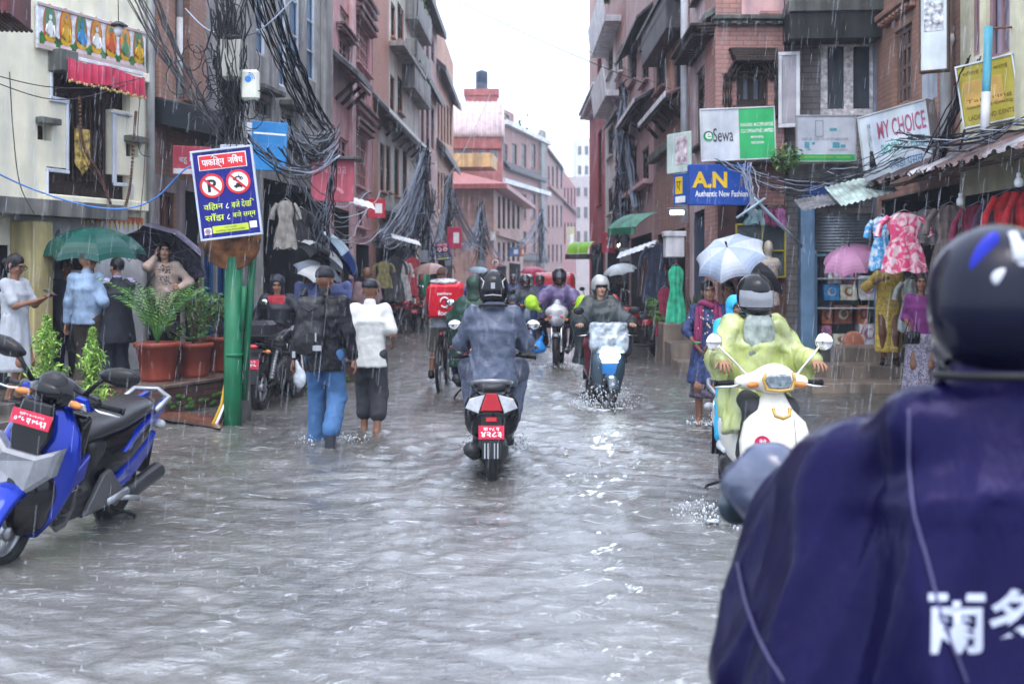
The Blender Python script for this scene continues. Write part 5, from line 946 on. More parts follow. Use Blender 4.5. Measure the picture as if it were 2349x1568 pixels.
t = thing('lime_awning', 'lime green domed shop awning far on the right', 'awning', P(1345, 572, 42), -40); b = MB(); b.grid(lambda a, v: Vector((-.5+a, -.6*math.sin(v*1.5), .5*math.cos(v*1.5)-.2)), 20, 6); b.build('canvas', mat('lime_canvas', (.22, .50, .03), .5), t); b = MB(); b.box((0, -.3, -.28), (1.05, .75, .2)); b.build('box', roofdark, t)
for (x, y, Y, l) in ((925, 556, 30, 'slanted white sheet awning under the balcony house'), (1470, 580, 22, 'small white sheet awning at the dark shop on the right'), (795, 470, 18, 'tilted white panel below the red cloth banner')):
    t = thing('sheet_awning', l, 'awning', P(x, y, Y), 18 if x < 1000 else -20, ry=14 if x < 1000 else -18); b = MB(); b.grid(lambda a, v: Vector((-.4+.8*a, -.5*v, .15-.15*v+.008*math.sin(a*50))), 30, 3); b.build('sheet', mat('white_sheet', (.60, .62, .64), .4, streak=.2), t); b = MB(); b.box((0, 0, .1), (.85, .04, .05)); b.build('rail', steel, t)
t = thing('water_heater', 'white boxed unit mounted by the corner column', 'equipment box', P(1546, 562, 18.9)); b = MB(); b.box((0, 0, -.03), (.33, .3, .37), b=.015); b.build('case', mat('white_enamel', (.62, .62, .64), .4, streak=.2), t); b = MB(); b.box((0, -.01, .19), (.38, .34, .09), b=.01); b.build('lid', white_p, t)
hb = [0]
def garment(label, x, y0, y1, w_, Y, m_, sleeves=True, flare=1.25, rz=0, group=None, thick=.05, pants=False):
    h = (y1-y0)/F*Y; t = thing('garment', label, 'clothing', P(x, y0, Y), rz, group); b = MB(); s0 = hb[0]; hb[0] += 1
    def prof(v): return w_*.5*((.35+.65*min(1, v/.10)) if v < .1 else (.92-.22*math.exp(-((v-.42)/.16)**2)+(flare-.92)*max(0, (v-.4)/.6)**1.3))
    rings = []
    for j in range(17):
        v = j/16; r_ = prof(v); n = 32; rings.append([Vector((r_*math.cos(6.283*k/n), thick*(.6+.8*v)*math.sin(6.283*k/n)*(1+.5*math.sin(k*1.9+s0))+.012*v*math.sin(k*2.7+s0*2), -h*v+.02*v*math.sin(k*1.1+s0))) for k in range(n)])
    b.loft(rings, 0, False)
    if sleeves:
        for s_ in (-1, 1): b.tube([(s_*w_*.40, 0, -.05), (s_*w_*.62, .0, -h*.20), (s_*w_*.70, -.01, -h*.40)], [.06, .065, .075], 10, 0, False, .6)
    b.build('cloth', m_, t); b = MB(); b.tube([(-w_*.3, 0, -.02), (0, 0, .04), (w_*.3, 0, -.02)], .006, 5); b.tube([(0, 0, .04), (0, 0, .09), (.02, 0, .11), (.035, 0, .09)], .004, 5); b.build('hanger', steel, t); return t
def dye(name, a, c, scale=7):
    if name in MATS: return MATS[name]
    m_ = bpy.data.materials.new(name); m_.use_nodes = True; n = m_.node_tree.nodes; L = m_.node_tree.links; b = n['Principled BSDF']; b.inputs['Roughness'].default_value = .7
    t = n.new('ShaderNodeTexCoord'); q = n.new('ShaderNodeTexNoise'); q.inputs['Scale'].default_value = scale; q.inputs['Detail'].default_value = 4; q.inputs['Distortion'].default_value = 1.5; L.new(t.outputs['Object'], q.inputs[0]); r = n.new('ShaderNodeValToRGB'); L.new(q.outputs['Fac'], r.inputs[0])
    r.color_ramp.elements[0].position = .44; r.color_ramp.elements[0].color = (*a, 1); r.color_ramp.elements[1].position = .56; r.color_ramp.elements[1].color = (*c, 1); L.new(r.outputs[0], b.inputs['Base Color']); MATS[name] = m_; return m_
garment('pink and white tie-dyed dress hanging at the front of the stall', 2074, 488, 625, .46, 13.6, dye('pink_dye', (.62, .05, .16), (.70, .52, .56)), rz=-15); garment('blue and white tie-dyed top hanging left of the pink dress', 2022, 497, 618, .26, 13.9, dye('blue_dye', (.05, .30, .60), (.62, .70, .74)), rz=-30)
for x, y0, y1, w_, Y, c, l in ((2180, 470, 640, .4, 13.2, (.16, .12, .11), 'faded brown shirt hanging deep in the stall'), (2245, 470, 680, .42, 12.8, (.22, .02, .06), 'maroon long dress hanging under the left bulb'), (2300, 450, 690, .42, 12.2, (.05, .02, .05), 'black purple dress between the red dresses'), (2322, 440, 700, .42, 11.8, (.42, .015, .02), 'bright red dress at the right edge of the stall'), (2372, 430, 720, .42, 11.6, (.45, .02, .03), 'red dress cut by the right image edge'), (2092, 640, 760, .3, 14.4, (.35, .38, .36), 'grey green tunic hanging below the pink dress'), (2128, 480, 560, .34, 14.3, (.35, .32, .33), 'grey top hanging right of the pink dress')):
    garment(l, x, y0, y1, w_, Y, mat('cloth_%d' % x, c, .75, var=.3, scale=12, sheen=.2), rz=-20)
for x, y0, y1, w_, Y, c, l in ((1551, 610, 740, .30, 18.7, (.03, .42, .24), 'emerald green shawl hanging beside the stone landing'), (1505, 560, 690, .45, 21.5, (.02, .03, .06), 'dark navy coats hanging in the shop by the green awning'), (1525, 660, 770, .3, 20.8, (.25, .02, .06), 'maroon skirt hanging behind the green climbing plant'), (1484, 590, 680, .35, 22.8, (.06, .03, .03), 'dark brown shirt hanging at the shop edge on the right'), (1703, 560, 640, .3, 17.5, (.25, .04, .12), 'purplish blouse hanging in the mannequin shop'), (1735, 480, 515, .35, 17.3, (.18, .32, .36), 'pale blue folded cloth on the mannequin shop shelf'), (1765, 478, 515, .35, 17.3, (.16, .03, .08), 'wine folded cloth on the mannequin shop shelf'), (1790, 478, 520, .2, 17.3, (.35, .12, .30), 'pink purple folded cloth at the mannequin shop')):
    garment(l, x, y0, y1, w_, Y, mat('cloth_%d' % x, c, .75, var=.35, scale=8, sheen=.2), sleeves=x in (1505, 1703))
for x, y0, y1, w_, Y, c, l in ((655, 460, 570, .30, 17, (.30, .28, .26), 'cream dress hanging at the dark shop right of the pole'), (690, 480, 560, .3, 18, (.04, .04, .05), 'black shirt hanging beside the cream dress'), (905, 590, 690, .5, 30, (.06, .06, .07), 'row of dark coats outside the balcony house shop'), (925, 600, 690, .4, 31, (.5, .5, .5), 'white kurta hanging among dark coats'), (945, 590, 720, .4, 32, (.38, .04, .06), 'red cloth hanging at the balcony house shop'), (880, 600, 660, .4, 29, (.22, .20, .08), 'olive shirt hanging at the balcony house shop')):
    garment(l, x, y0, y1, w_, Y, mat('cloth_%d' % x, c, .75, var=.3, scale=8, sheen=.2), rz=10)
t = thing('mannequin', 'cream mannequin in a floral sleeveless dress in the shop window', 'mannequin', P(1762, 690, 17.1)); S = SDF(.05); S.cone((0, 0, .02), (0, 0, .30), (.15, .11), (.13, .09)).cone((0, 0, .28), (0, 0, .62), (.12, .085), (.17, .09)).cap((-.12, 0, .62), (.12, 0, .62), .055).cap((0, 0, .62), (0, 0, .74), .045).ell((0, -.015, .84), (.07, .085, .11)); v, f_ = S.mesh(.014); b = MB(); b.add(v, f_); b.build('body', mat('mannequin_skin', (.45, .40, .33), .4), t)
S = SDF(.05); S.cone((0, 0, -.08), (0, 0, .30), (.19, .14), (.145, .105)).cone((0, 0, .28), (0, 0, .58), (.135, .10), (.175, .105)).cap((-.13, 0, .59), (.13, 0, .59), .062); v, f_ = S.mesh(.014); b = MB(); b.add(v, f_); b.build('dress', dye('floral_cloth', (.20, .24, .33), (.50, .38, .27), 16), t); b = MB(); b.tube([(0, 0, -.55), (0, 0, 0)], .02, 8); b.lathe([(0, -.55), (.14, -.55), (.13, -.53)], seg=16); b.build('stand', steel, t)
t = thing('display_stand', 'yellow framed glass display behind the mannequin', 'display', P(1745, 575, 17.45)); W = .78; b = MB()
for (c, s_) in (((-W/2, 0, 0), (.03, .03, .85)), ((W/2, 0, 0), (.03, .03, .85)), ((0, 0, .42), (W, .03, .03)), ((0, 0, .0), (W, .03, .025)), ((0, 0, -.42), (W, .03, .03)), ((.02, 0, .2), (.025, .03, .4))): b.box(c, s_)
b.build('frame', mat('yellow_frame', (.42, .36, .04), .45), t); b = MB(); b.box((0, .03, 0), (W, .01, .84), b=.001); b.build('pane', mat('dark_pane', (.07, .09, .10), .1), t)
t = thing('display_case', 'glass display case of boxed goods below the roller shutter', 'display case', P(1940, 690, 17.7)); W, h = .98, 1.48; b = MB(); b.box((0, .35, -h/2), (W, .75, .04)); b.box((0, .72, 0), (W, .03, h)); [b.box((0, .35, q), (W-.04, .7, .025)) for q in (-.12, .36)]; b.build('shelf', mat('pale_shelf', (.35, .40, .44), .5), t)
b = MB(); [b.box((s_*W/2, 0, 0), (.045, .05, h)) for s_ in (-1, 1)]; [b.box((0, 0, q), (W, .05, .045)) for q in (-h/2, h/2)]; b.build('frame', skyb, t)
g2 = random.Random(3); cols = [((.05, .25, .55), 'blue'), ((.60, .62, .50), 'cream'), ((.62, .64, .66), 'white'), ((.42, .15, .08), 'orange'), ((.45, .18, .28), 'pink'), ((.20, .08, .06), 'brown')]
for (x0, y0, x1, y1, ci, l) in ((1884, 652, 1920, 688, 0, 'blue carton on the upper shelf of the display case'), (1922, 652, 1960, 688, 1, 'cream carton with a green crescent on the upper shelf'), (1963, 632, 2010, 688, 2, 'white carton with a mauve drawing on the upper shelf'), (1895, 612, 1925, 650, 2, 'white carton standing on the blue carton'), (1928, 616, 1960, 650, 4, 'pink carton at the back of the upper shelf'), (1880, 705, 1904, 742, 3, 'brownish orange carton at left of the middle shelf'), (1908, 700, 1948, 742, 5, 'brown carton in the middle of the middle shelf'), (1962, 700, 1985, 742, 3, 'orange carton at the right of the middle shelf'), (1880, 745, 1902, 792, 4, 'pink carton at left of the bottom shelf'), (1905, 765, 1950, 792, 1, 'cream tray on the bottom shelf'), (1966, 742, 2008, 790, 2, 'white carton at right of the bottom shelf')):
    Y = 17.95; c = P((x0+x1)/2, (y0+y1)/2, Y); w_, h_ = (x1-x0)/F*Y, (y1-y0)/F*Y; t = thing('carton', l, 'box', c); b = MB(); b.box((0, 0, 0), (w_, .3, h_), b=.006); b.build('box', mat('carton_'+cols[ci][1], cols[ci][0], .45, var=.3, scale=12), t); b = MB(); disc(b, 0, .01, w_*.28, h_*.28, -.154, 0, 14); disc(b, w_*.05, .02, w_*.18, h_*.2, -.157, 1, 12); b.build('print', [mat('carton_'+cols[(ci+2) % 6][1], cols[(ci+2) % 6][0], .45, var=.3, scale=12), mat('carton_'+cols[ci][1], cols[ci][0])], t)
t = thing('frying_pan', 'round reddish pan propped in front of the display case', 'pan', P(1959, 783, 17.3), rx=-14); b = MB(); b.lathe([(0, .02), (.13, .02), (.17, 0), (.175, -.03), (.16, -.03), (.13, -.01), (0, -.01)], (0, 0, 0), rot(90), 24); b.build('pan', mat('pan_red', (.42, .16, .10), .3), t); b = MB(); b.tube([(.12, 0, .12), (.22, 0, .36)], .014, 6); b.build('handle', mat('pink_grip', (.5, .25, .25), .4), t)
# ---------------------------------------------------------------- people
skinm = {k: mat('skin_'+k, c, .5, var=.08, sub=.1) for k, c in (('tan', (.30, .155, .095)), ('brown', (.20, .095, .058)), ('light', (.46, .27, .19)))}
eyew = mat('eye_white', (.6, .58, .55), .3); eyed = mat('eye_dark', (.01, .008, .008), .2); lipm = mat('lip', (.25, .06, .055), .4); hairm = mat('black_hair', (.008, .007, .008), .38, var=.2, bump=.4, bscale=60, stretch=(1, 1, .2))
V_ = lambda *a: Vector(a)
def ik(a, t, l1, l2, hint):
    a, t = Vector(a), Vector(t); d = t-a; L_ = min(d.length, (l1+l2)*.999); dn = d.normalized(); t = a+dn*L_
    x = (l1*l1-l2*l2+L_*L_)/(2*L_); h_ = math.sqrt(max(l1*l1-x*x, 0)); hn = Vector(hint)-dn*Vector(hint).dot(dn)
    if hn.length < 1e-5: hn = Vector((0, 1, 0))
    return a+dn*x+hn.normalized()*h_, t
def toM(o): return np.array(o)
def smesh(S, vox, name, m_, par, noise=None, label=None):
    v, f_ = S.mesh(vox, noise); b = MB(); b.add(v, f_, 0, True); return b.build(name, m_, par, label)
def hand(b, wr, dr, nrm, s, curl, side, mi=0):
    """palm, four fingers and a thumb; dr along the forearm, nrm out of the palm"""
    dr = Vector(dr).normalized(); nrm = Vector(nrm); nrm = (nrm-dr*nrm.dot(dr)).normalized(); lat = dr.cross(nrm)*side
    pts = []
    b.loft([[wr+dr*q*s+lat*(math.cos(6.283*k/10)*w_*s)+nrm*(math.sin(6.283*k/10)*t_*s) for k in range(10)] for q, w_, t_ in ((-.02, .026, .020), (.01, .032, .018), (.05, .041, .016), (.085, .042, .014), (.095, .036, .010))], mi)
    for i, L_ in enumerate((.068, .077, .072, .056)):
        p = wr+dr*.088*s+lat*(.031-.0205*i)*s; d = dr+lat*(.12-.08*i); d.normalize(); q = [p-dr*.015*s]; c = curl*(1+.08*i)
        for k in range(4):
            q.append(q[-1]+d*L_*s*(.42, .36, .28, .2)[k]); M_ = Matrix.Rotation(c*.55, 3, dr.cross(nrm)); d = M_ @ d
        b.tube(q, [.0095*s, .0092*s, .0085*s, .0078*s, .005*s], 6, mi)
    p = wr+dr*.025*s+lat*.03*s; d = (dr*.6+lat*.75+nrm*.25).normalized(); q = [p-lat*.01*s]
    for k in range(3): q.append(q[-1]+d*s*(.035, .03, .024)[k]); d = (d+dr*.3+nrm*.25*curl-lat*.15).normalized()
    b.tube(q, [.013*s, .0115*s, .0095*s, .006*s], 6, mi)
def person(label, x, Y, z=0, rz=0, h=1.66, vox=.013, skin='tan', pel=None, lean=(0, 0), hands={}, feet={}, head=(0, 0, 0), tops=(), bottoms=(), hair='short', shoes=None, helmet=None, female=False, group=None, face=True, extra=None, twist=0, beard=False, mask=None, curl=.7, hatm=None, shw=.160, kind_cat='person', loc=None):
    s = h/1.70; t = thing('person', label, kind_cat, loc if loc is not None else (x, Y, z), rz, group)
    pel = Vector(pel if pel else (0, 0, .92*s)); T = Vector((lean[0], lean[1], 1)).normalized(); Xa = (Matrix.Rotation(R(twist), 3, 'Z') @ Vector((1, 0, 0))); Xa = (Xa-T*Xa.dot(T)).normalized(); Fa = T.cross(Xa)*-1  # forward (local -y)
    if Fa.y > 0: Fa = -Fa
    nk = pel+T*.51*s; ch = pel+T*.33*s; bl = pel+T*.13*s
    Rh = Euler((R(head[1]), R(head[2]), R(head[0]))).to_matrix(); hc = nk+T*.05*s+V_(0, -.008, .105*s)
    J = {'nk': nk, 'ch': ch, 'pel': pel, 'T': T, 'F': Fa, 'X': Xa, 's': s, 'hc': hc, 'Rh': Rh, 'bl': bl}
    for side, k in ((1, 'L'), (-1, 'R')):
        sh = nk-T*.055*s+Xa*side*shw*s*(.9 if female else 1)+Fa*-.005; hd = hands.get(k, {}); tg = Vector(hd.get('to', pel+Xa*side*.235*s+V_(0, -.05*s, -.09*s)))
        el, wr = ik(sh, tg, .285*s, .255*s, hd.get('hint', (side*.2, 1, 0))); J['sh'+k], J['el'+k], J['wr'+k] = sh, el, wr
        hp = pel+Xa*side*.085*s-V_(0, 0, .03*s); ft = feet.get(k, {}); an = Vector(ft.get('to', (hp.x*1.05, hp.y+.02, .08*s))); kn, an = ik(hp, an, .43*s, .42*s, ft.get('hint', (side*.06, -1, 0)))
        J['hp'+k], J['kn'+k], J['an'+k] = hp, kn, an; J['toe'+k] = Vector(ft.get('toe', an+V_(side*.02, -.15*s, -.05*s)))
    # one continuous body
    S = SDF(.035*s); wd = .9 if female else 1
    S.cone(pel-T*.06*s, bl, (.145*s, .10*s), (.125*s*wd, .09*s), X=Xa).cone(bl, ch, (.125*s*wd, .09*s), (.15*s*wd, .10*s), X=Xa).cone(ch, nk-T*.05*s, (.15*s*wd, .10*s), (.13*s*wd, .075*s), X=Xa)
    S.cap(nk-T*.03*s, hc-V_(0, 0, .03*s), .052*s*wd, .048*s*wd)
    for k in 'LR':
        S.cap(J['sh'+k], J['el'+k], .048*s*wd, .038*s*wd).cap(J['el'+k], J['wr'+k], .038*s*wd, .026*s*wd).cap(J['hp'+k], J['kn'+k], .080*s, .056*s).cap(J['kn'+k], J['an'+k], .054*s, .036*s)
        a, e = J['an'+k], J['toe'+k]; d = (e-a); S.cap(a-V_(0, 0, .03*s)-d*.15, e, .036*s, .026*s, k=.03*s)
    b = MB(); v, f_ = S.mesh(vox); b.add(v, f_, 0)
    S = SDF(.022*s); Rn = np.array(Rh); P_ = lambda *q: hc+Rh @ (Vector(q)*s)
    S.ell(P_(0, .012, .028), np.array((.074, .093, .094))*s, Rn).ell(P_(0, -.022, -.045), np.array((.058, .068, .078))*s, Rn).ell(P_(0, -.062, -.092), np.array((.030, .028, .024))*s, Rn)
    S.cap(P_(0, -.090, .008), P_(0, -.108, -.024), .009*s, .014*s, k=.014*s).ell(P_(0, -.086, -.055), np.array((.028, .016, .014))*s, Rn, k=.012*s)
    S.ell(P_(0, -.080, .030), np.array((.05, .02, .014))*s, Rn, k=.02*s)
    for q in (-1, 1): S.ell(P_(q*.077, .012, -.012), np.array((.010, .022, .033))*s, Rn, k=.008*s).ell(P_(q*.034, -.072, -.030), np.array((.022, .02, .02))*s, Rn, k=.02*s).ell(P_(q*.031, -.092, .006), np.array((.017, .012, .011))*s, Rn, k=.012*s, neg=True)
    v, f_ = S.mesh(max(.0065*s, vox*.55)); b.add(v, f_, 0)
    if face:
        for q in (-1, 1):
            b.ell(P_(q*.031, -.080, .006), (.0135*s, .008*s, .0085*s), Rh, 8, 1); b.ell(P_(q*.031, -.0865, .006), (.0065*s, .004*s, .0070*s), Rh, 8, 2)
            b.tube([P_(q*.014, -.099, .026), P_(q*.031, -.098, .032), P_(q*.050, -.087, .026)], .0045*s, 5, 2); b.tube([P_(q*.016, -.091, .013), P_(q*.031, -.0925, .017), P_(q*.046, -.083, .011)], .003*s, 5, 2)
        b.ell(P_(0, -.101, -.049), (.024*s, .007*s, .0055*s), Rh, 10, 3); b.ell(P_(0, -.100, -.059), (.020*s, .008*s, .0065*s), Rh, 10, 3)
    for side, k in ((1, 'L'), (-1, 'R')):
        hd = hands.get(k, {}); d = Vector(hd.get('dir', J['wr'+k]-J['el'+k])); hand(b, J['wr'+k], d, hd.get('n', Xa*-side), s*wd, hd.get('curl', curl), side if hd.get('flip') is None else -side)
    b.build('body', [skinm[skin], eyew, eyed, lipm], t)
    # hair / headgear
    if hair and not helmet:
        S = SDF(.02*s); S.ell(P_(0, .016, .034), np.array((.083, .100, .098))*s, Rn)
        if hair in ('bun', 'long', 'bob'): S.ell(P_(0, .045, -.02), np.array((.080, .062, .095))*s, Rn)
        if hair == 'bun': S.ell(P_(0, .13, -.01), np.array((.045, .045, .05))*s, Rn)
        if hair == 'long': S.cap(P_(0, .08, -.04), P_(0, .10, -.30), .06*s, .04*s)
        S.ell(P_(0, -.085, -.035), np.array((.066, .062, .085))*s, Rn, k=.01*s, neg=True)
        if hair == 'short': S.box(P_(0, .0, -.13), np.array((.2, .2, .085))*s, .005, Rn, k=.01*s, neg=True)
        for q in (-1, 1):
            if hair == 'short': S.ell(P_(q*.09, -.04, -.05), np.array((.03, .05, .05))*s, Rn, neg=True)
        smesh(S, max(.009, vox*.75), 'hair', hatm if hair == 'knit' and hatm else hairm, t, wrinkle(.006, 60, 3))
    for cl in tops+bottoms: cl(t, J, vox)
    if shoes:
        for k in 'LR':
            a, e = J['an'+k], J['toe'+k]; d = e-a; S = SDF(.02*s); S.cap(a-V_(0, 0, .035*s)-d*.2, e+d*.08, .047*s, .036*s)
            if shoes[0] == 'shoe': S.cap(a-V_(0, 0, .03*s), a+V_(0, 0, .02*s), .046*s)
            smesh(S, max(.010, vox*.8), 'shoe', shoes[1], t)
    if helmet: helmet(t, J, vox)
    if extra: extra(t, J, vox)
    return t, J
def top(m_, sleeve='long', hem=.16, loose=.018, flare=0, name='jacket', collar=None, wr=.006, hood=None, seed=0, sl_loose=0, fem=False, opening=None, armhole=True, label=None):
    def f(t, J, vox):
        s = J['s']; T, X = J['T'], J['X']; S = SDF(.05*s); l = loose; w_ = .92 if fem else 1
        S.cone(J['pel']-T*hem*s, J['bl'], ((.150+l+flare)*s, (.108+l+flare*.8)*s), ((.138*w_+l)*s, (.100+l)*s), X=X).cone(J['bl'], J['ch'], ((.138*w_+l)*s, (.100+l)*s), ((.162*w_+l)*s, (.110+l)*s), X=X).cone(J['ch'], J['nk']-T*.035*s, ((.162*w_+l)*s, (.11+l)*s), ((.115*w_+l*.5)*s, (.066+l*.4)*s), X=X)
        S.cap(J['shL']-T*.012*s, J['shR']-T*.012*s, (.045+l*.45)*s)
        for k in 'LR':
            sh, el, wr_ = J['sh'+k], J['el'+k], J['wr'+k]; r0 = (.050+l*.42+sl_loose)*s*w_
            if sleeve == 'none': S.cap(sh, sh+(el-sh)*.1, r0); continue
            if sleeve == 'short': S.cap(sh, sh+(el-sh)*.80, r0, r0*1.02); continue
            S.cap(sh, el, r0, r0*.86)
            fr = .93 if sleeve == 'long' else .35; S.cap(el, el+(wr_-el)*fr, r0*.88, r0*(.66+sl_loose*4))
        if collar: S.cap(J['nk']-T*.03*s, J['nk']+T*collar*s, .066*s, .064*s, k=.03*s)
        if hood: S.ell(J['nk']+T*.02*s-J['F']*.07*s, np.array((.10, .06, .05))*s)
        smesh(S, vox, name, m_, t, wrinkle(wr, 26, seed, (1, 1, .7)) if wr else None, label)
    return f
def pants(m_, frac=1, r=(.098, .074, .062), name='trousers', wr=.005, seed=1):
    def f(t, J, vox):
        s = J['s']; S = SDF(.04*s); S.cone(J['pel']-J['T']*.10*s, J['pel']+J['T']*.09*s, (.155*s, .115*s), (.142*s, .105*s), X=J['X'])
        for k in 'LR':
            S.cap(J['hp'+k], J['kn'+k], r[0]*s, r[1]*s); e = J['kn'+k].lerp(J['an'+k], (frac-.5)*2 if frac < 1 else 1)
            S.cap(J['kn'+k], e-V_(0, 0, .0), r[1]*s, r[2]*s)
        smesh(S, vox, name, m_, t, wrinkle(wr, 30, seed, (.6, .6, 1.3)) if wr else None)
    return f
def skirt(m_, z1, z0, r1, r0, name='skirt', folds=9, amp=.012, off=(0, 0), off1=(0, 0)):
    """a hanging tube of cloth with folds, z1 (upper) to z0 (hem), elliptic radii"""
    def f(t, J, vox):
        s = J['s']; b = MB(); n = 64; rings = []; c = J['pel']
        for j in range(15):
            v = j/14; zz = (z1+(z0-z1)*v)*s; e = v**.8; rx = (r1[0]+(r0[0]-r1[0])*e)*s; ry = (r1[1]+(r0[1]-r1[1])*e)*s
            rings.append([Vector((c.x+off1[0]*(1-v)+off[0]*v+math.cos(6.283*k/n)*(rx+amp*(.3+v)*math.sin(6.283*k/n*folds+2*math.sin(v*3+k*.2))), c.y+off1[1]*(1-v)+off[1]*v+math.sin(6.283*k/n)*(ry+amp*(.3+v)*math.sin(6.283*k/n*folds+1.3+v)), zz)) for k in range(n)])
        b.loft(rings, 0, True); b.build(name, m_, t)
    return f
hblack = mat('helmet_black', (.006, .006, .008), .16, coat=.25, spec=.15, var=.05)
visor = mat('visor_dark', (.03, .035, .05), .06, spec=.9, var=.1); visorc = mat('visor_smoke', (.22, .23, .26), .08, spec=.9, var=.15)
def helm(m_, full=True, vm=visor, size=1.0, open_visor=False, mark=None, peak=False, vup=False):
    def f(t, J, vox):
        s = J['s']*size; hc, Rh = J['hc'], J['Rh']; Rn = np.array(Rh); Q = lambda *q: hc+Rh @ (Vector(q)*s); vv = max(.008, vox*.7)
        S = SDF(.03*s); S.ell(Q(0, .016, .032), np.array((.126, .145, .137))*s, Rn); S.ell(Q(0, .022, -.03), np.array((.122, .132, .115))*s, Rn)
        if full: S.ell(Q(0, -.065, -.085), np.array((.098, .085, .058))*s, Rn)
        else: S.box(Q(0, -.10, -.16), np.array((.2, .12, .12))*s, .01, Rn, k=.02, neg=True)
        S.box(Q(0, -.19, -.022 if full else -.06), np.array((.088, .13, .048 if full else .085))*s, .03*s, Rn, k=.02*s, neg=True)
        S.ell(Q(0, -.01, -.045), np.array((.094, .110, .12))*s, Rn, k=.01, neg=True); S.box(Q(0, .02, -.21), np.array((.2, .25, .07))*s, .01, Rn, k=.02, neg=True)
        o = smesh(S, vv, 'helmet', m_, t)
        if vm:
            b = MB(); lo, hi = (-60, 62); z0, z1 = (-.068, .050) if not open_visor else (.02, .11)
            b.grid(lambda a, v: Q(math.sin(R(lo*1.25+(hi-lo)*1.25*a))*(.131+.004*math.sin(v*3.1)), .014-math.cos(R(lo*1.25+(hi-lo)*1.25*a))*(.149-.02*max(0, v-.5) if not open_visor else .155-.03*v), z0+(z1-z0)*v), 18, 6); b.build('visor', vm, o)
        b = MB(); b.tube([Q(math.sin(R(a))*.117, .02-math.cos(R(a))*.127, -.138+.0*a) for a in range(40, 321, 20)], .010*s, 6); b.build('trim', black, o)
        if mark: mark(o, Q)
    return f
def cap_hat(m_, back=True, peak=True, flat=False):
    def f(t, J, vox):
        s = J['s']; hc, Rh = J['hc'], J['Rh']; Rn = np.array(Rh); Q = lambda *q: hc+Rh @ (Vector(q)*s); S = SDF(.02*s); S.ell(Q(0, .014, .045), np.array((.092, .108, .098 if not flat else .085))*s, Rn); S.box(Q(0, 0, -.08), np.array((.2, .2, .10))*s, .01, Rn, k=.015, neg=True); o = smesh(S, max(.009, vox*.75), 'cap', m_, t, wrinkle(.004, 40, 2))
        b = MB()
        if peak: b.grid(lambda a, v: Q(.085*math.sin((a-.5)*2.6), -.075-.085*v*math.cos((a-.5)*2.2), .032-.03*v-.012*abs(a-.5)*4), 10, 4); b.build('peak', m_, o)
    return f
def hood(m_, open_=.075):
    def f(t, J, vox):
        s = J['s']; hc, Rh = J['hc'], J['Rh']; Rn = np.array(Rh); Q = lambda *q: hc+Rh @ (Vector(q)*s); S = SDF(.03*s); S.ell(Q(0, .018, .025), np.array((.105, .125, .122))*s, Rn).ell(Q(0, .02, -.07), np.array((.10, .10, .09))*s, Rn).cap(Q(0, .03, -.1), Q(0, .04, -.17), .085*s, .10*s)
        S.ell(Q(0, -.10, -.03), np.array((open_, .10, .10))*s, Rn, k=.015, neg=True); smesh(S, max(.009, vox*.75), 'hood', m_, t, wrinkle(.006, 35, 5))
    return f
def poncho(m_, hem=.45, wide=.10, depth=.0, drop=.30, seed=3, wr=.010, name='poncho', r0=.10, k=.09):
    def f(t, J, vox):
        s = J['s']; T = J['T']; S = SDF(k*s); bt = J['pel']-V_(0, 0, hem*s)+J['F']*depth
        S.cone(bt, J['ch'], ((.22+wide)*s, (.17+wide*.8)*s), (.215*s, .155*s), X=J['X']).cone(J['ch'], J['nk']-T*.02*s, (.215*s, .15*s), (.12*s, .095*s), X=J['X'])
        for q in 'LR':
            sh, el, wr_ = J['sh'+q], J['el'+q], J['wr'+q]; S.cap(sh, el, r0*.8*s, r0*s).cap(el, el+(wr_-el)*.88, r0*s, r0*.8*s)
            for a in (el, el+(wr_-el)*.6): S.cap(a, a-V_(0, 0, drop*s), r0*.8*s, r0*.55*s)
        smesh(S, vox, name, m_, t, wrinkle(wr, 18, seed, (1.5, 1.5, .35)))
    return f
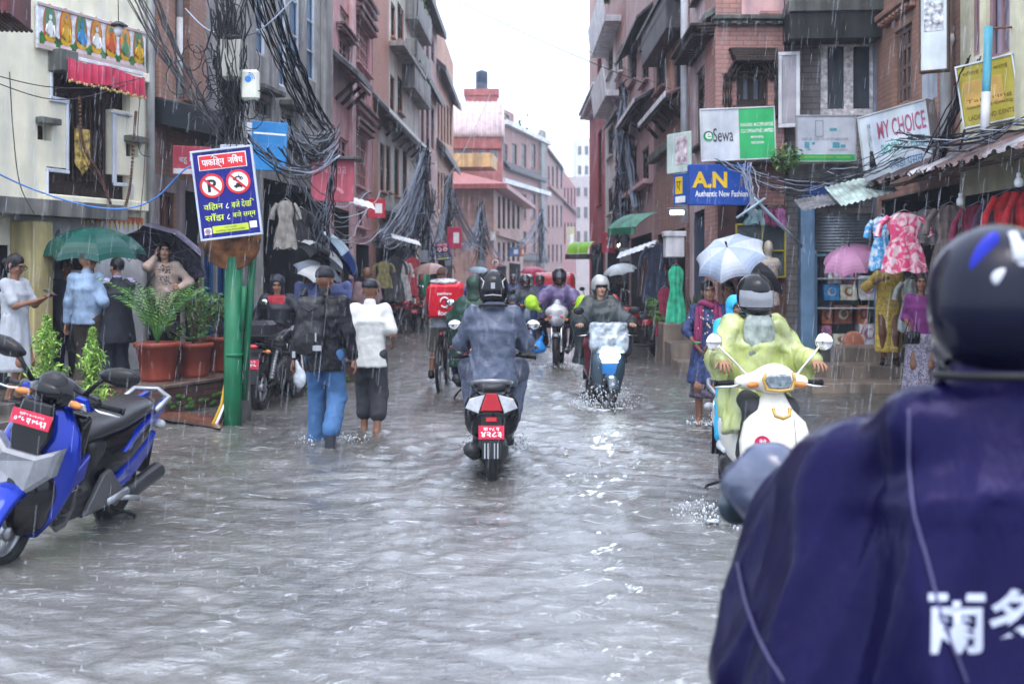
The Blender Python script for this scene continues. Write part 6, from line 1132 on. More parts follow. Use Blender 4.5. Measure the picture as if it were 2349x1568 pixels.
# ---------------------------------------------------------------- umbrellas
def umbrella(label, apex, axis, Rr, dep, mats_, n=8, pat=None, handle=.75, group=None, rim=.0, bend=None, name='umbrella', roll=0):
    ax = Vector(axis).normalized(); q = ax.to_track_quat('Z', 'Y') @ Euler((0, 0, R(roll))).to_quaternion(); t = thing(name, label, 'umbrella', apex, 0, group); t.rotation_mode = 'QUATERNION'; t.rotation_quaternion = q
    b = MB(); m_ = 7; c = math.pi/n
    for i in range(n):
        for j in range(8):
            for k in range(m_):
                def pt(a, v):
                    ang = 2*math.pi*(i+a)/n; edge = math.cos(c)/math.cos((a-.5)*2*c); sagf = 1-.10*(1-(2*a-1)**2)*v; r_ = Rr*math.sin(v*1.35)/math.sin(1.35)*sagf*(.35+.65*edge) if True else 0
                    zz = -dep*(1-math.cos(v*1.35))/(1-math.cos(1.35))+dep*.10*(1-(2*a-1)**2)*v*v
                    p = Vector((r_*math.cos(ang), r_*math.sin(ang), zz))
                    return bend(p, ang, v) if bend else p
                b.quad(pt(k/m_, j/8), pt((k+1)/m_, j/8), pt((k+1)/m_, (j+1)/8), pt(k/m_, (j+1)/8), mi=(pat(i) if pat else 0))
    b.s = [True]*len(b.s); b.build('canopy', mats_, t); r = MB()
    for i in range(n):
        ang = 2*math.pi*i/n; pp = [Vector((Rr*math.sin(v*1.35)/math.sin(1.35)*math.cos(ang), Rr*math.sin(v*1.35)/math.sin(1.35)*math.sin(ang), -dep*(1-math.cos(v*1.35))/(1-math.cos(1.35))-.008)) for v in (.05, .3, .6, .85, 1.0)]; pp = [bend(p, ang, v) if bend else p for p, v in zip(pp, (.05, .3, .6, .85, 1))]
        r.tube(pp, .005, 5); r.tube([Vector((0, 0, -dep*.9)), pp[2]], .004, 5)
    r.build('rib', steel, t); s_ = MB(); s_.tube([(0, 0, .05), (0, 0, -handle)], .007, 8); s_.tube([(0, 0, .03), (0, 0, .07)], .012, 8); s_.build('shaft', mat('shaft_dark', (.03, .03, .035), .3), t); g_ = MB(); g_.tube([(0, 0, -handle), (0, 0, -handle-.10)], .017, 8); g_.build('handle', black, t); return t
# ---------------------------------------------------------------- vehicles (local frame: forward is -y, ground at z = 0)
tyrem = mat('tyre', (.014, .014, .015), .5, bump=.3, bscale=60); platem = mat('plate_red', (.55, .02, .06), .3); plastic = mat('black_plastic', (.013, .013, .015), .32, var=.15, bump=.15, bscale=80); gloss = mat('gloss_black', (.007, .007, .009), .14, coat=.3, spec=.15); redlens = mat('red_lens', (.50, .01, .02), .1, spec=.8, var=.15); clearlens = mat('clear_lens', (.36, .37, .40), .08, spec=.8, var=.12, scale=30); amber = mat('amber_lens', (.60, .22, .06), .15); seatm = mat('wet_seat', (.025, .025, .028), .16, bump=.2, bscale=90); silver = mat('silver_paint', (.30, .31, .33), .3, metal=.6)
HX = rot(0, 90, 0)
def wheel(t, c, r, w_, rim=silver, spokes=5, name='wheel'):
    b = MB(); n = 14; b.lathe([(r-w_*.55+w_*.55*math.cos(6.283*k/n), w_*.5*math.sin(6.283*k/n)) for k in range(n+1)], c, HX, 28); o = b.build(name, tyrem, t); b = MB(); ri = r-w_*1.0
    b.lathe([(ri-.02, -.02), (ri+.01, -.02), (ri+.01, .02), (ri-.02, .02), (ri-.02, -.02)], c, HX, 28); b.lathe([(0, -.035), (.045, -.035), (.045, .035), (0, .035)], c, HX, 14)
    for i in range(spokes): a = 6.283*i/spokes; b.tube([Vector(c)+HX @ V_(.03*math.cos(a), .03*math.sin(a), 0), Vector(c)+HX @ V_(ri*math.cos(a), ri*math.sin(a), 0)], .014 if spokes < 9 else .004, 5)
    b.build('rim', rim, o); return o
def se(cx, y, cz, hw, hh, p=2.6, n=22):
    out = []
    for k in range(n):
        a = 6.283*k/n; c, s_ = math.cos(a), math.sin(a); out.append(V_(cx+hw*math.copysign(abs(c)**(2/p), c), y, cz+hh*math.copysign(abs(s_)**(2/p), s_)))
    return out
def loft_y(b, secs, mi=0, p=2.6): b.loft([se(0, *q, p=p) for q in secs], mi)
def arc_fender(b, c, r, a0, a1, w_, th=.012, mi=0, n=14):
    c = Vector(c)
    def ring(a, rr): 
        y, z = c.y+rr*math.sin(a), c.z+rr*math.cos(a); return [V_(c.x-w_, y, z-.03), V_(c.x-w_*.8, y, z), V_(c.x-w_*.3, y, z+.02), V_(c.x+w_*.3, y, z+.02), V_(c.x+w_*.8, y, z), V_(c.x+w_, y, z-.03), V_(c.x+w_*.7, y, z-.03), V_(c.x-w_*.7, y, z-.03)]
    b.loft([ring(R(a0+(a1-a0)*i/n), r) for i in range(n+1)], mi)
def mirror(t, side, base, head, m_=gloss, rx=.075, rz=.05, glassm=None, flip=1, round_=False):
    base, head = Vector(base), Vector(head); b = MB(); b.tube([base, base.lerp(head, .5)+V_(side*.02, 0, .02), head], .008, 6); o = b.build('mirror_stalk', chrome if round_ else black, t); b = MB(); M_ = rot(0, 0, side*-12)
    b.ell(head+V_(side*.02, 0, .015), (rx, .028, rz), M_, 14); o2 = b.build('mirror', m_, t); b = MB(); b.ell(head+V_(side*.02, .020*flip, .015), (rx*.86, .014, rz*.84), M_, 14); b.build('mirror_glass', glassm or mat('mirror_glass', (.6, .62, .66), .03, metal=1, var=.02), o2)
def plate_(t, c, w_, h, l1, l2, face=1, tilt=0, name='number_plate'):
    """red number plate with two white lines; face=1 looks backwards (+y), -1 forwards"""
    e = bpy.data.objects.new(name, None); COL.objects.remove(e) if False else None
    M_ = (rot(tilt, 0, 180) if face > 0 else rot(tilt)); c = Vector(c); b = MB(); b.box(c, (w_, .008, h), 0, M_, .002); o = b.build(name, platem, t); k = M_ @ V_(0, -.0055, 0)
    text(l1, o, c+k+M_ @ V_(0, 0, h*.24), w_*.62, h*.24, whi, bold=.02, M=M_, depth=0); text(l2, o, c+k+M_ @ V_(0, 0, -h*.16), w_*.80, h*.42, whi, bold=.03, M=M_, depth=0); return o
def scooter(label, loc, rz, paint, group=None, trim=plastic, rear=('बा ७६ प', '४२८३'), front=None, mir=True, lamp=None, grabrail=True, lit=False, parts=True, classic=False, mirm=gloss, cowlm=None, steer=0):
    t = thing('scooter', label, 'scooter', loc, rz, group); wheel(t, (0, .61, .235), .235, .10); wheel(t, (0, -.64, .235), .235, .095)
    b = MB(); loft_y(b, [(-.10, .50, .06, .12), (-.04, .50, .14, .19), (.12, .52, .165, .19), (.35, .57, .175, .165), (.58, .64, .155, .13), (.76, .70, .105, .09), (.88, .74, .05, .045)]); b.build('rear_body', paint, t)
    b = MB(); loft_y(b, [(-.20, .70, .03, .03), (-.14, .72, .10, .055), (.02, .745, .135, .06), (.22, .76, .145, .06), (.36, .79, .15, .065), (.62, .82, .13, .055), (.76, .82, .08, .03)], p=2.4); b.build('seat', seatm, t)
    b = MB(); b.box((0, -.22, .29), (.36, .46, .07), b=.02); b.box((0, .12, .25), (.26, .3, .1), b=.02); b.build('floorboard', trim, t)
    b = MB(); rings = []
    prof = ((.20, .10, -.50, .05), (.32, .16, -.47, .07), (.50, .215, -.47, .10), (.68, .225, -.475, .115), (.82, .19, -.46, .10), (.93, .11, -.44, .07), (1.0, .06, -.42, .05)) if not classic else ((.16, .10, -.50, .06), (.28, .17, -.49, .10), (.45, .235, -.49, .15), (.62, .245, -.485, .165), (.74, .21, -.47, .15), (.82, .13, -.45, .11), (.95, .06, -.43, .06))
    for z, w_, yc, d in prof: rings.append([V_(w_*math.cos(6.283*k/24), yc+d*math.sin(6.283*k/24)*(1 if math.sin(6.283*k/24) < 0 else .35), z) for k in range(24)])
    b.loft(rings); b.build('front_apron', paint, t)
    b = MB(); arc_fender(b, (0, -.64, .235), .265, -62, 60, .075); b.build('front_fender', paint, t); b = MB(); [b.tube([(s_*.075, -.64, .235), (s_*.06, -.56, .5)], .022, 8) for s_ in (-1, 1)]; b.build('fork', black, t)
    S = SDF(.05); hw = .21; S.cap((-hw, -.40, 1.0), (0, -.47, 1.02), .045, .085).cap((hw, -.40, 1.0), (0, -.47, 1.02), .045, .085).ell((0, -.46, 1.03), (.13, .09, .09)); smesh(S, .014, 'handlebar_cowl', cowlm or paint, t)
    for s_ in (-1, 1):
        b = MB(); b.tube([(s_*.19, -.40, 1.0), (s_*.36, -.34, .985)], .017, 8); b.tube([(s_*.36, -.34, .985), (s_*.375, -.335, .984)], .022, 8); b.build('handle_grip', black, t); b = MB(); b.tube([(s_*.22, -.44, .985), (s_*.28, -.455, .975), (s_*.385, -.40, .965)], .007, 5); b.build('brake_lever', chrome, t)
        if mir: mirror(t, s_, (s_*.17, -.42, 1.05), (s_*.33, -.40, 1.26) if not classic else (s_*.36, -.36, 1.25), mirm, round_=classic, **({'rx': .062, 'rz': .06} if classic else {}))
        b = MB(); b.ell((s_*.155, -.505, .99), (.055, .025, .022), rot(0, 0, -s_*25), 12); b.build('indicator', amber, t)
    b = MB(); lm = mat('lit_headlamp', (.9, .95, 1), .2, emis=(.85, .95, 1), estr=18) if lit else (lamp or clearlens)
    hc = (0, -.545, 1.03) if not classic else (0, -.545, 1.02)
    b.ell(hc if not lit else (0, -.63, .73), (.085, .035, .055) if not lit else (.125, .05, .075), None, 16); b.build('headlight', lm, t)
    b = MB(); b.tube([(.13, .30, .28), (.145, .5, .27), (.16, .86, .36)], [.035, .055, .06], 12); b.tube([(.16, .86, .36), (.162, .875, .364)], .045, 12); b.build('exhaust', mat('exhaust_dark', (.03, .03, .033), .35), t)
    b = MB(); loft_y(b, [(.25, .30, .12, .09), (.45, .28, .13, .10), (.68, .27, .08, .08)]); b.build('engine', mat('engine_dark', (.04, .04, .042), .4, metal=.4, bump=.4), t)
    b = MB(); b.ell((0, .86, .70), (.085, .05, .05), None, 16); b.build('tail_light', redlens, t)
    for s_ in (-1, 1): b = MB(); b.ell((s_*.115, .80, .69), (.05, .05, .032), rot(0, 0, s_*30), 12); b.build('rear_indicator', clearlens, t)
    b = MB(); b.add([V_(-.08, .86, .62), V_(.08, .86, .62), V_(.07, .93, .30), V_(-.07, .93, .30), V_(-.08, .845, .62), V_(.08, .845, .62), V_(.07, .915, .30), V_(-.07, .915, .30)], [(0, 3, 2, 1), (4, 5, 6, 7), (0, 1, 5, 4), (2, 3, 7, 6), (0, 4, 7, 3), (1, 2, 6, 5)], 0, False); b.build('mudguard', plastic, t)
    if rear: plate_(t, (0, .905, .50), .20, .105, *rear, tilt=-8)
    if grabrail: b = MB(); b.tube([(-.13, .42, .80), (-.155, .66, .86), (-.11, .86, .89), (0, .92, .90), (.11, .86, .89), (.155, .66, .86), (.13, .42, .80)], .017, 8); b.build('grab_rail', silver, t)
    if not rear or rear[1] != '४२८३': [MB().tube([(s_*.12, .35, .2), (s_*.2, .55, .12), (s_*.21, .60, .07)], .012, 6).build('stand', black, t) for s_ in (-1, 1)]
    return t
def motorcycle(label, loc, rz, paint, group=None, rear=('बा ८९ प', '७२७५'), fairing=None, mir=True, lit=False, covers=None, box=False, seatm_=seatm):
    t = thing('motorcycle', label, 'motorcycle', loc, rz, group); wheel(t, (0, .66, .30), .30, .12, silver); wheel(t, (0, -.66, .30), .30, .095, silver)
    b = MB(); loft_y(b, [(-.36, .84, .04, .04), (-.30, .86, .10, .09), (-.10, .88, .145, .11), (.08, .84, .11, .08), (.14, .80, .06, .04)]); b.build('fuel_tank', paint, t)
    b = MB(); loft_y(b, [(.06, .79, .08, .035), (.2, .80, .12, .045), (.45, .83, .12, .05), (.72, .87, .08, .035)]); b.build('seat', seatm_, t); b = MB(); loft_y(b, [(.20, .70, .10, .09), (.5, .74, .12, .08), (.78, .82, .06, .04)]); b.build('side_panel', paint, t)
    b = MB(); loft_y(b, [(-.30, .45, .08, .12), (-.05, .46, .15, .17), (.20, .44, .14, .15), (.3, .42, .06, .06)], p=4); [b.box((0, -.12, .52+.035*i), (.26, .2, .012)) for i in range(5)]; b.build('engine', mat('engine_dark', (.04, .04, .042)), t)
    b = MB(); b.tube([(0, -.42, .9), (0, -.2, .3), (0, .3, .3), (0, .35, .7)], .022, 6); [b.tube([(s_*.08, .30, .36), (s_*.09, .66, .30)], .022, 6) for s_ in (-1, 1)]; b.build('frame', black, t)
    for s_ in (-1, 1):
        b = MB(); b.tube([(s_*.085, -.66, .30), (s_*.085, -.48, .92)], [.026, .02], 8); b.build('fork', chrome, t); b = MB(); b.tube([(s_*.10, .58, .40), (s_*.11, .42, .72)], [.028, .028], 8); [b.tube([V_(s_*.105, .50+.16*math.sin(0)*0-.16*(q/9-.5), .56+.32*(q/9-.5)), V_(s_*.105, .50-.16*(q/9-.5)-.006, .56+.32*(q/9-.5)+.012)], .036, 8) for q in range(9)]; b.build('shock_absorber', silver, t)
        b = MB(); b.tube([(s_*.03, -.46, .98), (s_*.14, -.46, 1.02), (s_*.26, -.40, 1.04)], .012, 6); b.tube([(s_*.25, -.40, 1.04), (s_*.38, -.34, 1.03)], .018, 8); b.tube([(s_*.26, -.45, 1.03), (s_*.38, -.41, 1.02)], .006, 5); b.build('handlebar', black, t)
        b = MB(); b.ell((s_*.17, -.53, .86), (.04, .03, .028)); b.ell((s_*.16, .84, .74), (.035, .03, .025)); b.tube([(s_*.06, -.50, .86), (s_*.14, -.52, .86)], .008, 5); b.tube([(s_*.04, .82, .74), (s_*.14, .84, .74)], .008, 5); b.build('indicator', amber, t)
        if mir and not covers: mirror(t, s_, (s_*.22, -.42, 1.06), (s_*.34, -.40, 1.28), gloss)
        b = MB(); b.tube([(s_*.10, .12, .33), (s_*.24, .12, .34)], .014, 6); b.build('foot_peg', black, t)
    b = MB(); arc_fender(b, (0, -.66, .30), .335, -30, 75, .07); b.build('front_fender', paint, t); b = MB(); b.loft([[V_(-w_, y, z), V_(w_, y, z), V_(w_, y+.015, z+.01), V_(-w_, y+.015, z+.01)] for y, z, w_ in ((.55, .70, .10), (.80, .76, .09), (.95, .62, .085), (1.0, .36, .075))], smooth=False); b.build('rear_fender', plastic, t)
    b = MB(); b.ell((0, -.56, .90), (.10, .07, .09) if not fairing else (.11, .05, .06), None, 16); b.build('headlight', mat('lit_headlamp_dim', (.9, .9, .9), .2, emis=(1, .97, .9), estr=6) if lit else clearlens, t); b = MB(); b.ell((0, .90, .80), (.06, .035, .03), None, 12); b.build('tail_light', redlens, t)
    b = MB(); b.tube([(.12, -.2, .3), (.16, .1, .24), (.19, .45, .30), (.20, .92, .40)], [.024, .028, .05, .055], 12); b.tube([(.20, .92, .40), (.20, .93, .402)], [.04, .03], 12); b.build('exhaust', chrome if not fairing else mat('exhaust_dark', (.03, .03, .033)), t)
    b = MB(); b.lathe([(0, 0), (.045, 0), (.05, -.03), (0, -.04)], (-.06, -.50, 1.03), rot(40), 16); b.lathe([(0, 0), (.045, 0), (.05, -.03), (0, -.04)], (.06, -.50, 1.03), rot(40), 16); b.build('gauge', black, t)
    if fairing:
        S = SDF(.05); S.ell((0, -.50, .98), (.21, .16, .15)).ell((0, -.55, .86), (.15, .13, .12)).cap((0, -.45, 1.05), (0, -.40, 1.16), .10, .06); smesh(S, .016, 'fairing', fairing, t)
        for s_ in (-1, 1): b = MB(); b.ell((s_*.09, -.645, .92), (.05, .02, .022), rot(0, s_*25, s_*-15)); b.build('running_light', redlens, t)
    if rear: plate_(t, (0, .985, .60), .20, .115, *rear, tilt=-6)
    if box: b = MB(); b.box((0, .66, .98), (.32, .34, .24), b=.05); b.box((0, .66, .92), (.335, .355, .02), b=.005); b.build('top_box', mat('saddle_bag', (.018, .018, .024), .35, bump=.2), t); 
    return t
paintb = mat('metallic_blue', (.002, .022, .30), .18, metal=.3, coat=.3, var=.1); whitesc = mat('cream_white_paint', (.72, .70, .62), .16, coat=1, var=.03)
# --- blue scooter parked at the left
t = scooter('blue scooter parked in the flood at the left edge with red front plate', (-2.80, 6.72, -.06), -7, gloss, rear=None, mir=False, lamp=gloss, grabrail=False); t.rotation_euler.y = R(14); b = MB(); b.tube([(-.13, .66, .80), (-.13, .84, .87), (0, .93, .89), (.13, .84, .87), (.13, .66, .80)], .018, 8); b.build('grab_rail', silver, t)
for s_ in (-1, 1):
    b = MB(); b.tube([(s_*.17, -.44, 1.05), (s_*.24, -.46, 1.14), (s_*.27, -.46, 1.17)], [.016, .013, .018], 8); o = b.build('mirror_stalk', black, t); b = MB(); b.loft([[V_(s_*(.25+q), -.46+d_*math.sin(6.283*k/14)+.02*q, 1.19+.10*q+h_*math.cos(6.283*k/14)) for k in range(14)] for q, h_, d_ in ((-.02, .012, .01), (.03, .042, .035), (.10, .058, .045), (.17, .05, .035), (.22, .02, .012))]); b.build('mirror', mat('mirror_shell', (.012, .012, .014), .2, bump=.15, bscale=90), o)
def sp_(name, poly, m_, x, th=.03, b_=.006, tail=0, nose=0):
    for s_ in (-1, 1):
        def fn(u, v, d): 
            xx = x; 
            if tail: xx = x*(1-tail*max(0, u-.25)/.65)
            if nose: xx = x-nose*max(0, (-u-.36))/.36
            return V_(s_*(xx+d), u, v)
        b = MB(); b.prism(poly, th, fn, 0, b_); b.build(name, m_, t)
sp_('tail_panel', [(.22, .60), (.40, .705), (.62, .765), (.94, .86), (.90, .78), (.70, .67), (.48, .585)], paintb, .165, .04, .008, tail=.55)
sp_('side_panel', [(-.03, .37), (.18, .44), (.50, .57), (.72, .655), (.66, .52), (.50, .42), (.22, .33)], paintb, .178, .035, .008, tail=.35)
sp_('grey_panel', [(-.16, .27), (-.02, .50), (.06, .52), (.28, .37), (.20, .27)], mat('graphite_paint', (.10, .10, .105), .28, metal=.5), .185, .03, .006)
for ch in t.children:
    if ch.name.startswith('front_apron'): ch.data.materials[0] = paintb; ch.scale.x = 1.12
0 and sp_('apron_panel', [(-.33, 1.0), (-.40, 1.02), (-.66, .78), (-.75, .63), (-.70, .54), (-.42, .585), (-.32, .70)], paintb, .20, .035, .008, nose=.13)
sp_('apron_panel', [(-.33, .69), (-.42, .59), (-.66, .53), (-.60, .49), (-.40, .50), (-.34, .55)], mat('deep_blue', (.006, .018, .26), .2, metal=.35, coat=1), .215, .035, .006, nose=.12)
sp_('lower_panel', [(-.30, .53), (-.58, .48), (-.54, .42), (-.48, .30), (-.40, .22), (-.34, .24), (-.28, .35)], mat('graphite_paint', (.10, .10, .105)), .175, .025, .006, nose=.12)
b = MB(); b.prism([(-.09, .98), (.09, .98), (.12, .80), (.05, .62), (-.05, .62), (-.12, .80)], .05, lambda u, v, d: V_(u, -.60-.10*(.98-v)+d, v), 0, .01); b.build('front_panel', gloss, t)
b = MB(); b.prism([(-.20, .76), (-.09, .70), (.09, .70), (.20, .76), (.19, .60), (.09, .49), (-.09, .49), (-.19, .60)], .10, lambda u, v, d: V_(u, -.665+1.3*u*u+d+.10*(v-.6), v), 0, .02); b.build('twin_headlight', mat('wet_lens', (.17, .18, .20), .07, spec=.8, var=.15, scale=14), t)
plate_(t, (0, -.655, .885), .24, .085, 'प्रदेश ३-०१-०५२', '०१५ प ७५९३', face=-1, tilt=-14)
for s_ in (-1, 1): b = MB(); b.prism([(.02, .98), (.05, 1.06), (.20, 1.03), (.23, .96), (.10, .95)], .05, lambda u, v, d: V_(s_*u, -.50+.35*(u-.05)+d, v), 0, .012); b.build('cowl_panel', paintb, t); b = MB(); b.prism([(.12, .975), (.13, 1.01), (.20, 1.0), (.215, .965)], .02, lambda u, v, d: V_(s_*u, -.535+.35*(u-.05)+d, v), 0, .004); b.build('indicator', clearlens, t)
S = SDF(.06); S.ell((0, -.57, .46), (.19, .15, .19)).ell((0, -.50, .32), (.15, .17, .13)).box((0, -.36, .62), (.20, .05, .30), .04); smesh(S, .016, 'lower_cowl', gloss, t); S = SDF(.06); S.box((0, -.02, .50), (.14, .10, .20), .05).box((0, -.2, .34), (.17, .25, .07), .03); smesh(S, .016, 'centre_tunnel', plastic, t)
S = SDF(.04); S.ell((0, -.50, 1.06), (.09, .06, .09)); smesh(S, .012, 'windscreen', mat('smoked_plastic', (.02, .02, .024), .14, bump=.25, bscale=70), t)
b = MB(); arc_fender(b, (0, -.64, .235), .285, -78, 40, .10); b.build('fender_panel', paintb, t)
b = MB(); b.tube([(.12, .26, .26), (.22, .30, .30), (.26, .42, .28)], .018, 8); b.tube([(.19, .1, .30), (.20, .34, .33)], .028, 8); b.build('footrest', silver, t)
for s_ in (-1, 1):
    M_ = rot(0, 0, s_*90); text('NTORQ', t, (s_*.172, .62, .715), .16, .03, silver, M=M_ @ rot(0, -18*1 if s_ > 0 else 18, 0)); text('125', t, (s_*.212, -.40, .50), .12, .05, silver, M=M_, shear=.3); text('NTORQ', t, (s_*.205, -.40, .88), .09, .02, silver, M=M_ @ rot(0, -35 if s_ > 0 else 35, 0))
# --- other vehicles
motor1 = motorcycle('black motorcycle with a saddle bag parked beside the green pole', (-2.93, 13.75, -.05), 172, gloss, rear=('बा ८९ प', '७२७५'), box=True)
grs = scooter('black scooter seen from behind under the rider in grey rain jacket', (-.16, 9.35, -.12), 180, gloss, rear=('बा ७८ प', '४२८३'))
t = grs; b = MB(); b.prism([(-.04, .80), (.04, .80), (.085, .665), (-.085, .665)], .03, lambda u, v, d: V_(u, .885+.25*(.8-v)+d-.6*u*u, v), 0, .008); b.build('brake_light', mat('glowing_red_lens', (.34, .006, .015), .12, var=.05), t)
for s_ in (-1, 1): b = MB(); b.prism([(.05, .79), (.17, .755), (.205, .68), (.10, .645)], .03, lambda u, v, d: V_(s_*u, .885+.2*(.8-v)+d-1.6*u*u, v), 0, .006); b.build('rear_lens', clearlens, t)
b = MB(); b.box((0, .905, .60), (.085, .012, .035), b=.003); b.build('reflector', redlens, t); b = MB(); [b.box((q, .93, .36), (.012, .006, .12), 0, rot(10), .002) for q in (-.05, -.025, .025, .05)]; b.build('mudguard_stripe', silver, t)
b = MB(); loft_y(b, [(.55, .62, .20, .17), (.76, .62, .215, .19), (.85, .60, .17, .16)], p=3); b.build('tail_shroud', gloss, t)
gps = scooter('dark scooter under the rider in the green poncho', (-.50, 14.4, -.05), 178, mat('dark_green_paint', (.012, .03, .025), .2, coat=1), rear=None)
wsc = scooter('cream white retro scooter coming towards the camera', (1.72, 7.75, -.12), 4, whitesc, classic=True, rear=None, mirm=chrome, lamp=mat('headlamp_face', (.16, .20, .23), .06, spec=.9, var=.4, scale=40))
t = wsc; gold = mat('amber_gold_trim', (.50, .30, .05), .15, coat=1); b = MB(); b.tube([(.09, -.575, 1.075), (.105, -.57, 1.03), (.085, -.575, .965), (0, -.585, .955), (-.085, -.575, .965), (-.105, -.57, 1.03), (-.09, -.575, 1.075)], .012, 8); b.build('lamp_trim', gold, t)
b = MB(); b.prism([(-.075, .045), (.075, .045), (.085, 0), (.06, -.04), (-.06, -.04), (-.085, 0)], .02, lambda u, v, d: V_(u, -.582+d+.9*u*u, 1.012+v), 0, .006); b.build('lamp_glass', mat('headlamp_face', (.16, .20, .23)), t)
b = MB(); b.tube([(.055, -.615, .845), (.045, -.64, .80), (0, -.65, .785), (-.045, -.64, .80), (-.055, -.615, .845)], .014, 8); b.build('horn_trim', gold, t)
def onapron(x, z): return -.485-.168*math.sqrt(max(0, 1-(x/.25)**2))
b = MB(); b.add([V_(-.13+.048*math.cos(6.283*k/20), onapron(-.13+.048*math.cos(6.283*k/20), 0)-.006, .62+.052*math.sin(6.283*k/20)) for k in range(20)], [tuple(range(20))], 0, False); b.build('sticker', mat('sticker_red', (.55, .03, .10), .4), t); text('मेरो\nघर न', t, (-.13, 0, .62), .06, .06, whi, bold=.02, curve=lambda q: V_(q.x, onapron(q.x, 0)-.010, q.z)); text('Mojito', t, (.165, 0, .40), .075, .032, ink, shear=.4, curve=lambda q: V_(q.x, onapron(q.x, 0)-.008, q.z))
b = MB(); b.tube([(.075, -.645, .80), (.085, -.655, .65), (.10, -.645, .45), (.105, -.62, .30)], .004, 5); b.build('panel_seam', mat('seam_grey', (.3, .29, .27), .5), t); b = MB(); b.ell((.15, -.595, .30), (.07, .03, .022), rot(0, -18, 28), 12); b.ell((-.15, -.595, .30), (.07, .03, .022), rot(0, 18, -28), 12); b.build('position_lamp', mat('headlamp_face', (.16, .20, .23)), t); b = MB(); b.tube([(-.22, -.56, .33), (-.12, -.635, .265), (0, -.65, .25), (.12, -.635, .265), (.22, -.56, .33)], .009, 6); b.build('chrome_strip', chrome, t)
mlime = motorcycle('motorcycle with lime green covers on its mirrors coming out of the rain', (.84, 19.7, -.05), -6, mat('grey_blue_paint', (.08, .09, .11), .2, coat=1), fairing=mat('wet_fairing', (.36, .37, .40), .12, coat=1, var=.4, scale=9), covers=True, rear=None)
lime_c = mat('lime_cover', (.36, .62, .02), .35, var=.15)
for s_ in (-1, 1):
    S = SDF(.06); c = V_(s_*.46, -.42, 1.16); S.ell(c, np.array((.12, .08, .135)), np.array(rot(0, s_*-20, 0))).cap(c+V_(-s_*.05, 0, -.06), c+V_(-s_*.17, .02, -.16), .07, .03); smesh(S, .016, 'mirror_cover', lime_c, mlime, wrinkle(.008, 45, 2))
psc = scooter('scooter wrapped in wrinkled clear plastic with its headlight on', (1.13, 13.9, -.12), 6, mat('slate_paint_gloss', (.03, .055, .08), .2, coat=1), lit=True, rear=None, mirm=black)
wrapm = mat('clear_wrap', (.34, .40, .46), .09, spec=1, var=.6, scale=9, bump=1, bscale=14); S = SDF(.06); S.box((0, -.53, .98), (.24, .06, .16), .05, np.array(rot(-8))).box((0, -.56, .86), (.23, .05, .10), .05); o = smesh(S, .016, 'plastic_wrap', wrapm, psc, wrinkle(.012, 42, 6))
[MB().box((s_*.13, -.605, .86), (.09, .012, .10), 0, rot(0, s_*25)).build('printed_label', mat('wrap_blue', (.03, .2, .5), .2), psc) for s_ in (-1, 1)]; b = MB(); b.box((0, -.60, .93), (.30, .01, .02), 0, rot(0, 2)); b.build('orange_strip', mat('wrap_orange', (.55, .2, .08), .3), psc)
b = MB(); b.prism([(-.11, .66), (.11, .66), (.08, .50), (-.08, .50)], .05, lambda u, v, d: V_(u, -.60+d+.8*u*u-.3*(v-.6), v), 0, .015); b.build('nose_panel', mat('sky_blue_panel', (.02, .22, .60), .2, coat=1), psc)
lampl = bpy.data.lights.new('headlight_beam', 'SPOT'); lampl.energy = .4; lampl.spot_size = R(75); lampl.shadow_soft_size = .06; lo = bpy.data.objects.new('headlight_beam', lampl); COL.objects.link(lo); lo.parent = psc; lo.location = (0, -.70, .72); lo.rotation_euler = (R(82), 0, R(180))
# bicycle
t = thing('bicycle', 'black bicycle of the courier, seen from behind', 'bicycle', (-.985, 15.7, -.05), 177); wheel(t, (0, .52, .34), .34, .045, silver, 18); wheel(t, (0, -.53, .34), .34, .045, silver, 18); b = MB()
for p, q in (((0, .52, .34), (0, .02, .30)), ((0, .02, .30), (0, .16, .80)), ((0, .02, .30), (0, -.38, .78)), ((0, .12, .72), (0, -.36, .84)), ((0, .52, .34), (0, .13, .74)), ((.05, -.53, .34), (0, -.36, .88)), ((-.05, -.53, .34), (0, -.36, .88))): b.tube([p, q], .017, 6)
b.build('frame', gloss, t); b = MB(); b.tube([(-.29, -.32, 1.02), (0, -.40, 1.0), (.29, -.32, 1.02)], .013, 6); b.tube([(0, -.36, .86), (0, -.40, 1.0)], .014, 6); b.build('handlebar', black, t); b = MB(); b.ell((0, .20, .93), (.085, .13, .035)); b.tube([(0, .16, .78), (0, .18, .92)], .013, 6); b.build('saddle', black, t); b = MB(); b.tube([(-.1, .02, .14), (.1, .02, .46)], .012, 5); b.box((.16, .02, .46), (.1, .07, .02)); b.box((-.16, .02, .14), (.1, .07, .02)); b.build('pedals', steel, t); b = MB(); b.ell((0, .33, .82), (.03, .015, .02)); b.build('reflector', redlens, t)
